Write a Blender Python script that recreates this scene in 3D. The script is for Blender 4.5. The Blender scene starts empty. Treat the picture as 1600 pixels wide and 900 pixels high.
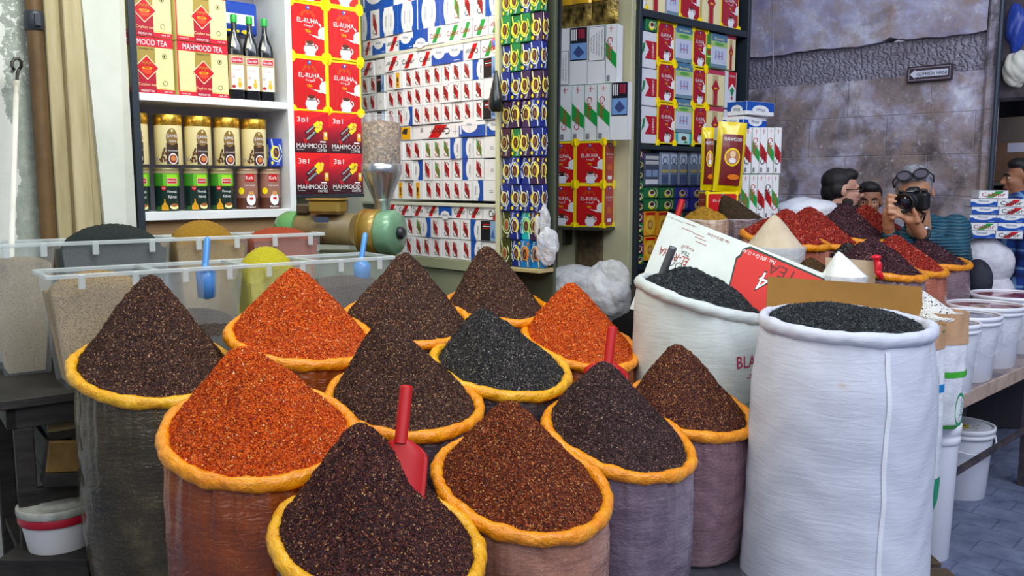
import bpy, math, random
import numpy as np
from mathutils import Matrix, Vector
random.seed(7); RNG = np.random.default_rng(7)
PI = math.pi
# ------------------------------------------------------------------ camera, world, lights
SC = bpy.context.scene
COL = SC.collection
FOC, TH, EYE = 1350.0, math.radians(6.97), 1.6
cam_d = bpy.data.cameras.new('camera'); cam = bpy.data.objects.new('camera', cam_d); COL.objects.link(cam)
cam_d.sensor_width = 36.0; cam_d.lens = FOC / 1600 * 36.0; cam_d.clip_start = .05; cam_d.clip_end = 200
cam.location = (0, 0, EYE); cam.rotation_euler = (PI/2 - TH, 0, 0)
SC.camera = cam
w = bpy.data.worlds.new('world'); SC.world = w; w.use_nodes = True
bg = w.node_tree.nodes['Background']; bg.inputs[0].default_value = (.74, .80, 1.0, 1); bg.inputs[1].default_value = 0.50

def area(name, loc, size, power, color, target):
    l = bpy.data.lights.new(name, 'AREA'); l.shape = 'RECTANGLE'; l.size, l.size_y = size
    l.energy = power; l.color = color
    o = bpy.data.objects.new(name, l); COL.objects.link(o); o.location = loc
    o.rotation_euler = (Vector(target) - Vector(loc)).to_track_quat('-Z', 'Y').to_euler()
    return o
area('street_daylight', (3.2, .6, 5.2), (4.0, 3.0), 330, (.80, .86, 1.0), (2.2, 4.5, .8))
area('front_daylight', (-.6, -1.4, 3.8), (4.0, 1.6), 95, (.96, .97, 1.0), (-.2, 3.2, .8))
area('shop_fluorescent_light', (-.7, 2.7, 3.35), (1.6, .5), 50, (.97, 1.0, .84), (-.5, 4.0, 1.3))
area('shop_inner_light', (-.75, 3.9, 3.1), (.9, .3), 16, (1.0, .98, .9), (-.4, 4.8, 1.9))
vs = SC.view_settings
vs.view_transform = 'Standard'; vs.look = 'None'; vs.exposure = -0.50; vs.gamma = 1; vs.use_curve_mapping = False

# ------------------------------------------------------------------ pixel and plane geometry
_c, _s = math.cos(TH), math.sin(TH)
def ray(u, v):
    a = -(v - 450) / FOC
    return Vector(((u - 800) / FOC, _c + a * _s, a * _c - _s))
def P(u, v, d):
    r = ray(u, v) * d
    return Vector((r.x, r.y, r.z + EYE))
def unit2(x, y):
    l = math.hypot(x, y); return (x / l, y / l)
class Plane:
    """vertical plane: origin (x,y), horizontal direction e; local x along e, y into it, z up"""
    def __init__(s, x, y, e): s.o = (x, y); s.e = unit2(*e)
    def hit(s, u, v):
        r = ray(u, v); n = (-s.e[1], s.e[0])
        t = (s.o[0]*n[0] + s.o[1]*n[1]) / (r.x*n[0] + r.y*n[1])
        return ((r.x*t - s.o[0])*s.e[0] + (r.y*t - s.o[1])*s.e[1], r.z*t + EYE)
    def mat(s, a, z, y=0.0, rot=0.0, tilt=0.0):
        e = s.e; n = (-e[1], e[0])
        m = Matrix(((e[0], n[0], 0, s.o[0] + a*e[0] + y*n[0]), (e[1], n[1], 0, s.o[1] + a*e[1] + y*n[1]), (0, 0, 1, z), (0, 0, 0, 1)))
        if rot: m = m @ Matrix.Rotation(rot, 4, 'Z')
        if tilt: m = m @ Matrix.Rotation(tilt, 4, 'Y')
        return m
EA, EB = unit2(1.054, 1), unit2(.984, -1)

# ------------------------------------------------------------------ materials
def lin(h):
    if isinstance(h, str):
        h = h.lstrip('#'); c = [int(h[i:i+2], 16)/255 for i in (0, 2, 4)]
    else: c = [x/255 for x in h]
    return tuple((x/12.92 if x <= .04045 else ((x+.055)/1.055)**2.4) for x in c) + (1.0,)
MATS = {}
class NT:
    def __init__(s, name):
        s.m = bpy.data.materials.new(name); s.m.use_nodes = True
        s.nt = s.m.node_tree; s.b = s.nt.nodes['Principled BSDF']; s.L = s.nt.links.new
    def n(s, t, **k):
        x = s.nt.nodes.new(t)
        for a, b in k.items():
            if a in x.inputs: x.inputs[a].default_value = b
            else: setattr(x, a, b)
        return x
    def coord(s, scale=(1, 1, 1)):
        t = s.n('ShaderNodeTexCoord'); m = s.n('ShaderNodeMapping'); m.inputs['Scale'].default_value = scale
        s.L(t.outputs['Object'], m.inputs[0]); return m.outputs[0]
    def noise(s, vec, scale, detail=4, rough=.55, dist=0):
        x = s.n('ShaderNodeTexNoise'); x.inputs['Scale'].default_value = scale; x.inputs['Detail'].default_value = detail
        x.inputs['Roughness'].default_value = rough; x.inputs['Distortion'].default_value = dist
        s.L(vec, x.inputs['Vector']); return x.outputs['Fac']
    def ramp(s, fac, stops, mode='LINEAR'):
        r = s.n('ShaderNodeValToRGB'); cr = r.color_ramp; cr.interpolation = mode
        while len(cr.elements) < len(stops): cr.elements.new(.5)
        for e, (p, c) in zip(cr.elements, stops):
            e.position = p; e.color = lin(c) if not (isinstance(c, tuple) and len(c) == 4) else c
        s.L(fac, r.inputs[0]); return r.outputs[0]
    def mix(s, fac, a, b, mode='MIX'):
        x = s.n('ShaderNodeMix'); x.data_type = 'RGBA'; x.blend_type = mode
        for sock, val in ((x.inputs[0], fac), (x.inputs[6], a), (x.inputs[7], b)):
            if hasattr(val, 'is_output'): s.L(val, sock)
            elif sock == x.inputs[0]: sock.default_value = val
            else: sock.default_value = lin(val)
        return x.outputs[2]
    def bump(s, h, strength=.3, dist=.01):
        x = s.n('ShaderNodeBump'); x.inputs['Strength'].default_value = strength; x.inputs['Distance'].default_value = dist
        s.L(h, x.inputs['Height']); s.L(x.outputs[0], s.b.inputs['Normal']); return x
    def math(s, op, a, b=0.0):
        x = s.n('ShaderNodeMath'); x.operation = op
        for i, v in enumerate((a, b)):
            if hasattr(v, 'is_output'): s.L(v, x.inputs[i])
            else: x.inputs[i].default_value = v
        return x.outputs[0]
    def set(s, **k):
        for a, b in k.items(): s.b.inputs[a.replace('_', ' ')].default_value = b
        return s
def mat(col, rough=.5, metal=0.0, coat=0.0, key=None, em=0):
    k = ('flat', col if isinstance(col, str) else tuple(col), rough, metal, coat, em)
    if k not in MATS:
        t = NT('paint_' + (col.strip('#') if isinstance(col, str) else 'mix'))
        t.set(Base_Color=lin(col), Roughness=rough, Metallic=metal)
        t.b.inputs['Coat Weight'].default_value = coat
        if em:
            t.b.inputs['Emission Color'].default_value = lin(col); t.b.inputs['Emission Strength'].default_value = em
        MATS[k] = t.m
    return MATS[k]
def mottled(name, c1, c2, scale=6, rough=.5, bump=.2, bscale=40, bdist=.004, stretch=(1, 1, 1), metal=0, coat=0, c3=None, lo=.35, hi=.65):
    if name in MATS: return MATS[name]
    t = NT(name); v = t.coord(stretch)
    st = [(lo, c1), (hi, c2)] + ([(min(1, hi + .12), c3)] if c3 else [])
    t.L(t.ramp(t.noise(v, scale, 6, .6), st), t.b.inputs['Base Color'])
    t.set(Roughness=rough, Metallic=metal); t.b.inputs['Coat Weight'].default_value = coat
    if bump: t.bump(t.noise(v, bscale, 5, .6), bump, bdist)
    MATS[name] = t.m; return t.m

# ------------------------------------------------------------------ mesh building
_txt = {}
def glyphs(s):
    if s in _txt: return _txt[s]
    cu = bpy.data.curves.new('t', 'FONT'); cu.body = s; cu.align_x = 'LEFT'; cu.resolution_u = 2
    ob = bpy.data.objects.new('t', cu); COL.objects.link(ob)
    dg = bpy.context.evaluated_depsgraph_get(); me = ob.evaluated_get(dg).to_mesh()
    v = [(p.co.x, p.co.y) for p in me.vertices]; f = [tuple(p.vertices) for p in me.polygons]
    ob.evaluated_get(dg).to_mesh_clear(); bpy.data.objects.remove(ob); bpy.data.curves.remove(cu)
    if v:
        a = np.array(v); lo, hi = a.min(0), a.max(0); v = ((a - (lo+hi)/2)).tolist(); size = (hi - lo).tolist()
    else: size = (1, 1)
    _txt[s] = (v, f, size); return _txt[s]

class MB:
    def __init__(s, eps=.0007):
        s.v, s.f, s.m, s.sm, s.mats = [], [], [], [], []
        s.T = Matrix.Identity(4); s.warp = None; s.eps = eps
    def mi(s, m):
        if m not in s.mats: s.mats.append(m)
        return s.mats.index(m)
    def add(s, vs_, fs, m, smooth=False):
        o = len(s.v); k = s.mi(m); T = s.T
        for p in vs_:
            q = T @ Vector(p)
            if s.warp: q = Vector(s.warp(q))
            s.v.append(q[:])
        for f in fs: s.f.append(tuple(i + o for i in f)); s.m.append(k); s.sm.append(smooth)
    def box(s, x0, y0, z0, x1, y1, z1, m, b=0.0):
        if b <= 0:
            vs_ = [(x, y, z) for x in (x0, x1) for y in (y0, y1) for z in (z0, z1)]
            s.add(vs_, [(0, 1, 3, 2), (4, 6, 7, 5), (0, 4, 5, 1), (2, 3, 7, 6), (0, 2, 6, 4), (1, 5, 7, 3)], m); return
        c = ((x0+x1)/2, (y0+y1)/2, (z0+z1)/2); h = (abs(x1-x0)/2, abs(y1-y0)/2, abs(z1-z0)/2)
        b = min(b, min(h)*.9); vs_, idx = [], {}
        for ix in (-1, 1):
            for iy in (-1, 1):
                for iz in (-1, 1):
                    for ax in range(3):
                        p = [c[0]+ix*(h[0]-b), c[1]+iy*(h[1]-b), c[2]+iz*(h[2]-b)]
                        p[ax] += (ix, iy, iz)[ax]*b
                        idx[(ix, iy, iz, ax)] = len(vs_); vs_.append(tuple(p))
        fs = []
        for ax in range(3):
            o = [a for a in range(3) if a != ax]
            for sg in (-1, 1):
                q = []
                for (p1, p2) in ((-1, -1), (1, -1), (1, 1), (-1, 1)):
                    k = [0, 0, 0]; k[ax] = sg; k[o[0]] = p1; k[o[1]] = p2; q.append(idx[tuple(k)+(ax,)])
                fs.append(tuple(q))
        for ax in range(3):          # edges along ax
            o = [a for a in range(3) if a != ax]
            for p1 in (-1, 1):
                for p2 in (-1, 1):
                    q = []
                    for (e, a) in ((-1, o[0]), (1, o[0]), (1, o[1]), (-1, o[1])):
                        k = [0, 0, 0]; k[ax] = e; k[o[0]] = p1; k[o[1]] = p2; q.append(idx[tuple(k)+(a,)])
                    fs.append(tuple(q))
        for ix in (-1, 1):
            for iy in (-1, 1):
                for iz in (-1, 1): fs.append(tuple(idx[(ix, iy, iz, a)] for a in range(3)))
        s.add(vs_, fs, m)
    def lathe(s, prof, m, n=32, cx=0, cy=0, sx=1, sy=1, smooth=True, cap=(True, True)):
        vs_, fs = [], []
        for (r, z) in prof:
            for i in range(n):
                a = 2*PI*i/n; vs_.append((cx + r*sx*math.cos(a), cy + r*sy*math.sin(a), z))
        for j in range(len(prof)-1):
            for i in range(n):
                k = (i+1) % n; fs.append((j*n+i, j*n+k, (j+1)*n+k, (j+1)*n+i))
        s.add(vs_, fs, m, smooth)
        for ci, (on, j) in enumerate(((cap[0], 0), (cap[1], len(prof)-1))):
            if on and prof[j][0] > 1e-4:
                r, z = prof[j]
                s.add([(cx + r*sx*math.cos(2*PI*i/n), cy + r*sy*math.sin(2*PI*i/n), z) for i in range(n)], [tuple(range(n))], m)
    def tube(s, pts, r, m, n=10, cap=True, smooth=True):
        pts = [Vector(p) for p in pts]; rs = r if isinstance(r, (list, tuple)) else [r]*len(pts)
        vs_, fs = [], []; up = None
        for i, p in enumerate(pts):
            t = (pts[min(i+1, len(pts)-1)] - pts[max(i-1, 0)]).normalized()
            if up is None: up = Vector((0, 0, 1)) if abs(t.z) < .9 else Vector((1, 0, 0))
            a = t.cross(up).normalized(); b = a.cross(t).normalized(); up = b
            for k in range(n):
                an = 2*PI*k/n; vs_.append((p + (a*math.cos(an) + b*math.sin(an))*rs[i])[:])
        for j in range(len(pts)-1):
            for i in range(n):
                k = (i+1) % n; fs.append((j*n+i, j*n+k, (j+1)*n+k, (j+1)*n+i))
        if cap: fs.append(tuple(range(n))); fs.append(tuple(range((len(pts)-1)*n, len(pts)*n)))
        s.add(vs_, fs, m, smooth)
    def ball(s, c, r, m, n=16, k=10):
        rx, ry, rz = r if isinstance(r, (list, tuple)) else (r, r, r)
        vs_, fs = [], []
        for j in range(1, k):
            p = PI*j/k
            for i in range(n):
                a = 2*PI*i/n; vs_.append((c[0]+rx*math.sin(p)*math.cos(a), c[1]+ry*math.sin(p)*math.sin(a), c[2]+rz*math.cos(p)))
        vs_ += [(c[0], c[1], c[2]+rz), (c[0], c[1], c[2]-rz)]; T_, B_ = len(vs_)-2, len(vs_)-1
        for j in range(k-2):
            for i in range(n):
                q = (i+1) % n; fs.append((j*n+i, j*n+q, (j+1)*n+q, (j+1)*n+i))
        for i in range(n): q = (i+1) % n; fs.append((T_, q, i)); fs.append((B_, (k-2)*n+i, (k-2)*n+q))
        s.add(vs_, fs, m, True)
    # ---- artwork on the local XZ front plane (y = -layer*eps)
    def pl(s, pts, m, l=1): s.add([(x, -l*s.eps, z) for x, z in pts], [tuple(range(len(pts)))], m)
    def rc(s, x0, z0, x1, z1, m, l=1, n=1):
        y = -l*s.eps; vs_ = []
        for i in range(n+1):
            x = x0 + (x1-x0)*i/n; vs_ += [(x, y, z0), (x, y, z1)]
        s.add(vs_, [(2*i, 2*i+2, 2*i+3, 2*i+1) for i in range(n)], m)
    def el(s, cx, cz, rx, rz, m, l=1, n=18):
        y = -l*s.eps
        s.add([(cx, y, cz)] + [(cx+rx*math.cos(2*PI*i/n), y, cz+rz*math.sin(2*PI*i/n)) for i in range(n)],
              [(0, i+1, (i+1) % n+1) for i in range(n)], m)
    def arc(s, cx, cz, r0, r1, a0, a1, m, l=1, n=12, sz=1):
        y = -l*s.eps; vs_ = []
        for i in range(n+1):
            a = math.radians(a0 + (a1-a0)*i/n)
            vs_ += [(cx+r0*math.cos(a), y, cz+sz*r0*math.sin(a)), (cx+r1*math.cos(a), y, cz+sz*r1*math.sin(a))]
        s.add(vs_, [(2*i, 2*i+1, 2*i+3, 2*i+2) for i in range(n)], m)
    def tx(s, t, cx, cz, h, m, l=1, w=None, rot=0):
        v, f, (gw, gh) = glyphs(t); k = h/gh; kx = (w/gw) if w else k
        ca, sa = math.cos(math.radians(rot)), math.sin(math.radians(rot)); y = -l*s.eps
        s.add([(cx + x*kx*ca - z*k*sa, y, cz + x*kx*sa + z*k*ca) for x, z in v], f, m)
    def mesh(s, name):
        me = bpy.data.meshes.new(name); me.from_pydata(s.v, [], s.f)
        for m in s.mats: me.materials.append(m)
        me.polygons.foreach_set('material_index', s.m); me.polygons.foreach_set('use_smooth', s.sm); me.update()
        return me
    def obj(s, name, parent=None, **k): return link(name, s.mesh(name), parent, **k)

def link(name, me, parent=None, matrix=None, **k):
    o = bpy.data.objects.new(name, me); COL.objects.link(o)
    if parent is not None: o.parent = parent
    if matrix is not None: o.matrix_world = matrix
    tag(o, **k); return o
def tag(o, label=None, cat=None, group=None, kind=None):
    if label: o['label'] = label
    if cat: o['category'] = cat
    if group: o['group'] = group
    if kind: o['kind'] = kind
    return o
def empty(name, label, cat, group=None, matrix=None, loc=None):
    o = bpy.data.objects.new(name, None); COL.objects.link(o); o.empty_display_size = .1
    if matrix is not None: o.matrix_world = matrix
    if loc is not None: o.location = loc
    return tag(o, label, cat, group)
def child(name, me, parent, label=None):
    """mesh given in world space or in parent-local space: parent-local"""
    o = bpy.data.objects.new(name, me); COL.objects.link(o); o.parent = parent
    if label: o['label'] = label
    return o
def recenter(me, origin):
    n = len(me.vertices); a = np.empty(n*3, np.float32); me.vertices.foreach_get('co', a)
    a = a.reshape(-1, 3) - np.array(origin, np.float32); me.vertices.foreach_set('co', a.ravel()); me.update(); return me
def wchild(name, mb, root, label=None):
    """part built in world coordinates under a root that is only translated"""
    return child(name, recenter(mb.mesh(name) if isinstance(mb, MB) else mb, root.location), root, label)
def wobj(name, mb, origin, **k):
    me = recenter(mb.mesh(name) if isinstance(mb, MB) else mb, origin)
    o = link(name, me, **k); o.location = origin; return o
def fast_mesh(name, V, F, mats, mi=None, smooth=False):
    me = bpy.data.meshes.new(name); V = np.asarray(V, np.float32); F = np.asarray(F, np.int32)
    me.vertices.add(len(V)); me.vertices.foreach_set('co', V.ravel())
    k = F.shape[1]; me.loops.add(F.size); me.loops.foreach_set('vertex_index', F.ravel())
    me.polygons.add(len(F)); me.polygons.foreach_set('loop_start', np.arange(0, F.size, k, dtype=np.int32))
    try: me.polygons.foreach_set('loop_total', np.full(len(F), k, np.int32))
    except Exception: pass
    for m in mats: me.materials.append(m)
    if mi is not None: me.polygons.foreach_set('material_index', np.asarray(mi, np.int32))
    if smooth is not False: me.polygons.foreach_set('use_smooth', np.full(len(F), True) if smooth is True else smooth)
    me.update(calc_edges=True); me.validate(); return me
ORD = ['first', 'second', 'third', 'fourth', 'fifth', 'sixth', 'seventh', 'eighth', 'ninth', 'tenth', 'eleventh', 'twelfth']

def slab(pts, th, m, mb=None):
    """thick panel from 4 world corners (front face), thickness away from the camera"""
    mb = mb or MB(); p = [Vector(q) for q in pts]
    n = (p[1]-p[0]).cross(p[3]-p[0]).normalized()
    if n.dot(p[0] - Vector((0, 0, EYE))) < 0: n = -n
    q = [a + n*th for a in p]
    mb.add([a[:] for a in p+q], [(0, 1, 2, 3), (7, 6, 5, 4), (0, 4, 5, 1), (1, 5, 6, 2), (2, 6, 7, 3), (3, 7, 4, 0)], m)
    return mb

# ------------------------------------------------------------------ colours used by packaging
WHT = mat('#f2f3f4', .35, coat=.15); RED = mat('#cc0a14', .35, coat=.3); GRN = mat('#12a040', .4); BLU = mat('#0d52b4', .35, coat=.2)
BLK = mat('#151515', .5); YEL = mat('#ffe400', .35, coat=.3); GOLD = mat('#e8b020', .4); CREAM = mat('#f4e9a0', .4, coat=.2)
INK = mat('#2a2a30', .6); DRED = mat('#b00f2a', .35, coat=.3); OLV = mat('#a08a2c', .4); BRN = mat('#5a2a12', .5)
PALE = mat('#e6ecf4', .35); NAVY = mat('#16267c', .35, coat=.2); PURP = mat('#3b1a4a', .35, coat=.2); TEAL = mat('#19b0b0', .35)
KRAFT_RED = mat('#e01818', .5); ORG = mat('#f08018', .4)
# ------------------------------------------------------------------ setting
def stone_floor():
    t = NT('street_paving'); v = t.coord((1, 1, 1))
    b = t.n('ShaderNodeTexBrick'); b.inputs['Scale'].default_value = 1.0; b.inputs['Brick Width'].default_value = .26
    b.inputs['Row Height'].default_value = .16; b.inputs['Mortar Size'].default_value = .006; b.inputs['Mortar Smooth'].default_value = .4
    b.inputs['Color1'].default_value = lin('#6d7690'); b.inputs['Color2'].default_value = lin('#59617a'); b.inputs['Mortar'].default_value = lin('#3c4257')
    mp = t.n('ShaderNodeMapping'); mp.inputs['Rotation'].default_value = (0, 0, .76); t.L(v, mp.inputs[0]); t.L(mp.outputs[0], b.inputs['Vector'])
    ns = t.noise(v, 7, 6, .7)
    c = t.mix(.55, b.outputs['Color'], t.ramp(ns, [(.3, '#3f4864'), (.7, '#8d97b0')]), 'MIX')
    t.L(c, t.b.inputs['Base Color']); t.set(Roughness=.55)
    t.bump(t.math('ADD', t.math('MULTIPLY', b.outputs['Fac'], -.6), t.math('MULTIPLY', t.noise(v, 30, 5), .5)), .4, .01)
    return t.m
mb = MB(); mb.box(-8, -3, -.1, 12, 16, 0, stone_floor()); mb.obj('floor', kind='structure')

def blotchy_stone(blocks=True, cols=('#5c5052', '#93868a', '#b8b2ca', '#e6e8fa')):
    t = NT('blotched_wall_stone'); v = t.coord()  # noise blotches in brown, grey and bluish lilac tones
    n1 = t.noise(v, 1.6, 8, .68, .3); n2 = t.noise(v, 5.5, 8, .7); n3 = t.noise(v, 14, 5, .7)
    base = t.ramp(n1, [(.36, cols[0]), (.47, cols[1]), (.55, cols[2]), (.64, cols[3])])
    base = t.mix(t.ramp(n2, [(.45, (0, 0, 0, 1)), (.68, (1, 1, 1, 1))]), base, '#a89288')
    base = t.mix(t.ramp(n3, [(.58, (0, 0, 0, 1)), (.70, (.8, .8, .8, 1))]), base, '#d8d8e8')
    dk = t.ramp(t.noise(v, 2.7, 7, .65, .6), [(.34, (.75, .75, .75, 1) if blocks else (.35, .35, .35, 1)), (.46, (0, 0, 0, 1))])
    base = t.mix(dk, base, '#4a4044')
    if blocks:
        mp = t.n('ShaderNodeMapping'); mp.inputs['Rotation'].default_value = (PI/2, 0, 0); t.L(v, mp.inputs[0])
        b = t.n('ShaderNodeTexBrick'); b.inputs['Scale'].default_value = 1; b.inputs['Brick Width'].default_value = .62
        b.inputs['Row Height'].default_value = .30; b.inputs['Mortar Size'].default_value = .006; b.inputs['Mortar Smooth'].default_value = .8
        t.L(mp.outputs[0], b.inputs['Vector'])
        base = t.mix(t.math('MULTIPLY', t.math('MULTIPLY', b.outputs['Fac'], .9), n2), base, '#a79a98')
        t.bump(t.math('ADD', t.math('MULTIPLY', b.outputs['Fac'], -.5), n2), .5, .03)
    else: t.bump(n2, .5, .02)
    t.L(base, t.b.inputs['Base Color']); t.set(Roughness=.8)
    return t.m
def carved_stone():
    t = NT('rough_tooled_stone'); v = t.coord((1, 1, 1.8))
    wv = t.n('ShaderNodeTexWave'); wv.inputs['Scale'].default_value = 7; wv.inputs['Distortion'].default_value = 9; wv.inputs['Detail'].default_value = 3; wv.inputs['Detail Scale'].default_value = 2.2
    t.L(v, wv.inputs['Vector']); n = t.noise(v, 3, 5)
    c = t.ramp(n, [(.3, '#8a8290'), (.7, '#b2b0c4')])
    t.L(t.mix(t.math('MULTIPLY', wv.outputs['Fac'], .35), c, '#6c6472'), t.b.inputs['Base Color']); t.set(Roughness=.8)
    t.bump(wv.outputs['Fac'], .8, .02); return t.m
SW = Plane(3.27, 6.2, EB)
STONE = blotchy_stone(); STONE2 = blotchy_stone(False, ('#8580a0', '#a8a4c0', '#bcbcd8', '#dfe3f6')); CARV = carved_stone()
mb = MB()
mb.box(-4.2, 0, 0, .05, .12, 2.38, STONE)
mb.box(-4.2, .012, 2.38, .05, .12, 2.64, CARV)
# plaster slab of the upper wall stands proud and has a ragged lower edge
pts = []
N = 70
for i in range(N+1):
    s_ = -4.2 + 4.25*i/N; pts.append((s_, 2.64 + .006*math.sin(s_*9) + .004*math.sin(s_*31) + (.03*math.exp(-((s_+.62)/.05)**2))))
V_ = []; F_ = []
for s_, z_ in pts: V_ += [(s_, -.035, z_), (s_, -.035, 4.2), (s_, .12, z_), (s_, .12, 4.2)]
for i in range(N):
    a = 4*i; b = a+4; F_ += [(a, b, b+1, a+1), (a, a+2, b+2, b), (a+2, a+3, b+3, b+2)]
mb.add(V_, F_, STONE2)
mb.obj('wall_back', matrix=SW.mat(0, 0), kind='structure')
# corner column at the right end of the stone wall
mb = MB()
mb.box(.05, -.04, 0, .12, .12, 4.2, STONE, .02)
mb.box(.12, .02, 2.16, .32, .12, 4.2, mottled('dark_stone', '#2e2a30', '#5a525a', 5, .85, .4, 20, .01), .02)
mb.obj('trim_1', matrix=SW.mat(0, 0), kind='structure')
# small street stretch beyond, right
mb = MB(); mb.box(-1.0, 1.6, 0, 4, 1.9, 4.2, mottled('far_wall', '#6c6a78', '#9a98a6', 2, .8, .3, 15, .01)); mb.obj('wall_right', matrix=SW.mat(0, 0), kind='structure')

# ---- shop wall left
K = 1.054
SH = Plane(-1.699, 3.9, EA)
def sz(s_, z_): return s_*K, 1.6 + (z_-1.6)*K
def plaster():
    t = NT('peeling_plaster'); v = t.coord(); n = t.noise(v, 3.2, 7, .65); nf = t.noise(v, 26, 6, .7)
    sx = t.n('ShaderNodeSeparateXYZ'); t.L(v, sx.inputs[0])
    # exposed cement band between two ragged edges
    x = t.math('ADD', sx.outputs[0], t.math('MULTIPLY', t.math('SUBTRACT', n, .5), .26))
    left = t.math('GREATER_THAN', x, -.475); right = t.math('LESS_THAN', x, -.345)
    band = t.math('MULTIPLY', left, right)
    cement = t.ramp(nf, [(.3, '#8b9186'), (.6, '#a8b0a2'), (.8, '#c4cabc')])
    spots = t.ramp(t.noise(v, 45, 6, .75), [(.52, (0, 0, 0, 1)), (.6, (1, 1, 1, 1))])
    up = t.ramp(t.math('MULTIPLY', t.math('ADD', sx.outputs[2], -1.9), 2.0), [(.0, (0, 0, 0, 1)), (.35, (1, 1, 1, 1))])
    cement = t.mix(t.math('MULTIPLY', spots, up), cement, '#eef0ea')
    paint = t.ramp(n, [(.3, '#d9dbd0'), (.7, '#e9eae0')])
    t.L(t.mix(band, paint, cement), t.b.inputs['Base Color']); t.set(Roughness=.8)
    t.bump(t.math('ADD', t.math('MULTIPLY', band, -.7), nf), .35, .008); return t.m
mb = MB(); mb.box(-3.0, .0, 0, -.06, .3, 3.3, plaster()); mb.obj('wall_left', matrix=SH.mat(0, 0), kind='structure')
WOODW = mottled('weathered_cream_wood', '#a3946a', '#c4b68c', 3, .6, .35, 18, .006, (6, 6, .6), c3='#6b5430')
mb = MB()
mb.box(-.335, -.05, 0, -.275, .0, 3.3, WOODW, .004); mb.box(-.275, -.09, 0, -.20, .0, 3.3, WOODW, .004); mb.box(-.20, -.075, 0, -.165, 0, 3.3, WOODW, .004)
mb.obj('trim_2', matrix=SH.mat(0, 0), kind='structure')
# white upright board between door frame and shelf (leans a little)
mb = MB(); WPAINT = mottled('scuffed_white_paint', '#cdd3c6', '#dde0d6', 4, .45, .08, 30, .002)
vs_ = [(-.175, -.03, 0), (.0, -.03, 0), (-.02, -.03, 3.3), (-.285, -.03, 3.3)]
vs_ = [(-.10, -.10, 0), (.0, -.03, 0), (-.01, -.03, 3.3), (-.245, -.10, 3.3)]
q = [(a, b+.10 if i in (0, 3) else b+.06, c) for i, (a, b, c) in enumerate(vs_)]
mb.add(vs_+q, [(0, 1, 2, 3), (4, 7, 6, 5), (0, 3, 7, 4), (1, 5, 6, 2), (0, 4, 5, 1), (3, 2, 6, 7)], WPAINT)
mb.obj('trim_3', matrix=SH.mat(0, 0), kind='structure')
# rusty pipe with collar
RUST = mottled('rusty_pipe_paint', '#4a3a28', '#7a5c34', 5, .55, .3, 30, .003, (1, 1, .5), c3='#a8823e', metal=.2)
root = empty('standpipe', 'rusty brown vertical pipe with a dark clamp on the peeling left wall', 'pipe', matrix=SH.mat(-.375, 0, -.055))
mb = MB(); mb.lathe([(.030, .0), (.030, 3.2)], RUST, 20); child('pipe', mb.mesh('pipe'), root)
mb = MB(); mb.lathe([(.034, 2.21), (.038, 2.215), (.038, 2.28), (.034, 2.285)], mat('#3c4046', .45, .5), 20); mb.box(-.01, -.05, 2.225, .01, -.035, 2.27, mat('#3c4046', .45, .5)); child('pipe_clamp', mb.mesh('clamp'), root, 'dark grey clamp')
# hooked pole
root = empty('shutter_pole', 'flaking white wooden pole with a bent iron hook leaning on the left wall', 'pole', loc=P(14, 520, 3.35))
a, b = P(14, 520, 3.35), P(26, 126, 3.42)
mb = MB(); mb.tube([a, b], [.011, .010], mottled('flaking_white', '#efefe6', '#d7d4c4', 10, .6, .4, 50, .003, (1, 1, .3), c3='#5d4a30', hi=.6), 10); wchild('shaft', mb, root)
mb = MB(); hk = [P(26, 128, 3.42), P(28, 112, 3.42)] + [P(26 + 8*math.sin(t_), 100 - 9*math.cos(t_), 3.42 + .01*t_) for t_ in [2.6, 2.0, 1.2, .4, -.4, -1.2, -2.0, -2.6]] + [P(19, 112, 3.45)]
mb.tube(hk, .0065, mat('#4a4844', .45, .6), 8); wchild('hook', mb, root, 'dark iron hook')
# hanging chain & wire beside the pipe
mb = MB(); IR = mat('#5a5a56', .4, .7)
for i in range(7):
    c0 = P(90 - i*2.0, 2 + i*9, 3.62); ax = (Vector((1, 0, 0)) if i % 2 else Vector((.3, .9, 0)))
    mb.tube([c0 + ax*.011*math.cos(t_) + Vector((0, 0, .02*math.sin(t_))) for t_ in [k*PI/5 for k in range(11)]], .003, IR, 6)
mb.tube([P(66, 45, 3.62), P(80, 52, 3.61), P(96, 72, 3.6)], .003, IR, 6)
wobj('hanging_chain', mb, P(84, 30, 3.62), label='short iron chain with a wire hanging on the wall left of the rusty pipe', cat='chain')

# ---- left shelf unit
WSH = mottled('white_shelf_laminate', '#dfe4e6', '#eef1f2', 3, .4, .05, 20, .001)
unit = empty('shelf_unit', 'white laminate wall shelf holding tea boxes, bottles and coffee tins', 'shelf', matrix=SH.mat(0, 0))
def part_box(name, root, args, m, label=None, b=.002):
    mb = MB(); mb.box(*args, m, b); return child(name, mb.mesh(name), root, label)
s0, z1 = sz(0, 1.978); _, z2 = sz(0, 1.473); sR, _ = sz(.737, 0); sR2, _ = sz(.768, 0)
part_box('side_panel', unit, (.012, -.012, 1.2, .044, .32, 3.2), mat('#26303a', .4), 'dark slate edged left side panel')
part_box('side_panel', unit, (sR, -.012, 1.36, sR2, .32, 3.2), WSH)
part_box('shelf_board', unit, (.044, -.008, z1-.034, sR, .32, z1), WSH)
part_box('shelf_board', unit, (.044, -.008, z2-.04, sR, .32, z2), WSH)
part_box('shelf_board', unit, (.044, -.008, 2.66, sR, .32, 2.69), WSH)
part_box('back_panel', unit, (.0, .32, 1.2, sR2, .335, 3.2), mat('#b9b4c2', .5))
part_box('plinth_board', unit, (.044, .03, 1.2, sR, .05, z2-.04), mottled('brown_board', '#8a6a45', '#a3855c', 4, .6, .1, 20, .003), 'bare brown board below the shelves')
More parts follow.
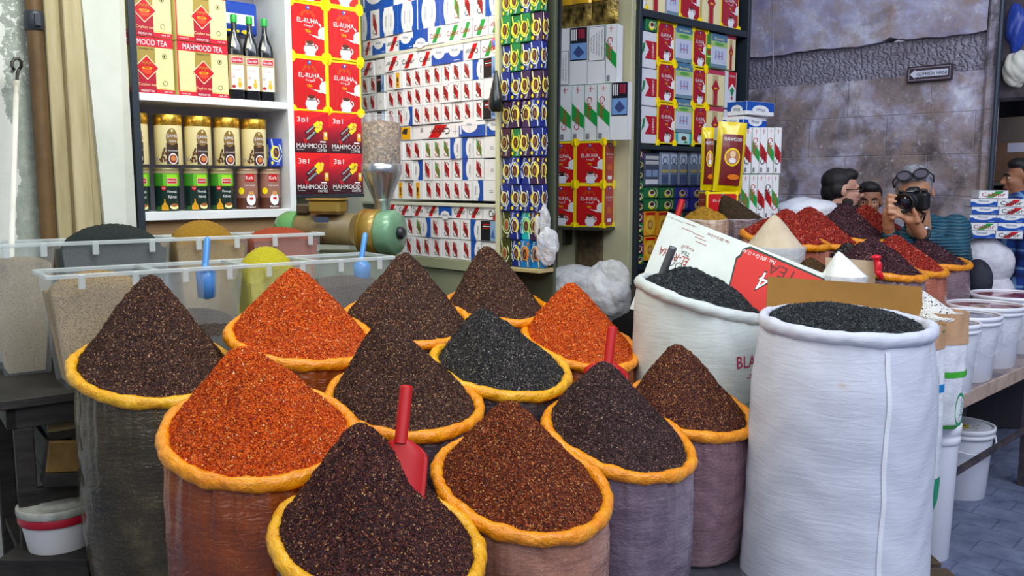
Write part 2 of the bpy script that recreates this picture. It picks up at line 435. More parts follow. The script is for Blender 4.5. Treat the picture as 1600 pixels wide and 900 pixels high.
# ---- cigarette wall shelving
CG = Plane(-.064, 4.3, EB)
rack = empty('wall_rack', 'pale shelving filled with cigarette cartons at the back of the stall', 'shelf', matrix=CG.mat(0, 0))
PW = mat('#d9dbc8', .5)
for z_ in (2.318, 1.492): part_box('shelf_board', rack, (-1.3, .0 if z_ < 2 else .005, z_-.018, .01, .34, z_), PW)
part_box('shelf_board', rack, (-1.3, .0, 1.14, .01, .34, 1.195), mat('#9da384', .55), 'olive base shelf')
part_box('back_panel', rack, (-1.35, .34, .0, .02, .36, 3.3), mat('#c9ccba', .6))
part_box('base_panel', rack, (-1.3, .02, .0, .01, .04, 1.14), mat('#8d9378', .6), 'olive panel')
part_box('side_panel', rack, (.012, -.0, .0, .03, .34, 3.3), PW)
# corner wall closing the stall behind the tea stack
mb = MB(); mb.box(.82, .34, 0, 1.6, .4, 3.3, mat('#c6cbb8', .6)); mb.obj('wall_front', matrix=SH.mat(0, 0), kind='structure')

# ---- pillar between the two stall openings, dark metal door post
PL = Plane(*P(868, 290, 5.45).xy, (.866, -.5))
mb = MB()
CP = mottled('cream_painted_metal', '#b9b58e', '#cdc9a6', 3, .5, .1, 12, .003, (2, 2, .6))
mb.box(-.02, .0, 0, .14, .5, 3.4, CP, .004); mb.box(.14, .02, 0, .17, .5, 3.4, mat('#a39f7c', .5), .003); mb.box(.17, .0, 0, .50, .5, 3.4, CP, .004)
mb.obj('trim_4', matrix=PL.mat(0, 0), kind='structure')
mb = MB()
MS = mottled('mossy_old_masonry', '#2c241a', '#6d5a3a', 9, .85, .6, 30, .02, c3='#94835c')
mb.box(.17, -.03, 0, .335, .0, 1.36, MS, .006)
mb.obj('trim_5', matrix=PL.mat(0, 0), kind='structure')
DP = mat('#232a2e', .4, .2)
d0 = 4.7
mb = MB(); x0 = (850-800)/FOC*d0
Tm = Matrix.Translation((x0, P(850, 200, d0).y, 0)) @ Matrix.Rotation(-.25, 4, 'Z'); 
mb.box(0, 0, 0, .018, .04, 3.4, DP, .003); mb.box(.018, .010, 0, .040, .04, 3.4, mat('#3a4448', .4, .2), .003); mb.box(.040, 0, 0, .058, .04, 3.4, DP, .003)
o = mb.obj('trim_6', kind='structure'); o.matrix_world = Tm @ Matrix.Rotation(math.radians(.7), 4, 'Y')
# ---- black shelf
BS = Plane(.765, 5.3, EA)
bsu = empty('shelf_unit', 'black metal shelf at the corner of the stall, packed with tea and coffee', 'shelf', matrix=BS.mat(0, 0))
DK = mat('#27313a', .4, .1)
part_box('side_panel', bsu, (-.03, -.02, .95, .0, .36, 3.3), DK)
part_box('side_panel', bsu, (1.155, -.02, .0, 1.19, .36, 3.3), DK)
part_box('shelf_board', bsu, (0, -.015, 2.583, 1.155, .36, 2.626), DK)
part_box('shelf_board', bsu, (0, -.015, 1.80, 1.155, .36, 1.828), DK)
part_box('shelf_board', bsu, (0, -.015, 1.06, 1.155, .36, 1.10), DK)
part_box('back_panel', bsu, (-.02, .36, .0, 1.17, .38, 3.3), mat('#15191d', .6))
# end cheek facing the camera
mb = MB(); a, b = P(944, 300, 5.44), P(994, 300, 5.27)
slab([(a.x, a.y, .95), (b.x, b.y, .95), (b.x, b.y, 3.3), (a.x, a.y, 3.3)], .03, mat('#222a32', .35, .2), mb)
me = mb.mesh('end_panel'); me.transform(BS.mat(0, 0).inverted()); child('end_panel', me, bsu)
bpy.context.view_layer.update()
# ------------------------------------------------------------------ packaging prototypes (front plane y=0, x right, z up)
AR_RUHA = '\uFEEA\uFEA3\uFEED\uFEAE\uFEDF\uFE8D'
def star_crown(mb, cx, cz, r, m, l=2):
    mb.arc(cx, cz, r*.92, r, 0, 180, m, l, 10, .75)
    for a in (15, 50, 90, 130, 165):
        mb.arc(cx + r*math.cos(math.radians(a)), cz + .8*r*math.sin(math.radians(a)), r*.14, r*.22, 0, 360, m, l, 8)
    mb.el(cx, cz + r*.5, r*.12, r*.25, m, l, 8)
def teapot(mb, x, z, k, l=2):
    mb.el(x, z, .036*k, .05*k, WHT, l); mb.el(x, z+.055*k, .016*k, .016*k, WHT, l)
    mb.pl([(x-.03*k, z-.025*k), (x-.035*k, z-.005*k), (x-.085*k, z+.0*k), (x-.09*k, z+.012*k)][::-1], WHT, l)
    mb.arc(x+.04*k, z+.01*k, .018*k, .026*k, -80, 80, WHT, l, 8)
def cup(mb, x, z, k, l=3):
    mb.el(x, z, .034*k, .026*k, WHT, l); mb.rc(x-.022*k, z+.015*k, x+.022*k, z+.036*k, WHT, l)
    mb.el(x, z+.034*k, .022*k, .009*k, BRN, l+1, 12); mb.arc(x+.03*k, z+.012*k, .009*k, .015*k, -90, 90, WHT, l, 6); mb.el(x, z-.024*k, .03*k, .007*k, PALE, l+1, 12)
def ruha_face(mb, w, h, bord=.011, red=RED, side=False):
    k = h/.26
    mb.rc(bord, bord, w-bord, h-bord, red, 1)
    for cx in (0, w):
        for cz in (0, h): mb.el(cx + (.006 if cx == 0 else -.006), cz + (.006 if cz == 0 else -.006), .024*k, .024*k, YEL, 2, 14)
    mb.el(w/2, h*.90, .010*k, .010*k, BLU, 3, 12); mb.el(w/2+.003*k, h*.905, .004*k, .005*k, WHT, 4, 8)
    if side:
        mb.tx('EL-RUHA', w/2, h*.70, .011*k, WHT, 3, w=w*.62); mb.tx(AR_RUHA, w/2, h*.63, .010*k, WHT, 3, w=w*.4)
        for i in range(5): mb.rc(w*.28, h*(.45-.03*i), w*.72, h*(.455-.03*i)+.002, ORG, 3)
        mb.rc(w*.32, h*.12, w*.7, h*.2, WHT, 3); return
    star_crown(mb, w/2, h*.74, .034*k, mat('#c8601c', .4), 2)
    mb.tx('EL-RUHA', w/2, h*.665, .022*k, WHT, 3, w=w*.58); mb.tx(AR_RUHA, w*.52, h*.575, .017*k, WHT, 3, w=w*.26)
    mb.tx('TEA', w*.5, h*.475, .012*k, YEL, 3)
    mb.T = mb.T.copy(); 
    # teapot cut by the right border
    x, z = w-bord-.006*k, h*.48
    mb.pl([(w-bord, h*.34), (w-bord-.022*k, h*.36), (w-bord-.034*k, h*.42), (w-bord-.034*k, h*.50), (w-bord-.022*k, h*.56), (w-bord, h*.58)][::-1], WHT, 3)
    mb.pl([(w-bord-.024*k, h*.345), (w-bord-.03*k, h*.40), (w*.58, h*.405), (w*.56, h*.43), (w*.535, h*.42)], WHT, 3)
    mb.pl([(w-bord-.016*k, h*.60), (w-bord-.024*k, h*.64), (w-bord-.032*k, h*.63), (w-bord-.02*k, h*.57)], WHT, 3)
    cup(mb, w*.54, h*.14, k)
def P_ruha(w=.2, h=.26, d=.12, red=RED):
    mb = MB(); mb.box(0, 0, 0, w, d, h, YEL, .002); ruha_face(mb, w, h, red=red)
    mb.T = Matrix.Translation((w, 0, 0)) @ Matrix.Rotation(PI/2, 4, 'Z'); ruha_face(mb, d, h, .009, DRED, True)
    mb.T = Matrix.Rotation(-PI/2, 4, 'Z') @ Matrix.Translation((-d, 0, 0)); ruha_face(mb, d, h, .009, DRED, True)
    return mb.mesh('tea_box')
def tea_diamond(mb, cx, cz, r, l=3):
    mb.pl([(cx-r*1.1, cz), (cx, cz-r*1.1), (cx+r*1.1, cz), (cx, cz+r*1.1)], mat('#f0e6c0', .4), l)
    mb.pl([(cx-r, cz), (cx, cz-r), (cx+r, cz), (cx, cz+r)], RED, l+1)
    mb.el(cx, cz-r*.28, r*.45, r*.30, mat('#e84820', .4), l+2, 14); mb.arc(cx, cz-r*.05, r*.34, r*.46, 0, 360, YEL, l+3, 16, .22)
    for i in (-1, 0, 1): mb.arc(cx + i*r*.3, cz + r*.05, r*.13, r*.19, 20, 150, mat('#c86a20', .4), l+3, 8, 2.6)
def P_mahmood(w=.2445, h=.248, d=.18):
    mb = MB(); mb.box(0, 0, 0, w, d, h, CREAM, .002)
    RD = mat('#d01830', .35, coat=.3)
    mb.rc(0, h*.83, w, h, RD, 1); mb.rc(0, 0, w, h*.085, RD, 1); mb.rc(0, h*.10, w, h*.107, GOLD, 1); mb.rc(0, 0, .006, h, RD, 2)
    mb.rc(w*.34, h*.0, w*.66, h*.83, mat('#a88f3e', .4), 2); mb.rc(w*.34, h*.0, w*.66, h*.44, DRED, 3)
    mb.tx('MAHMOOD TEA', w*.5, h*.91, .026, WHT, 3, w=w*.78)
    mb.tx('ORIGINAL TEA', w*.5, h*.79, .007, INK, 4, w=w*.27)
    tea_diamond(mb, w*.5, h*.46, .05, 4)
    mb.tx('Ceylon tea', w*.5, h*.155, .016, mat('#f4d9a0', .4), 5, w=w*.33)
    mb.tx('PREMIUM TEA', w*.5, h*.045, .009, WHT, 4, w=w*.24); mb.tx('CEYLON TEA', w*.14, h*.045, .006, WHT, 4, w=w*.18); mb.tx('450 GR', w*.88, h*.045, .006, WHT, 4, w=w*.16)
    for z_ in (.68, .2): mb.arc(w*.83, h*z_, .009, .011, 0, 360, INK, 3, 16)
    mb.el(w*.83, h*.68, .004, .006, INK, 3, 8)
    return mb.mesh('tea_box')
def P_3in1(w=.2, h=.2, d=.12):
    mb = MB(); R1, R2 = mat('#d0102a', .35, coat=.3), mat('#e81c22', .35, coat=.3); D = mat('#3a1622', .4, coat=.2)
    mb.box(0, 0, 0, w, d, h, R1, .002)
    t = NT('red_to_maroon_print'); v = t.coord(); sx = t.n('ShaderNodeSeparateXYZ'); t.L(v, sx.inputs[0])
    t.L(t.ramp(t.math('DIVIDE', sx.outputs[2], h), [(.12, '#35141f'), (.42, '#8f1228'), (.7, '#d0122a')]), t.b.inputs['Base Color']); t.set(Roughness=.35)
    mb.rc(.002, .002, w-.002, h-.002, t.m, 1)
    mb.pl([(0, h*.62), (w, h), (0, h)], R2, 2)
    mb.tx('3в1', w*.27, h*.80, .026, WHT, 3, w=w*.29)
    mb.T = Matrix.Translation((w*.52, 0, h*.50)) @ Matrix.Rotation(-math.radians(38), 4, 'Y')
    mb.rc(-.065, -.022, .035, .002, mat('#2c1a26', .4), 3); mb.rc(-.035, .008, .05, .026, mat('#2c1a26', .4), 3); mb.rc(-.066, -.022, -.052, .002, RED, 4)
    mb.rc(.02, -.022, .06, .002, YEL, 4); mb.rc(.03, .008, .065, .026, YEL, 4)
    for i in range(4): mb.el(.035 + .012*i, -.006 + .01*(i % 2), .010, .012, mat('#f6d840', .4), 5, 10)
    mb.tx('MAHMOOD', -.016, -.010, .011, WHT, 5, w=.062); mb.tx('MAHMOOD', .0, .017, .009, WHT, 5, w=.055)
    mb.T = Matrix.Identity(4)
    mb.rc(w*.84, h*.32, w*.95, h*.52, GOLD, 3); mb.el(w*.895, h*.45, .006, .012, WHT, 4, 8)
    mb.tx('MAHMOOD', w*.50, h*.17, .024, WHT, 3, w=w*.82); mb.tx('COFFEE', w*.78, h*.065, .012, WHT, 3, w=w*.28)
    mb.tx('Коктейль', w*.2, h*.08, .006, WHT, 3, w=w*.2); mb.rc(w*.74, h*.26, w*.9, h*.29, WHT, 3)
    return mb.mesh('coffee_box')

EDGE = mat('#c9ccd4', .5)
def frame_edge(mb, w, h, l=1, m=None):
    m = m or EDGE; e = .0016
    for a in ((0, 0, w, e), (0, h-e, w, h), (0, 0, e, h), (w-e, 0, w, h)): mb.rc(*a, m, l)
def P_cig_end(kind, w=.078, h=.1, d=.27, flip=False):
    mb = MB(); mb.box(.0008, 0, .0006, w-.0008, d, h-.0006, WHT, .0015); frame_edge(mb, w, h)
    if kind in ('red', 'green'):
        m = RED if kind == 'red' else GRN; k = mat('#222a2a', .5) if kind == 'red' else mat('#b02a2a', .5)
        if flip: mb.pl([(w*.76, h*.06), (w*.76, h*.48), (w*.30, h*.94), (w*.30, h*.50)][::-1], m, 2)
        else: mb.pl([(w*.28, h*.94), (w*.28, h*.50), (w*.74, h*.05), (w*.74, h*.52)], m, 2)
        mb.tx('Calbor', w*.50, h*.50, .034, k, 3, w=h*.74, rot=90 if flip else -90)
        mb.tx('t', w*.78, h*.9 if not flip else h*.12, .010, k, 3, rot=90)
    elif kind == 'blue':
        a, b = (0, .52) if not flip else (.48, 1)
        mb.rc(w*a, 0, w*b, h, BLU, 2)
        cx = w*(.60 if not flip else .40); mb.el(cx, h*.5, w*.24, h*.42, WHT, 3, 20)
        mb.tx('Winter', w*(.74 if not flip else .26), h*.5, .013, mat('#2a4a80', .5), 4, w=h*.45, rot=-90 if not flip else 90)
    elif kind == 'yellow':
        mb.rc(w*.28, h*.08, w*.66, h*.9, mat('#f2b010', .4), 2); mb.el(w*.47, h*.5, w*.09, h*.16, INK, 3, 8); mb.rc(w*.4, h*.22, w*.54, h*.3, INK, 3)
    elif kind == 'dark':
        mb.rc(.002, .002, w-.002, h-.002, mat('#17171c', .4), 2)
        for i in range(3): mb.rc(w*.15, h*(.8-.1*i), w*.6, h*(.84-.1*i), RED if i != 1 else WHT, 3)
        mb.rc(w*.62, .003, w-.003, h-.003, mat('#8ab0dc', .4), 3)
        mb.pl([(w*.64, h*.2), (w*.9, h*.15), (w*.8, h*.6)], mat('#4c6cae', .4), 4)
    elif kind == 'white':
        for i in range(2): mb.rc(w*.45, h*(.5-.08*i), w*.7, h*(.51-.08*i)+.001, mat('#9a9a9a', .5), 2)
    return mb.mesh('cigarette_carton')
def P_cig_laid(kind, w=.135, h=.082, d=.27, flip=False):
    mb = MB(); mb.box(.0008, 0, .0006, w-.0008, d, h-.0006, WHT, .0015); frame_edge(mb, w, h)
    if kind in ('red', 'green'):
        m = RED if kind == 'red' else GRN
        mb.pl([(w*.24, h*.08), (w*.50, h*.08), (w*.66, h*.48), (w*.40, h*.48)], m, 2); mb.pl([(w*.42, h*.44), (w*.68, h*.44), (w*.86, h*.90), (w*.58, h*.90)], m, 2)
        mb.tx('Calbor', w*.50, h*.48, .026, mat('#1c2a2a', .5) if kind == 'red' else mat('#b03028', .5), 3, w=w*.8, rot=180 if flip else 0)
    elif kind == 'blue':
        mb.rc(0, 0, w, h*.62, BLU, 2)
        n = 2 if w > .2 else 1
        for i in range(n):
            mb.el(w*(i+.5)/n, h*.66, w*.36/n, h*.34, WHT, 3, 20); mb.tx('Winter', w*(i+.5)/n, h*.72, .016, mat('#3a5a90', .5), 4, w=w*.42/n)
        mb.rc(w*.72, h*.1, w*.92, h*.13, PALE, 3)
    elif kind == 'bluetop':
        mb.rc(0, h*.2, w, h, BLU, 2); mb.el(w*.5, h*.2, w*.34, h*.30, WHT, 3, 20); mb.tx('Winter', w*.5, h*.2, .014, mat('#3a5a90', .5), 4, w=w*.45, rot=180)
    elif kind == 'side':
        mb.pl([(w*.62, h*.02), (w*.98, h*.02), (w*.98, h*.5), (w*.80, h*.98), (w*.98, h*.98), (w*.98, h*.6)][:3] + [(w*.98, h*.9)], RED, 2)
        mb.tx('Calb', w*.68, h*.42, .034, INK, 3, w=w*.52); mb.rc(w*.1, h*.2, w*.105, h*.8, INK, 2)
    elif kind == 'greenside':
        mb.tx('t', w*.2, h*.6, .03, RED, 2); mb.tx('Ca', w*.72, h*.35, .03, RED, 2)
    elif kind == 'yellow':
        mb.rc(w*.05, h*.05, w*.95, h*.95, mat('#f2b010', .4), 2); mb.pl([(w*.1, h*.5), (w*.6, h*.4), (w*.7, h*.85), (w*.3, h*.8)], INK, 3)
    return mb.mesh('cigarette_carton')
def P_cig_long(kind, w=.3, h=.075, d=.1):
    mb = MB(); mb.box(.0008, 0, .0006, w-.0008, d, h-.0006, WHT, .0015); frame_edge(mb, w, h)
    if kind == 'red':
        mb.pl([(w*.35, h*.05), (w*.57, h*.05), (w*.66, h*.5), (w*.44, h*.5)], RED, 2); mb.pl([(w*.42, h*.42), (w*.66, h*.42), (w*.76, h*.94), (w*.5, h*.94)], RED, 2)
        mb.tx('Calbor', w*.6, h*.5, .034, INK, 3, w=w*.42, rot=180); mb.rc(w*.18, h*.5, w*.24, h*.8, mat('#a0a0a8', .5), 2); mb.rc(w*.92, h*.15, w*.925, h*.8, INK, 3); mb.rc(w*.88, h*.4, w*.96, h*.42, INK, 3)
    elif kind == 'blue':
        mb.rc(0, 0, w, h*.75, BLU, 2); mb.el(w*.42, h*.75, w*.3, h*.5, WHT, 3, 24); mb.rc(0, h*.76, w, h, WHT, 4); mb.tx('Winter', w*.42, h*.82, .014, mat('#3a5a90', .5), 5, w=w*.2)
        mb.rc(w*.05, h*.2, w*.11, h*.8, PALE, 4); mb.rc(w*.4, h*.3, w*.405, h*.6, RED, 5)
    return mb.mesh('cigarette_carton')
def P_cig_stand(kind, w=.066, h=.33, d=.10, flip=False):
    """a full carton standing upright"""
    mb = MB(); mb.box(.0008, 0, .0006, w-.0008, d, h-.0006, WHT, .0015); frame_edge(mb, w, h, m=EDGE if kind == 'red' else mat('#58b070', .5))
    m = RED if kind == 'red' else GRN
    mb.pl([(0.002, h*.38), (w-.002, h*.22), (w-.002, h*.45), (.002, h*.68)] if flip else [(.002, h*.70), (.002, h*.46), (w-.002, h*.24), (w-.002, h*.48)], m, 2)
    mb.tx('Calbor', w*.40, h*(.40 if flip else .58), .034, mat('#c8242c', .5) if kind != 'red' else mat('#302028', .5), 3, w=h*.40, rot=90 if flip else -90)
    mb.rc(w*.45, h*.86, w*.5, h*.97, RED, 3); mb.rc(w*.3, h*.92, w*.75, h*.925, RED, 3)
    mb.rc(w*.12, h*.03, w*.4, h*.13, mat('#8a8a90', .5), 3)
    return mb.mesh('cigarette_carton')
def P_cig_warning(w=.1, h=.33, d=.06, flip=False):
    mb = MB(); mb.box(.0008, 0, .0006, w-.0008, d, h-.0006, WHT, .0015); frame_edge(mb, w, h)
    z = h*.0 if flip else h*.38; hh = h*.6
    mb.rc(w*.05, z+.004, w*.95, z+hh, INK, 2); mb.rc(w*.08, z+.007, w*.92, z+hh-.003, WHT, 3)
    for i, t_ in enumerate(('SAGLIGA ZARARLI', 'TÜTÜN ÜRÜNLERI', 'KULLANMAYIN', 'BIRAKIN', 'ALO 171')):
        mb.tx(t_, w*(.8-.15*i), z+hh/2, .008, INK, 4, w=hh*(.8-.1*i), rot=-90)
    return mb.mesh('cigarette_carton')
def P_cig_photo(w=.1, h=.33, d=.06):
    mb = MB(); mb.box(.0008, 0, .0006, w-.0008, d, h-.0006, WHT, .0015); frame_edge(mb, w, h)
    mb.rc(.003, h*.42, w-.003, h-.003, mat('#1a1a24', .4), 2); mb.rc(.006, h*.44, w-.006, h*.72, mat('#7ca8e0', .4), 3)
    mb.pl([(w*.2, h*.56), (w*.5, h*.47), (w*.85, h*.55), (w*.5, h*.68)], mat('#3d4f86', .4), 4)
    for i in range(3): mb.rc(w*(.1+.12*i), h*.77, w*(.16+.12*i), h*.96, WHT, 3)
    for i in range(3): mb.rc(w*(.5+.13*i), h*.80, w*(.58+.13*i), h*.96, mat('#c02848', .4), 3)
    return mb.mesh('cigarette_carton')
def P_coffee(base, ring, cupc=BRN, patch=YEL, w=.075, h=.135, d=.07, rot=0, text='Kahve'):
    mb = MB(); mb.box(.0006, 0, .0006, w-.0006, d, h-.0006, base, .0015)
    for T_, ww in ((Matrix.Identity(4), w), (Matrix.Translation((w, 0, 0)) @ Matrix.Rotation(PI/2, 4, 'Z'), d), (Matrix.Rotation(-PI/2, 4, 'Z') @ Matrix.Translation((-d, 0, 0)), d)):
        mb.T = T_ @ (Matrix.Translation((ww, 0, h)) @ Matrix.Rotation(PI, 4, 'Y') if rot else Matrix.Identity(4)); k = ww/.075
        mb.arc(ww*.50, h*.46, .029*k, .034*k, 175, 350, ring, 4, 14, 1.35)
        mb.pl([(ww*.10, h*.33), (ww*.55, h*.22), (ww*.80, h*.42), (ww*.7, h*.7), (ww*.25, h*.75), (ww*.06, h*.55)], patch, 3)
        mb.el(ww*.48, h*.50, .0195*k, .028, ring, 5, 16); mb.el(ww*.48, h*.50, .017*k, .025, cupc, 6, 16)
        mb.el(ww*.45, h*.52, .007*k, .012, mat('#8a5a30', .5), 7, 8)
        mb.pl([(ww*.10, h*.96), (ww*.18, h*.98), (ww*.26, h*.80), (ww*.20, h*.66), (ww*.14, h*.78)], ring, 4); mb.pl([(ww*.92, h*.50), (ww*.98, h*.48), (ww*.86, h*.76), (ww*.70, h*.80)], ring, 4)
        mb.el(ww*.16, h*.12, .007*k, .009, patch, 4, 10); mb.tx(text, ww*.66, h*.15, .012, WHT, 5, w=ww*.48, rot=75)
    return mb.mesh('coffee_box')
def P_shop(kind, w, h, d=.1):
    mb = MB()
    if kind == 'cherry':
        mb.box(0, 0, 0, w, d, h, mat('#dcdde4', .4), .002); C = mat('#b4122c', .4)
        mb.pl([(w, h*.25), (w, h*.75), (w*.42, h*.75), (w*.62, h*.5), (w*.42, h*.25)], C, 1)
        mb.tx('CHERRY', w*.82, h*.5, .018, WHT, 2, w=h*.42, rot=90); mb.el(w*.16, h*.42, .016, .018, C, 2, 12); mb.el(w*.18, h*.60, .014, .017, mat('#8a2050', .4), 2, 12)
        for i in range(3): mb.pl([(w*(.2+.06*i), h*(.3+.1*i)), (w*(.34+.04*i), h*(.42+.08*i)), (w*(.42), h*(.5+.1*i)), (w*.3, h*(.45+.1*i))], mat('#1f8a50', .4), 3)
    elif kind == 'cherry_side':
        mb.box(0, 0, 0, w, d, h, mat('#dfe3ea', .4), .002); mb.rc(w*.25, h*.5, w*.95, h, mat('#c0182c', .4), 1); mb.pl([(w*.25, h*.5), (w*.95, h*.5), (w*.6, h*.68)], WHT, 2)
        mb.tx('CHERRY', w*.6, h*.88, .012, WHT, 2, w=w*.6); mb.el(w*.6, h*.28, .010, .012, mat('#c0182c', .4), 2, 10); mb.pl([(w*.4, h*.5), (w*.6, h*.32), (w*.8, h*.5), (w*.6, h*.58)], mat('#1f8a50', .4), 3)
    elif kind == 'pale':
        mb.box(0, 0, 0, w, d, h, mat('#c9cfe2', .3, coat=.5), .002); mb.rc(0, h*.78, w, h, mat('#4b7c9c', .3, coat=.5), 1); mb.rc(0, h*.62, w, h*.78, mat('#a8c878', .3), 1); mb.rc(0, 0, w, h*.10, mat('#6f8fa0', .3), 1)
        mb.tx('Rosalia', w*.5, h*.86, .014, CREAM, 2, w=w*.6); mb.el(w*.5, h*.7, w*.3, h*.05, mat('#5aa050', .4), 2, 12)
        for i in range(3): mb.rc(w*(.25+.2*i), h*.25, w*(.33+.2*i), h*.5, mat('#9098c8', .4), 2)
        mb.rc(w*.3, h*.34, w*.7, h*.36, mat('#c06070', .4), 3)
    elif kind == 'green':
        mb.box(0, 0, 0, w, d, h, mat('#4b8a2c', .3, coat=.4), .002); mb.rc(0, h*.55, w, h*.65, YEL, 1); mb.rc(0, .3*h, w, .35*h, mat('#cfe070', .4), 1); mb.el(w*.5, h*.45, w*.3, h*.06, RED, 2, 10)
    elif kind == 'cream_tea':
        mb.box(0, 0, 0, w, d, h, mat('#efe2ae', .4), .002); mb.rc(w*.3, 0, w*.62, h*.86, mat('#c5b184', .4), 1); mb.rc(0, h*.88, w, h, mat('#c03a5a', .4), 1)
        mb.rc(w*.36, .0, w*.58, h*.4, DRED, 2); mb.pl([(w*.24, h*.5), (w*.47, h*.3), (w*.7, h*.5), (w*.47, h*.75)], DRED, 3); mb.el(w*.47, h*.48, w*.1, h*.03, GOLD, 4, 10)
    elif kind == 'teal':
        mb.box(0, 0, 0, w, d, h, mat('#bfe4e4', .4), .002); mb.rc(0, 0, w*.12, h, TEAL, 1); mb.rc(w*.85, 0, w, h, TEAL, 1); mb.el(w*.5, h*.55, w*.16, h*.2, BRN, 2, 12); mb.pl([(w*.5, h*.1), (w*.75, h*.15), (w*.6, h*.4)], GRN, 2)
    elif kind == 'mini_green':
        mb.box(0, 0, 0, w, d, h, mat('#147040', .35, coat=.3), .002); mb.el(w*.48, h*.45, w*.24, h*.36, YEL, 1, 14); mb.el(w*.5, h*.52, w*.2, h*.26, WHT, 2, 14); mb.el(w*.5, h*.55, w*.15, h*.18, BRN, 3, 12); mb.arc(w*.66, h*.5, w*.16, w*.2, -70, 80, CREAM, 2, 10)
    elif kind == 'mini_blue':
        mb.box(0, 0, 0, w, d, h, mat('#2c36a8', .35, coat=.3), .002); mb.el(w*.48, h*.45, w*.24, h*.36, mat('#e8c030', .4), 1, 14); mb.el(w*.5, h*.52, w*.2, h*.26, WHT, 2, 14); mb.el(w*.5, h*.55, w*.15, h*.18, BRN, 3, 12); mb.arc(w*.66, h*.5, w*.16, w*.2, -70, 80, mat('#b8a8f0', .4), 2, 10)
    elif kind == 'mini_purple':
        mb.box(0, 0, 0, w, d, h, mat('#60386e', .35, coat=.3), .002); mb.el(w*.45, h*.5, w*.28, h*.36, CREAM, 2, 14); mb.el(w*.45, h*.55, w*.2, h*.24, BRN, 3, 12); mb.arc(w*.66, h*.5, w*.16, w*.2, -70, 80, mat('#e8a8c0', .4), 2, 10)
    elif kind == 'mini_dark':
        mb.box(0, 0, 0, w, d, h, mat('#2a3038', .35, coat=.3), .002); mb.el(w*.45, h*.5, w*.28, h*.36, mat('#b0c86a', .4), 2, 14); mb.el(w*.45, h*.55, w*.2, h*.24, BRN, 3, 12); mb.arc(w*.66, h*.5, w*.16, w*.2, -70, 80, CREAM, 2, 10)
    elif kind == 'orange':
        mb.box(0, 0, 0, w, d, h, mat('#f0a020', .35, coat=.3), .002); mb.el(w*.5, h*.45, w*.42, h*.4, mat('#f6c840', .4), 1, 16); mb.el(w*.5, h*.45, w*.22, h*.2, mat('#b06a20', .4), 2, 14); mb.el(w*.5, h*.45, w*.15, h*.13, mat('#e0b060', .4), 3, 12); mb.rc(w*.1, h*.85, w*.9, h*.95, RED, 2)
    elif kind == 'tin_pack':
        mb.box(0, 0, 0, w, d, h, mat('#8494ae', .2, .3, coat=.8), .012); mb.rc(w*.1, h*.62, w*.9, h*.9, mat('#b8c4d8', .2, coat=.6), 1); mb.rc(w*.1, h*.38, w*.9, h*.46, mat('#b8a560', .3), 1); mb.rc(w*.12, h*.08, w*.88, h*.32, mat('#4e5f8a', .2), 1)
        mb.arc(w*.5, h*.72, w*.2, w*.28, 0, 360, mat('#3a4a72', .3), 2, 12)
    elif kind == 'barcode_pack':
        mb.box(0, 0, 0, w, d, h, mat('#4d566c', .25, .2, coat=.6), .006)
        for r in (.86, .72): mb.rc(w*.06, h*(r-.05), w*.94, h*(r+.05), WHT, 1); [mb.rc(w*(.08+.04*i), h*(r-.045), w*(.095+.04*i), h*(r+.045), BLK, 2) for i in range(21)]
        mb.rc(w*.08, h*.3, w*.46, h*.5, mat('#7f93b8', .4), 1); mb.rc(w*.54, h*.3, w*.92, h*.5, mat('#7f93b8', .4), 1); mb.rc(w*.06, h*.08, w*.94, h*.22, mat('#d8dce6', .4), 1)
    elif kind == 'black_orange':
        mb.box(0, 0, 0, w, d, h, mat('#221a16', .35), .002); mb.pl([(w, h*.1), (w, h), (w*.5, h*.1)], ORG, 1); mb.el(w*.45, h*.6, w*.25, h*.25, mat('#6d7248', .4), 2, 12); mb.rc(w*.3, h*.05, w*.9, h*.12, WHT, 2)
    elif kind == 'black_red':
        mb.box(0, 0, 0, w, d, h, mat('#241414', .35), .002); mb.rc(w*.08, h*.2, w*.4, h*.8, mat('#7a1c1c', .4), 1)
        for i in range(4): mb.rc(w*(.55+.1*i), h*.2, w*(.58+.1*i), h*.8, mat('#d8c8b8', .4), 1)
    return mb.mesh(kind)
CACHE = {}
def proto(fn, *a, **k):
    key = (fn.__name__,) + tuple(str(x) for x in a) + tuple(sorted((x, str(y)) for x, y in k.items()))
    if key not in CACHE: CACHE[key] = fn(*a, **k)
    return CACHE[key]
def put(name, me, plane, s_, z_, y=0.0, rot=0.0, tilt=0.0, **k):
    return link(name, me, matrix=plane.mat(s_, z_, y + random.uniform(0, .006), rot + random.uniform(-.008, .008), tilt), **k)

# ================= left shelf goods
g = 'cream tea boxes on the white shelf'
tb = proto(P_mahmood)
pos = ['left', 'right']
for r in range(2):
    for c in range(2):
        s_, z_ = sz((-.028, .222)[c], (1.978, 2.2165)[r])
        put('tea_box', tb, SH, s_, z_, .012, label='cream tea box with red banner and diamond, %s shelf box of the %s layer' % (pos[c], ('lower', 'upper')[r]), cat='tea box', group=g)
def warp_cyl(R):
    def f(p):
        x, y, z = p
        a = x/R; rr = R - y
        return (rr*math.sin(a), -rr*math.cos(a), z)
    return f
def tin(h, R, body, lidm, lid_h, art, name):
    mbB = MB(); mbB.lathe([(R*.98, 0), (R, .003), (R, h-lid_h)], body, 36); mbB.warp = warp_cyl(R); mbB.eps = .0011; art(mbB, h-lid_h); 
    mbL = MB(); mbL.lathe([(R*1.01, h-lid_h), (R*1.02, h-lid_h+.002), (R*1.02, h-.004), (R*.98, h), (R*.9, h-.002)], lidm, 36)
    return mbB.mesh('body'), mbL.mesh('lid')
GOLDM = mottled('embossed_gold', '#b07818', '#f0c850', 40, .25, .4, 90, .002, metal=.8)
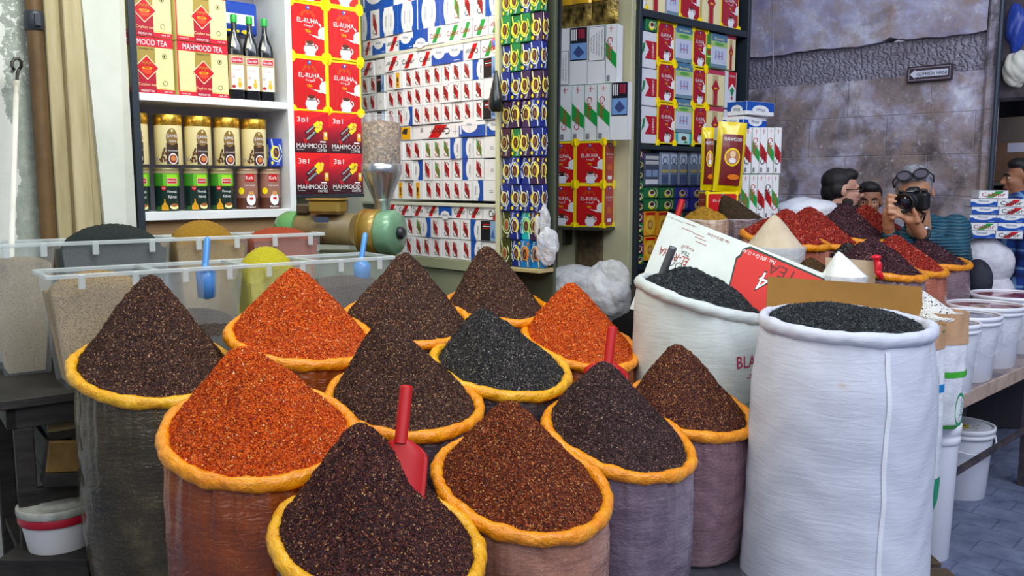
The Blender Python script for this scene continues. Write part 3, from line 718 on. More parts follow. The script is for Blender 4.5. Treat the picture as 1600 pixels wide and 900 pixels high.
def art_sanli(mb, h):
    D = mat('#7a5f2c', .4); 
    mb.el(.012, h*.68, .026, h*.24, D, 1, 20); mb.rc(-.014, 0.004, .038, h*.55, mat('#3c2418', .4), 2, 5)
    mb.el(.012, h*.70, .023, h*.21, mat('#8a6a34', .4), 3, 20)
    mb.tx('ŞANLI', .012, h*.72, .018, WHT, 4, w=.046); mb.tx('Kahve', .014, h*.60, .010, WHT, 4, w=.026); mb.el(.012, h*.86, .004, .007, CREAM, 4, 8)
    mb.tx('TÜRK KAHVESİ', .012, h*.36, .008, WHT, 4, w=.044)
    mb.el(.012, h*.15, .019, h*.14, WHT, 5, 18); mb.el(.012, h*.15, .015, h*.11, mat('#8a2a18', .4), 6, 16); mb.el(.012, h*.16, .010, h*.07, mat('#d08040', .4), 7, 12)
    rr = random.Random(3)
    for i in range(26):
        x = -.045 + rr.random()*.034; z = h*(.08 + rr.random()*.42*(x+.05)/.034)
        mb.el(x, z, .0035, .005, BRN, 3 + i % 2, 7)
    mb.rc(-.066, h*.12, -.056, h*.2, mat('#a0a8b8', .5), 2)
def art_green(mb, h):
    mb.rc(-.075, h*.62, .075, h*.94, mat('#6cc024', .35), 1, 12); mb.rc(-.075, h*.62, -.02, h*.94, mat('#3d8a20', .35), 2, 5); mb.rc(-.075, h*.94, .075, h, mat('#a89870', .35), 2, 12)
    mb.rc(-.004, h*.62, .045, h*.9, mat('#a0e028', .35), 3, 4); mb.rc(-.004, h*.68, .042, h*.82, mat('#f0d0c0', .4), 4, 4); mb.rc(-.001, h*.695, .039, h*.805, RED, 5, 4)
    mb.tx('ASLANOGLU', .019, h*.75, .009, WHT, 6, w=.036); mb.el(-.018, h*.57, .010, .011, RED, 4, 14); mb.tx('Toz', -.018, h*.57, .007, WHT, 5, w=.012)
    mb.tx('Menengiç', .018, h*.48, .014, WHT, 4, w=.042); mb.tx('Kahvesi', .018, h*.36, .014, WHT, 4, w=.036)
    mb.lathe; 
    mb.pl([(-.03, .004), (.0, .004), (-.002, h*.12), (-.012, h*.22), (-.013, h*.30), (-.018, h*.30), (-.018, h*.22), (-.03, h*.12)], mat('#d89a18', .3), 4)
    mb.el(.024, h*.11, .019, h*.07, CREAM, 5, 14); mb.el(.024, h*.15, .016, h*.04, mat('#a86030', .4), 6, 14)
    mb.rc(-.055, .002, -.032, h*.12, mat('#2a5a28', .5), 4, 3)
def art_kirk(mb, h):
    mb.rc(-.075, h*.93, .075, h, mat('#b89a80', .35), 2, 12); mb.rc(-.075, 0, .075, h*.3, mat('#5a3020', .4), 1, 12)
    mb.rc(-.012, h*.74, .032, h*.92, RED, 3, 4); mb.tx('Kırk', .009, h*.83, .018, WHT, 4, w=.036); mb.tx('TÜRK KAHVESİ', .010, h*.63, .010, WHT, 4, w=.05)
    mb.el(-.032, h*.48, .014, .017, YEL, 3, 14); mb.el(.014, h*.26, .022, h*.16, WHT, 4, 16); mb.el(.014, h*.42, .013, h*.06, mat('#d09a60', .4), 5, 14); mb.rc(.006, h*.26, .022, h*.31, RED, 6)
    mb.tx('Kahve', .012, h*.06, .010, WHT, 6, w=.04)
sanli = tin(.232, .062, mat('#eedfa4', .3, coat=.3), GOLDM, .05, art_sanli, 's')
green = tin(.200, .0555, mat('#16302a', .3, coat=.3), mat('#94885c', .3, .4), .014, art_green, 'g')
kirk = tin(.200, .0525, mat('#a47060', .3, coat=.3), mat('#a8876c', .3, .4), .012, art_kirk, 'k')
def put_tin(t_, plane, s_, z_, rot, label, group, name='coffee_tin'):
    r = empty(name, label, 'coffee tin', group, matrix=plane.mat(s_, z_, .085, rot)); child('body', t_[0], r); child('lid', t_[1], r, 'gold lid' if t_ is sanli else None)
# facing: turn towards the camera
for i, u in enumerate((206, 261, 308, 354, 397)):
    s_, _ = SH.hit(u, 258); _, z_ = sz(0, 1.677)
    put_tin(sanli, SH, s_ + .045, z_, -.42 + (.1, .12, .16, .0, .18)[i], 'cream coffee tin with gold lid and brown oval badge, %s in the top tin row' % ORD[i], 'cream tins stacked on green and brown tins')
for i, u in enumerate((211, 259, 305, 346)):
    s_, _ = SH.hit(u, 333); _, z_ = sz(0, 1.474)
    put_tin(green, SH, s_ + .045, z_, -.42 + (.1, .12, .2, .1)[i], 'dark green coffee tin with lime band, %s from left on the lower shelf' % ORD[i], 'green tins on the lower shelf')
for i, u in enumerate((388, 424)):
    s_, _ = SH.hit(u, 330); _, z_ = sz(0, 1.474)
    put_tin(kirk, SH, s_ + .04, z_, -.42 + (.05, .1)[i], ('brown and pink coffee tin with red badge beside the green tins', 'brown and pink coffee tin with red badge nearest the shelf end')[i], 'brown tins on the lower shelf')
cb_blue = proto(P_coffee, NAVY, mat('#cfe0f4', .4), BRN, YEL, text='Türk')
s_, _ = SH.hit(424, 257); me_small = P_coffee(mat('#1c3cb0', .35, coat=.3), mat('#cfe0f4', .4), BRN, YEL, .07, .14, .07, text='Türk')
put('coffee_box', me_small, SH, s_+.02, sz(0, 1.677)[1], .05, label='small blue coffee box standing on the brown tins beside the cream tins', cat='coffee box')
# bottles
def bottle_parts():
    G = mat('#0b0d10', .12, coat=.6); mbB = MB(); w_ = .038
    prof = [(w_*.96, 0), (w_, .008), (w_, .24), (w_*.9, .265), (.017, .325), (.014, .335), (.013, .385)]
    vs_, fs = [], []; n = 24
    for (r, z) in prof:
        for i in range(n):
            a = 2*PI*i/n; k = 1.0
            if z < .27: k = 1/max(abs(math.cos(a)), abs(math.sin(a)))**.75
            vs_.append((r*k*math.cos(a)*.96, r*k*math.sin(a)*.96, z))
    for j in range(len(prof)-1):
        for i in range(n): k = (i+1) % n; fs.append((j*n+i, j*n+k, (j+1)*n+k, (j+1)*n+i))
    fs.append(tuple(range(n))); mbB.add(vs_, fs, G, True)
    mbC = MB(); mbC.lathe([(.0165, .372), (.0165, .375), (.0165, .405), (.014, .410)], mat('#14a038', .4), 20)
    mbL = MB(); mbL.T = Matrix.Translation((-.037, -.0385, 0)); W = .074
    mbL.box(0, .0, .05, W, .0775, .215, mat('#b2965f', .45), .004)
    mbL.rc(.0, .05, W, .215, mat('#b2965f', .45), 1); mbL.rc(.012, .175, W-.004, .205, WHT, 2); mbL.rc(.014, .177, W-.006, .203, mat('#c01c34', .4), 3); mbL.tx('Sarelle', W*.55, .19, .012, WHT, 4, w=.042)
    mbL.rc(.012, .05, W-.004, .168, mat('#e8ecd8', .45), 2); mbL.tx('Nar Ekşisi', W*.5, .145, .010, mat('#b070a0', .5), 3, w=.036); mbL.el(W*.68, .075, .010, .016, GOLD, 3, 10); mbL.el(W*.68, .098, .006, .008, GOLD, 3, 8); mbL.el(W*.3, .065, .010, .008, DRED, 3, 8); mbL.arc(W*.3, .11, .004, .007, 0, 360, mat('#c080a0', .5), 3, 10)
    return mbB.mesh('glass_body'), mbC.mesh('cap'), mbL.mesh('paper_label')
bp = bottle_parts()
for i, u in enumerate((382, 408, 434)):
    s_, z_ = sz((.515, .592, .668)[i], 1.978)
    r = empty('syrup_bottle', 'dark glass syrup bottle with green cap, ' + ('beside the cream tea boxes', 'middle one of three', 'nearest the end of the white shelf')[i], 'bottle', 'dark bottles on the white shelf', matrix=SH.mat(s_, z_, .07, -.30))
    child('glass_body', bp[0], r); child('cap', bp[1], r, 'green cap'); child('paper_label', bp[2], r, 'tan and cream label')
s_, z_ = sz(.50, 2.33)
mb = MB(); mb.lathe([(.045, 0), (.046, .30)], mat('#4a4038', .4), 20); mb.lathe([(.047, .30), (.047, .32), (.04, .33)], mat('#8a6a30', .3, .6), 20); mb.mats
link('jar', mb.mesh('jar'), matrix=SH.mat(sz(.56, 0)[0], sz(0, 1.978)[1], .2), label='brown jar standing behind the dark bottles', cat='jar')
mb = MB(); mb.box(0, 0, 0, .19, .12, .16, mat('#1440a8', .35, coat=.3), .01); mb.rc(.02, .01, .09, .022, YEL, 1); mb.el(.12, .015, .02, .01, YEL, 1); mb.rc(.02, .05, .17, .10, WHT, 1)
link('coffee_packet', mb.mesh('coffee_packet'), matrix=SH.mat(sz(.49, 0)[0], sz(0, 1.978)[1] + .331, .14), label='blue and yellow packet lying on the jar above the bottles', cat='packet')

# ================= stack of tea and coffee boxes beside the shelf
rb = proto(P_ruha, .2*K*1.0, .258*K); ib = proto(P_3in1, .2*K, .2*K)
zr = [(1.544, ib), (1.744, ib), (1.945, rb), (2.204, rb), (2.463, rb)]
RN = ['bottom row', 'second row up', 'third row up', 'fourth row up', 'top row']
for r, (z_, me) in enumerate(zr):
    for c in range(2):
        s_, zz = sz(.765 + .2*c, z_)
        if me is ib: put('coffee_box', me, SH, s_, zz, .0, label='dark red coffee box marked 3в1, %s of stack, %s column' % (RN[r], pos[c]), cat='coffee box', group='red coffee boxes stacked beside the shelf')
        else: put('tea_box', me, SH, s_, zz, .0, label='red and yellow tea box stacked beside white shelf, %s, %s column' % (RN[r], pos[c]), cat='tea box', group='red and yellow tea boxes stacked beside the shelf')
part_box('bracket_shelf', unit, (sz(.768, 0)[0], 0, sz(0, 1.525)[1], sz(1.168, 0)[0], .16, sz(0, 1.543)[1]), DK, 'dark shelf carrying the boxes')
part_box('backing_panel', unit, (sz(.768, 0)[0], .16, 1.2, sz(1.168, 0)[0], .175, 3.2), mat('#b4b8a8', .6))

# ================= cigarette wall
def cig(me, s_, z_, lab, y=0.0):
    put('cigarette_carton', me, CG, s_, z_, y + random.uniform(0, .012), label=lab, cat='cigarette carton', group='cigarette cartons on the wall rack')
CN = {'r': 'red-slashed', 'g': 'green-slashed', 'b': 'blue', 'B': 'blue', 'y': 'yellow-marked', 'd': 'dark', 'w': 'plain white'}
def cig_row(seq, s0_, s1_, z_, h, where, d=.27):
    n = len(seq); w_ = (s1_-s0_)/n
    for i, c in enumerate(seq):
        kind = {'r': 'red', 'R': 'red', 'g': 'green', 'G': 'green', 'b': 'blue', 'B': 'blue', 'y': 'yellow', 'w': 'white', 'd': 'dark'}[c]
        me = proto(P_cig_end, kind, round(w_, 4), round(h, 4), d, flip=c in 'RGB')
        cig(me, s0_ + i*w_, z_, '%s cigarette carton end, %s from left, %s' % (CN.get(c, CN.get(c.lower())), ORD[i], where))
# block between the shelves
cig_row('ryRRrrrRRb', -.928, -.12, 2.112, .098, 'middle block, top row')
cig_row('rrRRRRrrRR', -.928, -.12, 2.012, .099, 'middle block, second row')
cig_row('rrBRRRRRRr', -.928, -.12, 1.910, .101, 'middle block, third row')
for z_, k, t_ in ((2.112, 'dark', 'upper dark'), (2.012, 'white', 'plain white'), (1.910, 'dark', 'lower dark')):
    cig(proto(P_cig_end, k, .1, .099, .27), -.118, z_, '%s cigarette carton at the right end of the middle block' % t_)
x = -.928
for i, (k, w_) in enumerate((('red', .145), ('red', .14), ('red', .125), ('blue', .255), ('red', .125), ('green', .122), ('greenside', .105))):
    cig(proto(P_cig_laid, k, w_-.004, .086, .27, flip=i in (0, 4)), x, 2.212, '%s cigarette carton lying on top of the middle block, %s from left' % ({'red': 'red-slashed', 'blue': 'double blue', 'green': 'green-slashed', 'greenside': 'white end'}[k], ORD[i])); x += w_ + (.0 if i else .0)
cig(proto(P_cig_laid, 'yellow', .09, .074, .2), -.80, 1.832, 'yellow-marked cigarette carton lying under the middle block, left end')
cig(proto(P_cig_long, 'red', .39, .074, .1), -.70, 1.832, 'long red-slashed cigarette carton lying under the middle block')
cig(proto(P_cig_long, 'blue', .20, .074, .1), -.305, 1.832, 'wavy blue cigarette carton lying under the middle block')
cig(proto(P_cig_laid, 'blue', .10, .074, .2), -.103, 1.832, 'short blue cigarette carton end lying at the right under the middle block')
cig_row('rrRGGGbbG', -.86, -.125, 1.722, .105, 'lower block, top row')
cig_row('yRBrGrRbR', -.86, -.125, 1.612, .108, 'lower block, middle row')
cig_row('ryryrrRRRB', -.93, -.125, 1.507, .104, 'lower block, bottom row')
for i, z_ in enumerate((1.722, 1.612, 1.507)): cig(proto(P_cig_end, 'white', .106, .104, .2), -.123, z_, 'plain white carton end at the right of the lower block, %s' % ('top', 'middle', 'bottom')[i])
x = -.955
for i, (k, w_) in enumerate((('red', .125), ('red', .118), ('red', .118), ('red', .118), ('bluetop', .11), ('red', .115), ('red', .115), ('side', .125))):
    cig(proto(P_cig_laid, k, w_-.003, .076, .27), x, 1.412, '%s cigarette carton lying under the lower board, %s from left' % ({'red': 'red-slashed', 'bluetop': 'blue', 'side': 'white and red'}[k], ORD[i])); x += w_
cig_row('RrRGBrRRRb', -.935, -.142, 1.304, .105, 'lowest block, upper row')
cig_row('RRrRrRRRRb', -.935, -.142, 1.197, .105, 'lowest block, bottom row')
cig(proto(P_cig_end, 'dark', .118, .104, .2), -.14, 1.304, 'dark picture carton at the right end of the lowest block')
cig(proto(P_cig_end, 'white', .118, .104, .2), -.14, 1.197, 'plain white carton at the right end of the lowest block')
# left section beside the tea boxes
for r, z_ in enumerate((2.212, 2.112, 2.012, 1.91, 1.81)):
    if r == 0: cig(proto(P_cig_laid, 'red', .13, .086, .27), -1.17, 2.205, 'red-slashed carton lying at the far left behind the tea boxes')
    for i, k in enumerate(('red', 'red', ('dark', 'dark', 'white', 'dark', 'red')[r])):
        if r: cig(proto(P_cig_end, k, .075, .097, .27, flip=i == 0), -1.17 + .077*i, z_-.005, '%s cigarette carton in the narrow left block, %s row, %s' % ({'red': 'red-slashed', 'dark': 'dark', 'white': 'white'}[k], ORD[r-1], ('left', 'middle', 'right')[i]))
cig(proto(P_cig_end, 'white', .08, .085, .2), -1.03, 2.207, 'plain pale carton lying beside the red-slashed one at the far left')
# top shelf: laid row then upright row then big boxes
x = -1.15
for i, (k, w_) in enumerate((('red', .09), ('blue', .13), ('red', .13), ('blue', .13), ('bluetop', .13), ('green', .125), ('green', .12), ('green', .1), ('green', .115), ('green', .105))):
    if i > 4: pass
    cig(proto(P_cig_laid, k, w_-.003, .088, .27, flip=i in (2, 9)), x, 2.32, '%s cigarette carton lying on the top shelf, %s from left' % ({'red': 'red-slashed', 'blue': 'blue wave', 'bluetop': 'blue', 'green': 'green-slashed'}[k], ORD[i])); x += w_
for i, (c, z0_) in enumerate(zip('BRbBbBbBbGRRb', [0]*13)):
    kind = {'r': 'red', 'g': 'green', 'b': 'blue'}[c.lower()]
    cig(proto(P_cig_end, kind, .084, .155, .27, flip=c in 'RGB'), -1.15 + .087*i, 2.410, '%s cigarette carton upright on the top shelf, %s from left' % (CN[c.lower()], (ORD + ['last'])[i]))
cig(proto(P_cig_long, 'blue', .30, .13, .2), -1.15, 2.567, 'large blue and white box lying on top at the upper left of the rack')
cig(proto(P_cig_long, 'red', .34, .13, .2), -.84, 2.567, 'large white box with red slash lying on top of the rack')
cig(proto(P_cig_end, 'white', .28, .12, .2), -.49, 2.567, 'plain white box lying on top of the rack')
# key tag and black bag hung on the rack post
mb = MB(); c0 = P(772, 68, 4.1)
mb.ball(c0, (.014, .004, .028), mat('#e8406a', .4)); mb.ball(c0 + Vector((0, -.003, 0)), (.008, .004, .016), mat('#4a7af0', .4)); mb.tube([c0 - Vector((0, 0, .03)) + Vector((.012*math.cos(a), 0, .012*math.sin(a))) for a in [k*PI/6 for k in range(13)]], .002, GOLDM, 6)
mb.tube([c0 + Vector((0, 0, .028)), c0 + Vector((0, .01, .12))], .0015, GOLDM, 5)
wobj('key_tag', mb, c0, label='pink and blue key tag hanging beside the coffee boxes', cat='key tag')
# ================= column of Turkish coffee boxes
KC = Plane(*P(782, 290, 4.12).xy, (.766, -.643))
kinds = {'g': (mat('#0f7a3a', .35, coat=.3), mat('#e8e060', .4), BRN, YEL), 'n': (NAVY, mat('#d0dcf0', .4), BRN, YEL), 'p': (PURP, mat('#e8e4a0', .4), BRN, YEL), 'm': (mat('#4a2438', .35), mat('#e8e4a0', .4), BRN, mat('#8a7a3a', .4)),
         'o': (mat('#3c3c14', .35), mat('#dfe6b0', .4), mat('#a0583a', .4), mat('#6a7020', .4)), 't': (TEAL, mat('#c8f0d0', .4), BRN, mat('#b8e040', .4)), 'b': (mat('#1a78b8', .35), mat('#f0c070', .4), BRN, mat('#f08020', .4))}
kn = {'g': 'green', 'n': 'navy blue', 'p': 'purple', 'm': 'maroon', 'o': 'olive', 't': 'turquoise', 'b': 'bright blue'}
rows = ['gngb', 'ggng', 'gggp', 'ngnn', 'nnpp', 'pppn', 'mgpn', 'nnnp', 'nnnn', 'ontp', 'onbb'][::-1]
vb = [417, 374, 330, 288, 245, 200, 157, 112, 68, 23, -21]
rz_ = [KC.hit(800, v_)[1] for v_ in vb]
for r, seq in enumerate(rows):
    z_ = rz_[r]; h_ = (rz_[r+1]-z_) if r+1 < len(rz_) else .14
    for c, k in enumerate(seq):
        me = proto(P_coffee, kinds[k][0], kinds[k][1], kinds[k][2], kinds[k][3], .0585, round(h_-.001, 3), .05, rot=(r in (0, 1, 3, 5) and c > 0))
        put('coffee_box', me, KC, .059*c, z_, .01*((r+c) % 2), label='%s Turkish coffee box by the metal post, %s row up, %s from left' % (kn[k], ORD[r], ORD[c]), cat='coffee box', group='coffee boxes in the narrow column')
root = empty('display_stand', 'narrow cream stand carrying the column of coffee boxes', 'stand', matrix=KC.mat(0, 0))
part_box('side_post', root, (-.03, -.005, .0, -.005, .1, 3.3), mat('#c8c49c', .5)); part_box('foot_board', root, (-.02, -.01, rz_[0]-.02, .245, .1, rz_[0]-.001), mat('#b8a878', .5)); part_box('back_panel', root, (-.03, .10, 0, .245, .12, 3.3), mat('#4b5240', .6))
mb = MB(); c0 = P(775, 110, 4.0)
mb.lathe([(.006, 0), (.016, -.05), (.034, -.13), (.036, -.17), (.02, -.19)][::-1], mat('#0e1612', .25, coat=.5), 12)
o = mb.obj('plastic_bag', label='small black plastic bag hanging between the cartons and the coffee boxes', cat='plastic bag'); o.location = c0

# ================= pillar goods
def pz(u, v): return PL.hit(u, v)
w1 = pz(917, 290)[0] - pz(874, 290)[0]; zb = [pz(900, 352)[1], pz(900, 288)[1]]; hh = zb[1]-zb[0]
rb2 = proto(P_ruha, round(w1, 3), round(hh, 3), .15)
for r in range(2):
    for c in range(2):
        put('tea_box', rb2, PL, pz(874, 290)[0] + w1*c, zb[r], -.17, label='red and yellow tea box on the cream pillar shelf, %s %s' % (('lower', 'upper')[r], pos[c]), cat='tea box', group='tea boxes on the pillar shelf')
br = empty('pillar_shelf', 'small dark shelf fixed to the cream pillar under the tea boxes', 'shelf', matrix=PL.mat(0, 0))
part_box('shelf_board', br, (pz(872, 290)[0], -.18, zb[0]-.02, pz(874, 290)[0]+2*w1+.01, -.02, zb[0]-.001), mat('#3a3a2c', .5))
part_box('bracket', br, (.1, -.1, zb[0]-.12, .12, -.0, zb[0]-.02), mat('#3a3a2c', .5))
z0 = zb[0] + 2*hh + .003; hs = pz(900, 138)[1] - z0; ws = (pz(970, 180)[0] - pz(873, 180)[0])/5
for i, f_ in enumerate((False, True, True, False, False)):
    put('cigarette_carton', proto(P_cig_stand, 'green', round(ws-.001, 4), round(hs, 3), .09, flip=f_), PL, pz(873, 180)[0] + ws*i, z0, -.16, label='green-slashed carton upright on the pillar tea boxes, %s from left' % ORD[i], cat='cigarette carton', group='upright cartons on the pillar')
put('cigarette_carton', proto(P_cig_photo, .105, round(hs+.005, 3), .06), PL, pz(970, 180)[0]+.002, z0, -.15, label='cigarette carton with dark blue warning picture beside the green-slashed cartons', cat='cigarette carton')
z1_ = z0 + hs + .003; h1 = pz(900, 50)[1] - z1_; a0 = pz(880, 90)[0]; w2 = (pz(962, 90)[0]-a0)/3
put('cigarette_carton', proto(P_cig_warning, round(w2-.002, 3), round(h1, 3), .09, flip=True), PL, a0, z1_, -.15, label='white carton with low text panel left of the blue picture', cat='cigarette carton')
put('cigarette_carton', proto(P_cig_photo, round(w2-.002, 3), round(h1, 3), .09), PL, a0+w2, z1_, -.15, label='upper cigarette carton with dark blue warning picture between two text panels', cat='cigarette carton')
put('cigarette_carton', proto(P_cig_warning, round(w2-.002, 3), round(h1, 3), .09), PL, a0+2*w2, z1_, -.15, label='white carton with high text panel right of the blue picture', cat='cigarette carton')
put('cigarette_carton', proto(P_cig_stand, 'green', .07, round(h1, 3), .09), PL, a0+3*w2, z1_, -.15, label='single green-slashed carton standing beside the white text cartons', cat='cigarette carton')
# gold foil coffee bags
def foil_bag(wd, h, m1, art):
    mb = MB(); n, k = 14, 16; V_, F_ = [], []
    rr = random.Random(5)
    for side in (-1, 1):
        for j in range(k+1):
            for i in range(n+1):
                x, z = i/n, j/k
                bul = (math.sin(PI*x)**.6)*(math.sin(PI*min(1, z*1.02))**.5)*.04 if 0 < j < k else .001
                V_.append((x*wd, .04 + side*(bul + .002*rr.uniform(-1, 1)), z*h))
    o_ = (n+1)*(k+1)
    for s2 in (0, 1):
        for j in range(k):
            for i in range(n):
                a = s2*o_ + j*(n+1)+i; q = (a, a+1, a+n+2, a+n+1); F_.append(q if s2 == 0 else q[::-1])
    mb.add(V_, F_, m1, True); art(mb, wd, h); return mb.mesh('coffee_bag')
def dome(y0=.0):
    return None
def art_gold(mb, wd, h):
    def wp(q): 
        x, z = q.x/wd, q.z/h
        bul = (math.sin(PI*min(max(x, 0), 1))**.6)*(math.sin(PI*min(max(z, 0), 1))**.5)*.04
        return (q.x, .04 - bul - .004 + q.y, q.z)
    mb.warp = wp; mb.eps = .001
    Y = mat('#f0b818', .2, .2, coat=.6); n = 8
    for j in range(6):
        for i in range(n):
            x0, x1 = wd*(.14 + .72*i/n), wd*(.14 + .72*(i+1)/n); z0, z1 = h*(.38 + .5*j/6), h*(.38 + .5*(j+1)/6)
            mb.rc(x0, z0, x1, z1, Y, 2)
    mb.tx('Dibek', wd*.5, h*.68, .026, BLK, 4, w=wd*.5); mb.tx('Kahvesi', wd*.5, h*.56, .026, BLK, 4, w=wd*.62); mb.warp = None
GF = mottled('crinkled_dark_gold_foil', '#2a2010', '#d8b860', 16, .25, .8, 40, .01, metal=.7)
gb = foil_bag(.17, .34, GF, art_gold)
zt = z1_ + h1 + .004
for i, u in enumerate((884, 905, 938)):
    put('coffee_bag', gb, PL, pz(u, 40)[0], zt, -.17 + (.03, .015, 0)[i], label='black and gold foil coffee bag standing above the pillar cartons, %s' % ('leftmost, half hidden', 'middle', 'rightmost')[i], cat='coffee bag', group='foil coffee bags above the pillar')

# ================= black shelf goods
def bs(u, v): return BS.hit(u, v)
BSG = 'packages on the black corner shelf'
def bput(kind, u0, v0, u1, v1, lab, cat, y=.01, name=None, d=.12):
    """u0,u1 edges, v0 top, v1 bottom measured at the left edge"""
    s0_, zb_ = bs(u0, v1); s1_, _ = bs(u1, v1); _, zt_ = bs(u0, v0); w_, h_ = s1_-s0_-.003, zt_-zb_-.002
    me = P_ruha(w_, h_, d, DRED) if kind == 'ruha' else P_shop(kind, w_, h_, d)
    put(name or 'tea_box', me, BS, s0_, zb_, y, label=lab, cat=cat)
BR = ['top', 'middle', 'bottom']
for r, (a, b) in enumerate(((45, 103), (104, 163), (164, 223))):
    bput('cherry', 996, a, 1028, b, 'white cherry carton at the left end of the black shelf, %s one' % BR[r], 'carton', name='tobacco_carton')
for r, (a, b) in enumerate(((30, 94), (95, 158), (159, 224))):
    bput('ruha', 1029, a, 1057, b, 'narrow red tea box left of pale packs on black shelf, %s one' % BR[r], 'tea box')
for r, (a, b) in enumerate(((36, 95), (96, 152), (153, 206))):
    bput('pale', 1058, a, 1084, b, 'pale lilac and green tea packet between the red tea boxes, %s one' % BR[r], 'tea packet', name='tea_packet')
for r, (a, b) in enumerate(((42, 103), (104, 163), (164, 225))):
    bput('ruha', 1084, a, 1106, b, 'narrow red tea box right of pale packs on black shelf, %s one' % BR[r], 'tea box')
bput('teal', 1058, 207, 1083, 225, 'small turquoise and white box at the foot of the pale packets', 'box', name='coffee_box')
bput('green', 1106, 48, 1113, 106, 'thin green and yellow packet edge on the black shelf', 'tea packet', name='tea_packet')
bput('pale', 1113, 50, 1138, 104, 'pale lilac packet right of the thin green one', 'tea packet', name='tea_packet')
bput('cream_tea', 1138, 52, 1152, 108, 'narrow cream tea box in the upper right corner of the black shelf', 'tea box')
bput('cream_tea', 1107, 107, 1134, 163, 'cream tea box with red diamond, middle row of the black shelf', 'tea box')
bput('cream_tea', 1107, 165, 1132, 220, 'cream tea box with red diamond behind the yellow coffee bag', 'tea box')
bput('cherry_side', 1135, 110, 1152, 168, 'narrow white cherry box right on the black shelf, upper one', 'carton', name='tobacco_carton')
bput('cherry_side', 1133, 170, 1152, 226, 'narrow white cherry box right on the black shelf, lower one', 'carton', name='tobacco_carton')
bput('mini_blue', 997, 25, 1010, 44, 'little blue coffee box on top of the cherry cartons', 'coffee box', name='coffee_box', y=.02)
bput('mini_green', 1010, 27, 1029, 47, 'little green coffee box on top of the cherry cartons', 'coffee box', name='coffee_box', y=.0)
for i, (k, u0, u1, t_) in enumerate((('ruha', 997, 1012, 'red and yellow tea box at the left end of the top board'), ('cream_tea', 1013, 1042, 'cream and red tea box on the top board'), ('pale', 1045, 1064, 'pale blue packet on the top board'), ('ruha', 1065, 1098, 'broad red and yellow tea box on the top board'), ('cream_tea', 1100, 1128, 'yellowish tea box with red band on the top board'), ('ruha', 1129, 1158, 'red and yellow tea box at the right end of the top board'))):
    s0_, _ = bs(u0, 20); s1_, _ = bs(u1, 20); h_ = .27; w_ = s1_-s0_-.004
    me = P_ruha(w_, h_, .12, DRED) if k == 'ruha' else P_shop(k, w_, h_, .12)
    put('tea_box', me, BS, s0_, 2.627, .01, label=t_, cat='tea box')
# below the middle board
for i in range(11):
    v0 = 232 + i*16.6; k = ('mini_purple', 'mini_dark', 'mini_dark', 'mini_green', 'mini_green', 'mini_dark', 'mini_purple', 'mini_green', 'mini_dark', 'mini_purple', 'mini_green')[i]
    bput(k, 996, v0+.5, 1009, v0+16.2, 'small coffee box in the single column inside the black shelf, %s from top' % ORD[i], 'coffee box', name='coffee_box', d=.08)
bput('barcode_pack', 1010, 238, 1033, 292, 'shrink-wrapped dark pack with bar codes under the middle board', 'pack', name='wrapped_pack')
for i, (a, b) in enumerate(((1034, 1048), (1048, 1061), (1063, 1077), (1079, 1092), (1093, 1106))):
    bput('tin_pack', a, 234, b, 291, 'silvery blue shrink-wrapped coffee pack under the middle board, %s from left' % ORD[i], 'pack', name='wrapped_pack', d=.09)
for r, (a, b) in enumerate(((293, 310), (311, 329))):
    for c, (x0, x1, k) in enumerate(((1009, 1033, 'mini_green'), (1034, 1057, 'mini_green'), (1058, 1080, 'mini_blue'), (1081, 1104, 'mini_blue'))):
        bput(k, x0, a, x1, b, 'small %s coffee box, %s layer below silvery packs, %s from left' % ('green' if c < 2 else 'blue', ('upper', 'lower')[r], ORD[c]), 'coffee box', name='coffee_box')
for r, (a, b) in enumerate(((330, 369), (370, 408))):
    for c, (x0, x1) in enumerate(((1009, 1028), (1029, 1047))):
        bput('orange', x0, a, x1, b, 'orange and yellow packet low in the black shelf, %s %s' % (('upper', 'lower')[r], pos[c]), 'packet', name='coffee_packet')
for c, (x0, x1, k) in enumerate(((1048, 1072, 'mini_green'), (1073, 1100, 'mini_purple'))):
    bput(k, x0, 332, x1, 352, ('green', 'purple')[c] + ' coffee box peeping over the white cardboard', 'coffee box', name='coffee_box')

# ================= carton stack on the counter in front of the stone wall
a = P(1150, 290, 5.05); CS = Plane(a.x, a.y, (.93, .37)); 
def cs(u, v): return CS.hit(u, v)
for r, (v0, v1) in enumerate(((272, 342), (198, 271))):
    e = [1162, 1174, 1186, 1198, 1209, 1220]; off = -4 if r == 0 else 0
    for i in range(5):
        s0_, zb_ = cs(e[i]+off, v1); s1_, _ = cs(e[i+1]+off, v1); _, zt_ = cs(e[i], v0)
        k = ('rgrgr', 'ggrrg')[1-r][i] if r else ('ggrrg')[i]
        me = proto(P_cig_stand, 'red' if k == 'r' else 'green', round(s1_-s0_-.001, 3), round(zt_-zb_-.002, 3), .26, flip=(i % 2 == 0))
        put('cigarette_carton', me, CS, s0_, zb_, .0, label='%s-slashed carton upright in the %s tier before the stone wall, %s from left' % ('red' if k == 'r' else 'green', ('lower', 'upper')[r], ORD[i]), cat='cigarette carton', group='upright cartons stacked before the stone wall')
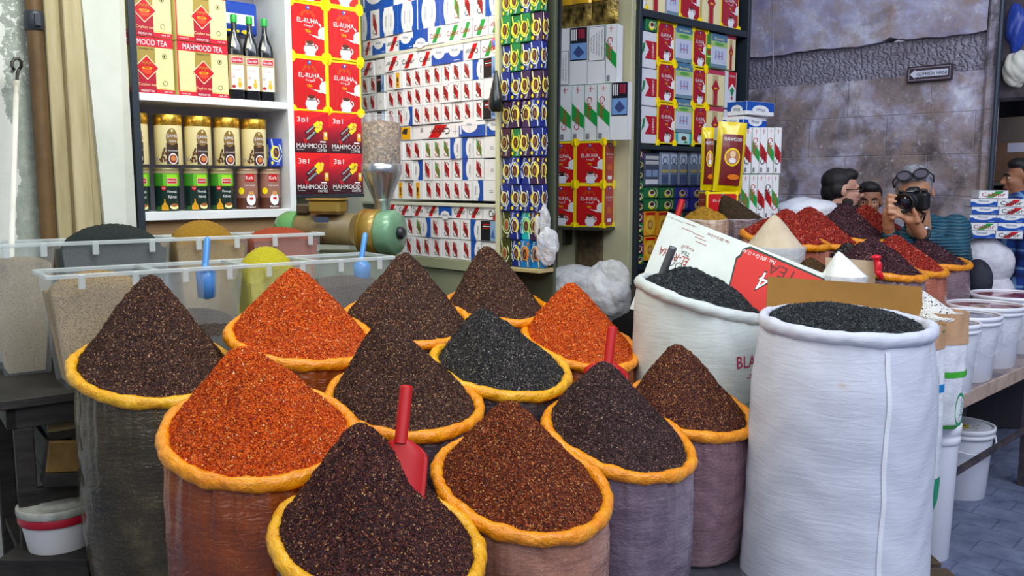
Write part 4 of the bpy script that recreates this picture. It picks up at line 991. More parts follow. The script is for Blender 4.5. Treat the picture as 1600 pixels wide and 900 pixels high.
# left flank boxes
for i, (k, v0, v1, t_) in enumerate((('pale_end', 197, 218, ''), ('black_orange', 219, 249, 'black box with orange corner'), ('black_red', 250, 271, 'dark box with red panel'), ('black_red', 274, 296, 'dark maroon box low in the carton stack'), ('black_orange', 298, 330, 'black and orange box at the bottom left of the carton stack'))):
    s0_, zb_ = cs(1138, v1); s1_, _ = cs(1161 if i < 3 else 1157, v1); _, zt_ = cs(1138, v0); w_, h_ = s1_-s0_-.002, zt_-zb_-.002
    me = P_cig_end('white', w_, h_, .2) if k == 'pale_end' else P_shop(k, w_, h_, .2)
    put('carton', me, CS, s0_, zb_, .02, label=t_ or 'pale greenish carton end above the black and orange box', cat='carton')
for i, (v0, v1, k) in enumerate(((178, 198, 'blue'), (154, 176, 'bluetop'))):
    o_ = 5*(i); s0_, zb_ = cs(1158+o_, v1+3); s1_, _ = cs(1190+o_*.2, v1); _, zt_ = cs(1158, v0+3)
    w_, h_ = .26, zt_-zb_-.002; mb = MB(); mb.box(0, 0, 0, w_, .14, h_, WHT, .002)
    for T_, ww in ((Matrix.Identity(4), w_), (Matrix.Rotation(-PI/2, 4, 'Z') @ Matrix.Translation((-.14, 0, 0)), .14)):
        mb.T = T_; mb.rc(.001, .001 if i == 0 else h_*.3, ww-.001, h_*.75 if i == 0 else h_-.001, BLU, 1); mb.el(ww*.5, h_*(.62 if i == 0 else .38), ww*.3, h_*.36, WHT, 2, 20)
        mb.tx('Winter', ww*.5, h_*(.62 if i == 0 else .38), .02, mat('#2a4a80', .5), 3, w=ww*.35, rot=0 if i == 0 else 180)
    link('cigarette_carton', mb.mesh('cigarette_carton'), matrix=CS.mat(s0_ + .0, zb_, -.02, .40 - .12*i), label='blue and white carton lying flat on the carton stack, %s of two' % ('lower', 'upper')[i], cat='cigarette carton', group='blue cartons lying on the stack')
# tall yellow coffee bags
def art_dog(mb, wd, h):
    def wp(q):
        x, z = q.x/wd, q.z/h; bul = (math.sin(PI*min(max(x, 0), 1))**.6)*(math.sin(PI*min(max(z, 0), 1))**.5)*.04
        return (q.x, .04 - bul - .004 + q.y, q.z)
    mb.warp = wp; mb.eps = .001; M1 = mat('#7a1c1c', .3, coat=.4)
    for j in range(8):
        for i in range(6): mb.rc(wd*(.14+.72*i/6), h*(.1+.72*j/8), wd*(.14+.72*(i+1)/6), h*(.1+.72*(j+1)/8), M1, 2)
    mb.tx('MAHMOOD', wd*.5, h*.75, .02, WHT, 4, w=wd*.6); mb.el(wd*.5, h*.5, wd*.27, h*.13, YEL, 4, 20); mb.el(wd*.5, h*.5, wd*.23, h*.105, mat('#c88050', .4), 5, 18); mb.el(wd*.5, h*.54, wd*.10, h*.05, mat('#f0d0a0', .4), 6, 12); mb.el(wd*.5, h*.45, wd*.12, h*.04, WHT, 6, 12); mb.el(wd*.6, h*.22, wd*.22, h*.04, ORG, 4, 12); mb.warp = None
YF = mat('#f2d800', .25, coat=.6); dgb = foil_bag(.17, .40, YF, art_dog)
pp = P(1117, 299, 4.95); pp.z = P(1117, 299, 4.95).z
HB = Plane(pp.x, pp.y, (.99, .1))
put('coffee_bag', dgb, HB, 0, pp.z, 0, tilt=.06, label='tall yellow coffee bag with maroon panel standing in front of the black shelf end', cat='coffee bag')
nb = foil_bag(.075, .36, YF, art_dog)
put('coffee_bag', nb, HB, -.065, pp.z+.005, .02, label='narrow yellow coffee bag with brown side panel, left of the tall yellow one', cat='coffee bag')
s_ = 0; pq = P(1103, 340, 5.0); HB2 = Plane(pq.x, pq.y, (.99, .1)); hbx = P(1103, 300, 5.0).z - pq.z
put('tea_box', P_ruha(.19, hbx, .14), HB2, 0, pq.z, 0, label='red and yellow tea box lying under the tall yellow coffee bag', cat='tea box')
# ------------------------------------------------------------------ spice materials
def grain_mat(name, cols, rough=.65, spec=.3):
    """cols: list of (pos, colour) over the random value of each grain"""
    t = NT(name); g = t.n('ShaderNodeNewGeometry')
    c = t.ramp(g.outputs['Random Per Island'], cols, 'CONSTANT'); v = t.coord()
    hv = t.n('ShaderNodeHueSaturation'); t.L(c, hv.inputs['Color']); t.L(t.math('ADD', t.math('MULTIPLY', t.noise(v, 9, 4), .7), .65), hv.inputs['Value'])
    t.L(hv.outputs[0], t.b.inputs['Base Color']); t.set(Roughness=rough); t.b.inputs['Specular IOR Level'].default_value = spec*.6
    return t.m
def bed_mat(name, cols, scale=230, rough=.8):
    t = NT(name); v = t.coord(); x = t.n('ShaderNodeTexVoronoi'); x.inputs['Scale'].default_value = scale; t.L(v, x.inputs['Vector'])
    sp = t.n('ShaderNodeSeparateColor'); t.L(x.outputs['Color'], sp.inputs[0])
    t.L(t.ramp(sp.outputs[0], cols, 'CONSTANT'), t.b.inputs['Base Color']); t.set(Roughness=rough)
    t.bump(t.math('ADD', x.outputs['Distance'], t.math('MULTIPLY', t.noise(v, 60, 5), 1.0)), .8, .006); return t.m
SPICE = {
 'dark':   [(0, '#2e1c17'), (.30, '#3d2620'), (.58, '#4f3128'), (.78, '#6b4432'), (.91, '#8f6242'), (.97, '#c79a68')],
 'black':  [(0, '#1f1e20'), (.35, '#2b2a2c'), (.65, '#3c3a3a'), (.82, '#55504b'), (.93, '#7d7568'), (.98, '#b9ae96')],
 'plum':   [(0, '#2b1d1e'), (.35, '#3b2829'), (.65, '#4d3534'), (.82, '#654540'), (.93, '#8b6555'), (.98, '#c09a78')],
 'sumac':  [(0, '#2a1516'), (.30, '#3c1e1e'), (.60, '#542a26'), (.80, '#754033'), (.93, '#a3683f'), (.98, '#cc9a5c')],
 'rust':   [(0, '#3e1a10'), (.22, '#5e2613'), (.48, '#7c3415'), (.70, '#9a451b'), (.86, '#b9622c'), (.95, '#d89a58')],
 'brown':  [(0, '#35191a'), (.30, '#4c2620'), (.58, '#683627'), (.78, '#85492c'), (.90, '#ad6e3a'), (.97, '#d6a468')],
 'orange': [(0, '#8e2a06'), (.20, '#b83c08'), (.42, '#d6500a'), (.68, '#e8640f'), (.86, '#f07c1c'), (.96, '#f6a850'), (.99, '#fbd8a8')],
 'red':    [(0, '#6f1712'), (.25, '#8e2018'), (.50, '#a92c1e'), (.72, '#bf3d28'), (.88, '#d0553c'), (.97, '#e59a80')],
 'purple': [(0, '#2c1820'), (.35, '#41222b'), (.65, '#553038'), (.85, '#6f4348'), (.96, '#9a6a68')],
 'tea':    [(0, '#26282a'), (.35, '#33373a'), (.65, '#43484b'), (.85, '#5a6063'), (.96, '#7b8284')],
}
GM = {k: (bed_mat('ground_' + k, c), grain_mat('flakes_' + k, c, .45 if k in ('dark', 'black', 'plum', 'sumac', 'purple') else .6)) for k, c in SPICE.items()}
def tilt_frame(tx, ty):
    n = Vector((tx, ty, 1)).normalized(); a = n.cross(Vector((0, 1, 0))).normalized(); b = n.cross(a)
    if a.x < 0: a = -a
    if a.cross(b).z < 0: b = -b
    return n, a, b
def fnoise(x, y, seed, octs=((9, 1.0), (19, .5), (41, .25))):
    r = np.random.default_rng(seed); o = np.zeros_like(x)
    for f, a in octs:
        for _ in range(4):
            th = r.uniform(0, 2*PI); o += a*np.sin(f*(x*np.cos(th) + y*np.sin(th)) + r.uniform(0, 6.28))/2.5
    return o
def heap_surface(C, R, fr, apex, prof, seed, rough=.004, ex=1.0):
    n, a, b = fr; C = np.array(C); a = np.array(a); b = np.array(b); ap = np.array(apex)
    def f(r, th):
        r = np.asarray(r); th = np.asarray(th)
        h = prof(r, th); x, y = r*np.cos(th), r*np.sin(th)
        wob = 1 + .02*np.sin(3*th + seed) + .012*np.sin(7*th + 2*seed)
        base = C + R*wob[..., None]*(x[..., None]*a + (ex*y)[..., None]*b)
        top = ap - C
        p = base + h[..., None]*top
        nz = fnoise(x*R*4, y*R*4, seed)*rough + fnoise(x*R*4, y*R*4, seed+9, ((60, 1.), (110, .8)))*rough*.35
        p[..., 2] += nz; p[..., 0] += nz*.5*np.cos(th); p[..., 1] += nz*.5*np.sin(th)
        return p
    return f
def cone_prof(e=.14, p=1.0, foot=.0):
    k = math.sqrt(1+e*e)
    def f(r, th): return (((k - np.sqrt(r*r + e*e))/(k - e)))**p
    return f
def flakes(surf, n, size, seed, long=1.0, rmax=.985, thick=.45, power=.55):
    r_ = np.random.default_rng(seed)
    r = r_.uniform(0, 1, n)**power*rmax; th = r_.uniform(0, 2*PI, n); e = 1e-2
    p = surf(r, th); p1 = surf(np.clip(r+e, 0, 1.02), th); p2 = surf(np.maximum(r, .03), th + .02)
    tu = p1-p; tu /= np.linalg.norm(tu, axis=1, keepdims=True)+1e-9
    tv = p2-p; tv /= np.linalg.norm(tv, axis=1, keepdims=True)+1e-9
    nn = np.cross(tu, tv); nn /= np.linalg.norm(nn, axis=1, keepdims=True)+1e-9
    nn *= np.sign(nn[:, 2:3] + 1e-9)
    nn += r_.normal(0, .45, nn.shape); nn /= np.linalg.norm(nn, axis=1, keepdims=True)
    d = r_.normal(size=(n, 3)); u = np.cross(nn, d); u /= np.linalg.norm(u, axis=1, keepdims=True)+1e-9; w_ = np.cross(nn, u)
    s_ = size*r_.uniform(.5, 1.35, n)[:, None]
    lift = s_*r_.uniform(.0, .5, n)[:, None]
    V = np.empty((n, 4, 3))
    L = u*s_*long; W = w_*s_*(.75 if long == 1 else .32)
    V[:, 0] = p + nn*lift + L; V[:, 1] = p + nn*lift - L*.6 + W; V[:, 2] = p + nn*lift - L*.5 - W
    V[:, 3] = p + nn*(lift + s_*thick) 
    F = np.array([[0, 1, 3], [1, 2, 3], [2, 0, 3], [0, 2, 1]])
    return V.reshape(-1, 3), (np.arange(n)[:, None, None]*4 + F[None]).reshape(-1, 3)
def heap(name, C, R, tilt, apex, spice, nfl, size, label, cat, seed=1, prof=None, rough=.004, long=1.0, ex=1.0, power=.55, mats=None, group=None):
    fr = tilt_frame(*tilt); prof = prof or cone_prof(); S = heap_surface(C, R, fr, apex, prof, seed, rough, ex)
    nr, nt = (46, 110) if nfl > 2500 else (24, 56)
    rr = np.linspace(0, 1, nr)**.9; tt = np.arange(nt)*2*PI/nt
    Rg, Tg = np.meshgrid(rr, tt, indexing='ij'); V = S(Rg, Tg).reshape(-1, 3)
    i, j = np.meshgrid(np.arange(nr-1), np.arange(nt), indexing='ij'); i = i.ravel(); j = j.ravel(); k = (j+1) % nt
    q = np.stack([i*nt+j, i*nt+k, (i+1)*nt+k, (i+1)*nt+j], 1)
    F = np.concatenate([q[:, [0, 2, 1]], q[:, [0, 3, 2]]])
    # underside skirt so that the heap is a closed body
    nb = len(V); low = np.array(C) + (V[-nt:] - np.array(C))*.86 - np.array(fr[0])*.03; V = np.concatenate([V, low, [np.array(C) - np.array(fr[0])*.03]])
    j = np.arange(nt); k = (j+1) % nt; o = (nr-1)*nt
    F = np.concatenate([F, np.stack([o+j, nb+j, nb+k], 1), np.stack([o+j, nb+k, o+k], 1), np.stack([nb+j, np.full(nt, nb+nt), nb+k], 1)])
    ns = len(F); mm = mats or GM[spice]
    if nfl:
        V2, F2 = flakes(S, nfl, size, seed+3, long, power=power); F = np.concatenate([F, F2 + len(V)]); V = np.concatenate([V, V2])
    mi = np.zeros(len(F), np.int32); mi[ns:] = 1
    o_ = Vector(C)
    me = fast_mesh(name, V - np.array(o_), F, mm, mi, smooth=np.concatenate([np.ones(ns, bool), np.zeros(len(F)-ns, bool)]))
    ob = link(name, me, label=label, cat=cat, kind='stuff', group=group); ob.location = o_; return ob
# ------------------------------------------------------------------ sack materials
def film_mat(name, c1, c2, c3, gloss=.22):
    t = NT(name); v = t.coord((1, 1, 1)); n1 = t.noise(v, 3.0, 6, .6, .5); n2 = t.noise(v, 160, 2, .5)
    c = t.ramp(n1, [(.30, c1), (.52, c2), (.72, c3)])
    c = t.mix(t.ramp(n2, [(.60, (0, 0, 0, 1)), (.72, (.5, .5, .5, 1))]), c, c3)
    t.L(c, t.b.inputs['Base Color']); t.set(Roughness=gloss); t.b.inputs['Coat Weight'].default_value = .5; t.b.inputs['Coat Roughness'].default_value = .15
    v2 = t.coord((3, 3, 14)); wr = t.noise(v2, 3.2, 4, .55, 1.2); v3 = t.coord((1, 1, 1))
    t.bump(t.math('ADD', wr, t.math('MULTIPLY', t.noise(v3, 16, 4, .55, 2.5), .8)), .45, .014); return t.m
def rim_mat(name, c1='#e8920c', c2='#f7ab1c'):
    t = NT(name); v = t.coord(); n1 = t.noise(v, 16, 4, .6, .6)
    t.L(t.ramp(n1, [(.3, c1), (.65, c2)]), t.b.inputs['Base Color']); t.set(Roughness=.36); t.b.inputs['Coat Weight'].default_value = .3; t.b.inputs['Coat Roughness'].default_value = .12
    t.b.inputs['Subsurface Weight'].default_value = .0
    t.bump(t.noise(v, 30, 3, .55, 2.6), .55, .014); return t.m
RIM = rim_mat('orange_plastic_film', '#f28a02', '#ffa60a'); RIMY = rim_mat('yellow_plastic_film', '#eea004', '#ffc01c')
def sack_body(C, R, tilt, zbot, seed, bulge=1.0, neck=.93, foot=.86, wr=.015, lean=(0, 0), nt=150, nz=60, sq=0.0, wrk=26):
    n, a, b = tilt_frame(*tilt); C = np.array(C, float); a = np.array(a); b = np.array(b)
    t = np.linspace(0, 1, nz)[:, None]; th = (np.arange(nt)*2*PI/nt)[None]
    r_ = np.random.default_rng(seed)
    gath = sum(r_.uniform(.4, 1)*np.sin(k_*th + r_.uniform(0, 6)) for k_ in (wrk, wrk+9, wrk*2-5, 13))/2.2
    low = sum(r_.uniform(.3, 1)*np.sin(k_*th + r_.uniform(0, 6) + 5*t*r_.uniform(-1, 1)) for k_ in (2, 3, 5))/2
    horiz = np.sin(t*38 + 2.2*np.sin(3*th + seed) + 1.3*np.sin(7*th))*.0014*(t < .8)
    rad = neck + (bulge-neck)*np.sin(np.clip(t/.28, 0, 1)*PI/2)
    rad = np.where(t > .55, bulge + (foot-bulge)*((t-.55)/.45)**2, rad)
    if sq: rad = rad*(1/np.maximum(np.abs(np.cos(th-.75)), np.abs(np.sin(th-.75)))**sq)*(1-.0*sq)
    rr = R*rad + wr*gath*np.exp(-t/.09) + .28*wr*gath*np.exp(-t/.4) + .010*low*(t > .03) + horiz
    ct, st = np.cos(th), np.sin(th)
    topx = C + (R*neck)*(ct[..., None]*a + st[..., None]*b)      # (1,nt,3)
    H_ = topx[0, :, 2]
    P_ = np.empty((nz, nt, 3))
    P_[..., 0] = C[0] + lean[0]*t + rr*ct; P_[..., 1] = C[1] + lean[1]*t + rr*st
    P_[..., 2] = H_[None]*(1-t) + zbot*t
    # follow the tilted mouth near the top
    k = np.exp(-t/.05)[..., None]; P_ = P_*(1-k) + (topx + np.zeros_like(P_))*k
    V = P_.reshape(-1, 3); V = np.concatenate([V, [[C[0]+lean[0], C[1]+lean[1], zbot]]])
    i, j = np.meshgrid(np.arange(nz-1), np.arange(nt), indexing='ij'); i = i.ravel(); j = j.ravel(); q = (j+1) % nt
    F = np.concatenate([np.stack([i*nt+j, (i+1)*nt+j, (i+1)*nt+q], 1), np.stack([i*nt+j, (i+1)*nt+q, i*nt+q], 1)])
    j = np.arange(nt); q = (j+1) % nt; o = (nz-1)*nt; F = np.concatenate([F, np.stack([o+j, np.full(nt, nz*nt), o+q], 1)])
    return V, F, P_
def rim_mesh(C, R, tilt, tr, seed, nt=170, nk=14, wav=.006, fa=1.0):
    n, a, b = [np.array(x) for x in tilt_frame(*tilt)]; C = np.array(C, float); r_ = np.random.default_rng(seed)
    th = np.arange(nt)*2*PI/nt
    wob = sum(r_.uniform(.3, 1)*np.sin(k*th + r_.uniform(0, 6)) for k in (2, 3, 5))*wav*.4
    zw = .5*sum(r_.uniform(.3, 1)*np.sin(k*th + r_.uniform(0, 6)) for k in (2, 4, 7, 11))*wav*.4
    rt = tr*(1 + .09*sum(np.sin(k*th + r_.uniform(0, 6)) for k in (5, 9, 14))/1.7)
    V = np.empty((nt, nk, 3)); e = (np.cos(th)[:, None]*a + np.sin(th)[:, None]*b); ctr = C + (R + wob)[:, None]*e + zw[:, None]*n
    for m in range(nk):
        ph = 2*PI*m/nk
        fold = 1 + fa*(.05*np.sin(17*th + 2*ph + 2*np.sin(3*th)) + .045*np.sin(29*th - 3*ph + 3*np.sin(2*th)) + .03*np.sin(53*th + 2*ph + 4*np.sin(5*th)))
        V[:, m] = ctr + (rt*fold*math.cos(ph))[:, None]*e + (rt*1.12*fold*math.sin(ph))[:, None]*n
    i, m = np.meshgrid(np.arange(nt), np.arange(nk), indexing='ij'); i = i.ravel(); m = m.ravel(); j = (i+1) % nt; q = (m+1) % nk
    F = np.concatenate([np.stack([i*nk+m, j*nk+m, j*nk+q], 1), np.stack([i*nk+m, j*nk+q, i*nk+q], 1)])
    return V.reshape(-1, 3), F
def spice_sack(C, R, tilt, zbot, film, rim, label, seed, lean=(0, 0), tr=.019, group=None, sub=1.0, body='bag', bulge=1.0, neck=.93):
    root = empty('spice_sack', label, 'sack', group, loc=(C[0], C[1], zbot))
    V, F, _ = sack_body(C, R, tilt, zbot, seed, lean=lean, bulge=bulge, neck=neck, nt=150 if sub == 1 else 80, nz=60 if sub == 1 else 26)
    wchild('bag', fast_mesh('bag', V, F, [film], smooth=True), root)
    V, F = rim_mesh(C, R*.965, tilt, tr, seed+1, nt=170 if sub == 1 else 90, nk=14 if sub == 1 else 10)
    wchild('rolled_rim', fast_mesh('rolled_rim', V, F, [rim], smooth=True), root, 'glossy orange plastic rim'); return root
# ------------------------------------------------------------------ main spice display
F_OLV = film_mat('film_over_dark_olive', '#2a2416', '#4c422a', '#8a7e54'); F_ORG = film_mat('film_over_orange', '#6e2a0c', '#9a4a1c', '#b9763c')
F_PNK = film_mat('film_over_rust', '#8c5844', '#b07c66', '#cda594'); F_PUR = film_mat('film_over_plum', '#5d4a55', '#7d6b7a', '#a394a2')
F_MAU = film_mat('film_over_brown', '#6d4a50', '#8c6a72', '#a98d92'); F_DRK = film_mat('film_over_black', '#2c2528', '#4d4348', '#85797a')
SK = {  # centre, radius, tilt, apex pixel, spice, film, label parts
 'A': ((-1.228, 2.92, .966), .268, (.20, -.20), (236, 432), 'dark', F_OLV, RIMY, 'of dark brown flakes, leftmost, before the clear bins', 'dark brown pepper flakes in the leftmost sack'),
 'B': ((-.692, 2.313, .918), .262, (.13, -.24), (383, 545), 'orange', F_ORG, RIM, 'of bright orange flakes, at the front left', 'bright orange chilli flakes at the front left'),
 'C': ((-.318, 1.985, .745), .255, (.22, -.16), (568, 664), 'sumac', F_DRK, RIMY, 'of blackish flakes, nearest the viewer, with red scoop', 'blackish flakes nearest the viewer, cut away beside the red scoop'),
 'D': ((.030, 2.375, .745), .256, (.19, -.22), (796, 630), 'rust', F_PNK, RIM, 'of rust brown flakes, at the front centre', 'rust brown flakes at the front centre'),
 'E': ((.358, 2.82, .752), .256, (.22, -.22), (941, 568), 'plum', F_PUR, RIM, 'of plum-black flakes, right of the rust brown heap', 'plum-black flakes with a red scoop standing behind them'),
 'F': ((.680, 3.22, .742), .236, (.16, -.20), (1060, 540), 'brown', F_MAU, RIM, 'of reddish brown flakes, rightmost, beside the white sacks', 'reddish brown flakes in the rightmost sack'),
 'G': ((-.040, 3.13, .925), .258, (.15, -.20), (757, 485), 'black', F_DRK, RIMY, 'of charcoal black flakes, mid display', 'charcoal black flakes in the middle of the display'),
 'H': ((-.352, 2.76, .890), .253, (.14, -.19), (601, 503), 'dark', F_DRK, RIM, 'of dark brown flakes, behind the first red scoop', 'dark brown flakes behind the first red scoop'),
 'I': ((-.764, 3.10, 1.043), .262, (.17, -.20), (462, 420), 'orange', F_ORG, RIM, 'of orange flakes, back left, against the bins', 'orange chilli flakes against the clear bins'),
 'J': ((-.420, 3.43, 1.045), .262, (.10, -.20), (633, 398), 'dark', F_DRK, RIM, 'of dark brown flakes, back row near the grinder', 'dark brown flakes in the back row beside the grinder'),
 'K': ((-.068, 3.95, 1.030), .235, (.09, -.18), (762, 385), 'dark', F_DRK, RIM, 'of dark brown flakes, farthest back under the cartons', 'dark brown flakes farthest back under the cartons'),
 'L': ((.302, 3.73, .900), .258, (.20, -.24), (893, 445), 'orange', F_ORG, RIM, 'of orange flakes, back right beside the crumpled bag', 'orange chilli flakes at the back right beside the crumpled bag'),
}
def c_profile(r, th):
    e = .16; k = math.sqrt(1+e*e); h = (k - np.sqrt(r*r + e*e))/(k - e)
    # scooped hollow on the right-hand side
    x, y = r*np.cos(th), r*np.sin(th)
    return h - .16*np.exp(-(((x-.42)/.20)**2 + ((y+.02)/.28)**2)) + .10*np.exp(-(((x-.10)/.3)**2 + ((y+.45)/.25)**2))
for i, (k, (C, R, tl, ap, sp, film, rim, l1, l2)) in enumerate(SK.items()):
    zb_ = .20 if k in 'CDEF' else .22
    spice_sack(C, R, tl, zb_, film, rim, 'orange-rimmed clear plastic sack ' + l1, 11+i*3, group='spice sacks of the main display', bulge=.97)
    d = (C[1]-.02)*_c - (C[2]+.2-EYE)*_s
    apex = P(ap[0], ap[1], d + .03)
    depth = C[1]
    n_ = int({'A': 24000, 'B': 24000, 'C': 30000, 'D': 26000, 'E': 26000, 'F': 24000, 'G': 26000, 'H': 24000}.get(k, 18000))
    heap('spice_heap', C, R*(.93 if k != 'C' else .95), tl, apex, sp, n_, .0031 if sp != 'orange' else .0036, 'heap of ' + l2, 'spice heap', seed=20+i, prof=c_profile if k == 'C' else cone_prof(.15 + .02*(i % 3)), rough=.0045)

# red scoops
def scoop(hp, bp_, wd, ln, label, rotz=0.0, m=None, rr=.016):
    """hp handle top, bp_ neck point: handle is a tube, blade goes on downwards past the neck"""
    m = m or mat('#c20005', .5); hp, bp_ = Vector(hp), Vector(bp_); ax = (bp_-hp).normalized()
    root = empty('scoop', label, 'scoop', loc=bp_)
    mb = MB(); inner = mat('#6a0a0a', .5) if m is not mat('#74777a', .42, .7) else mat('#303234', .5)
    side = Vector((1, 0, 0)); side = (side - ax*side.dot(ax)).normalized(); side = Matrix.Rotation(rotz, 3, ax) @ side; nor = ax.cross(side).normalized()
    n = 20; V_, F_ = [], []
    rings = [(hp + ax*.03, rr*.72), (hp, rr*.72), (hp, rr*1.02), (hp + ax*.008, rr*1.04), (bp_, rr), (bp_ + ax*.02, rr*1.05)]
    for c_, r_ in rings:
        for q in range(n): an = 2*PI*q/n; V_.append((c_ + (side*math.cos(an) + nor*math.sin(an))*r_)[:])
    for j in range(len(rings)-1):
        for q in range(n): k_ = (q+1) % n; F_.append((j*n+q, j*n+k_, (j+1)*n+k_, (j+1)*n+q))
    F_.append(tuple(range(n))[::-1]); mb.add(V_, F_[:-1], m, True); mb.add([V_[q] for q in range(n)], [tuple(range(n))], inner)
    wchild('handle', mb, root)
    mb = MB(); nu, nv = 14, 12; V_, F_ = [], []
    for lay in (0, 1):
        for j in range(nv+1):
            t_ = j/nv; hw = wd*(.30 + .70*min(1, (t_/.16))**.6)*(1 - .12*max(0, t_-.6)**1.5)
            for q in range(nu+1):
                x = -1 + 2*q/nu; cur = (abs(x)**2.4)*.55*hw*(1-.2*t_)
                V_.append((bp_ + ax*(t_*ln + .006) + side*(x*hw) - nor*(cur - .006) + nor*(.003*lay))[:])
    o_ = (nu+1)*(nv+1)
    for j in range(nv):
        for q in range(nu):
            a = j*(nu+1)+q; F_.append((a, a+1, a+nu+2, a+nu+1)); F_.append((o_+a, o_+a+nu+1, o_+a+nu+2, o_+a+1))
    for j in range(nv):
        for q in (0, nu): a = j*(nu+1)+q; F_.append((a, a+nu+1, o_+a+nu+1, o_+a))
    mb.add(V_, F_, m, True); wchild('blade', mb, root); return root
scoop(P(635, 604, 2.17), P(627, 682, 2.12), .068, .20, 'red plastic scoop stuck in the nearest dark heap')
scoop(P(957, 511, 3.03), P(951, 562, 3.00), .078, .17, 'red plastic scoop standing behind the plum-black heap')
scoop(P(1052, 386, 3.74), P(1030, 440, 3.79), .040, .05, 'grey metal scoop with hollow handle stuck in the black tea', m=mat('#74777a', .42, .7), rr=.017)

# ------------------------------------------------------------------ woven white sacks with black tea
def woven(name, c1, c2, stain=None):
    t = NT(name); v = t.coord(); n1 = t.noise(v, 2.2, 6, .6)
    c = t.ramp(n1, [(.3, c1), (.7, c2)])
    if stain:
        d = t.n('ShaderNodeVectorMath'); d.operation = 'DISTANCE'; t.L(v, d.inputs[0]); d.inputs[1].default_value = stain
        f = t.math('ADD', d.outputs['Value'], t.math('MULTIPLY', t.noise(v, 30, 4), .09)); c = t.mix(t.ramp(f, [(.045, (.8, .8, .8, 1)), (.085, (0, 0, 0, 1))]), c, '#c49a55')
    t.L(c, t.b.inputs['Base Color']); t.set(Roughness=.55)
    v2 = t.coord((2, 2, 13)); wr = t.noise(v2, 3.5, 5, .6, 1.0)
    w1 = t.n('ShaderNodeTexWave'); w1.inputs['Scale'].default_value = 120; w1.bands_direction = 'Z'; t.L(v, w1.inputs['Vector'])
    t.bump(t.math('ADD', t.math('MULTIPLY', wr, 1.0), t.math('MULTIPLY', w1.outputs['Fac'], .04)), .22, .016); return t.m
WV1 = woven('white_woven_polypropylene', '#cdd2e0', '#e2e5f0', (-.13, -.33, .83)); WV2 = woven('pale_green_white_woven', '#ccd6d2', '#e0e6e2')
def white_sack(C, R, tilt, zbot, m, label, seed, lean=(0, 0), tr=.022, bulge=1.04, foot=1.08, sq=.15):
    root = empty('woven_sack', label, 'sack', loc=(C[0], C[1], zbot))
    V, F, P_ = sack_body(C, R, tilt, zbot, seed, bulge=bulge, neck=.97, foot=foot, wr=.003, lean=lean, nt=160, nz=70, sq=sq, wrk=19)
    wchild('bag', fast_mesh('bag', V, F, [m], smooth=True), root)
    V, F = rim_mesh(C, R*.975, tilt, tr, seed+1, wav=.004, fa=.5)
    wchild('rolled_rim', fast_mesh('rolled_rim', V, F, [m], smooth=True), root); return root, P_
CW = P(1321, 506, 3.10); RW = .292
big, PB = white_sack(CW, RW, (.02, -.03), .12, WV1, 'big plain white woven sack with a vertical seam, at the front right', 71, lean=(-.03, -.05), foot=1.10, bulge=1.06)
heap('tea_leaves', CW - Vector((0, 0, .004)), RW*.96, (.02, -.03), CW + Vector((-.03, .05, .058)), 'tea', 22000, .0042, 'black tea leaves filling the big plain white sack', 'black tea', seed=51, prof=lambda r, th: 1-r**2.2, long=2.4, power=.5)
def on_body(P_, CC, th_, z_, off=.002):
    nz, nt, _q = P_.shape; f = (th_ % (2*PI))/(2*PI)*nt; i0 = int(f) % nt; i1 = (i0+1) % nt; g_ = f-int(f)
    col = P_[:, i0]*(1-g_) + P_[:, i1]*g_; zz = col[::-1, 2]
    x = np.interp(z_, zz, col[::-1, 0]); y = np.interp(z_, zz, col[::-1, 1]); d = Vector((x-CC[0], y-CC[1], 0)).normalized()
    return Vector((x, y, z_)) + d*off
# stitched seam strips
mb = MB(); SEAM = mat('#eef0f6', .6)
for th0, wid in ((-PI/2 + .10, .008), (-.15, .006)):
    V_ = []
    for j in range(60):
        z_ = .14 + (CW.z - .045 - .14)*j/59; t0 = th0 + .01*math.sin(j*.3); a_, b_ = on_body(PB, CW, t0-wid/.31, z_, .0035), on_body(PB, CW, t0+wid/.31, z_, .0035); V_ += [a_[:], b_[:]]
    mb.add(V_, [(2*j, 2*j+1, 2*j+3, 2*j+2) for j in range(59)], SEAM)
wchild('seam', mb, big, 'raised stitched seam')
CR = P(1098, 466, 3.75); RR_ = .29
rear, PR = white_sack(CR, RR_, (.26, -.06), .10, WV2, 'white woven sack of black tea with red and green printing, behind the spice display', 83, lean=(.02, -.02), bulge=1.0, foot=1.02)
heap('tea_leaves', CR - Vector((0, 0, .006)), RR_*.925, (.26, -.06), P(1088, 422, 3.80), 'tea', 20000, .0042, 'black tea leaves mounded in the printed white sack with the metal scoop', 'black tea', seed=52, prof=lambda r, th: (1-r**1.7), long=2.4, power=.5)
mb = MB()
def sack_text(mb, t_, th_c, z_, h, w_, m, P_, CC, R):
    v, f, (gw, gh) = glyphs(t_); V_ = [on_body(P_, CC, th_c + (x*w_/gw)/R, z_ + y*h/gh, .003)[:] for x, y in v]; mb.add(V_, f, m)
cr = mat('#b8204c', .5); gr = mat('#1c8a5c', .5)
th_s = math.atan2(-.84, .54)
zt_ = P(1160, 558, 3.60).z
mb = MB(); sack_text(mb, 'BLACK TEA', th_s + .20, zt_, .050, .30, cr, PR, CR, RR_); wchild('printed_lettering', mb, rear, 'printed line of letters')
mb = MB(); sack_text(mb, '\uFEA9\uFEEE\uFEB3\uFE83', th_s + .10, zt_-.055, .042, .15, cr, PR, CR, RR_); wchild('printed_lettering', mb, rear, 'printed line of letters')
mb = MB(); sack_text(mb, 'GIDA NAKLİYE', th_s + .18, zt_-.175, .026, .26, gr, PR, CR, RR_); wchild('printed_lettering', mb, rear, 'printed line of letters')
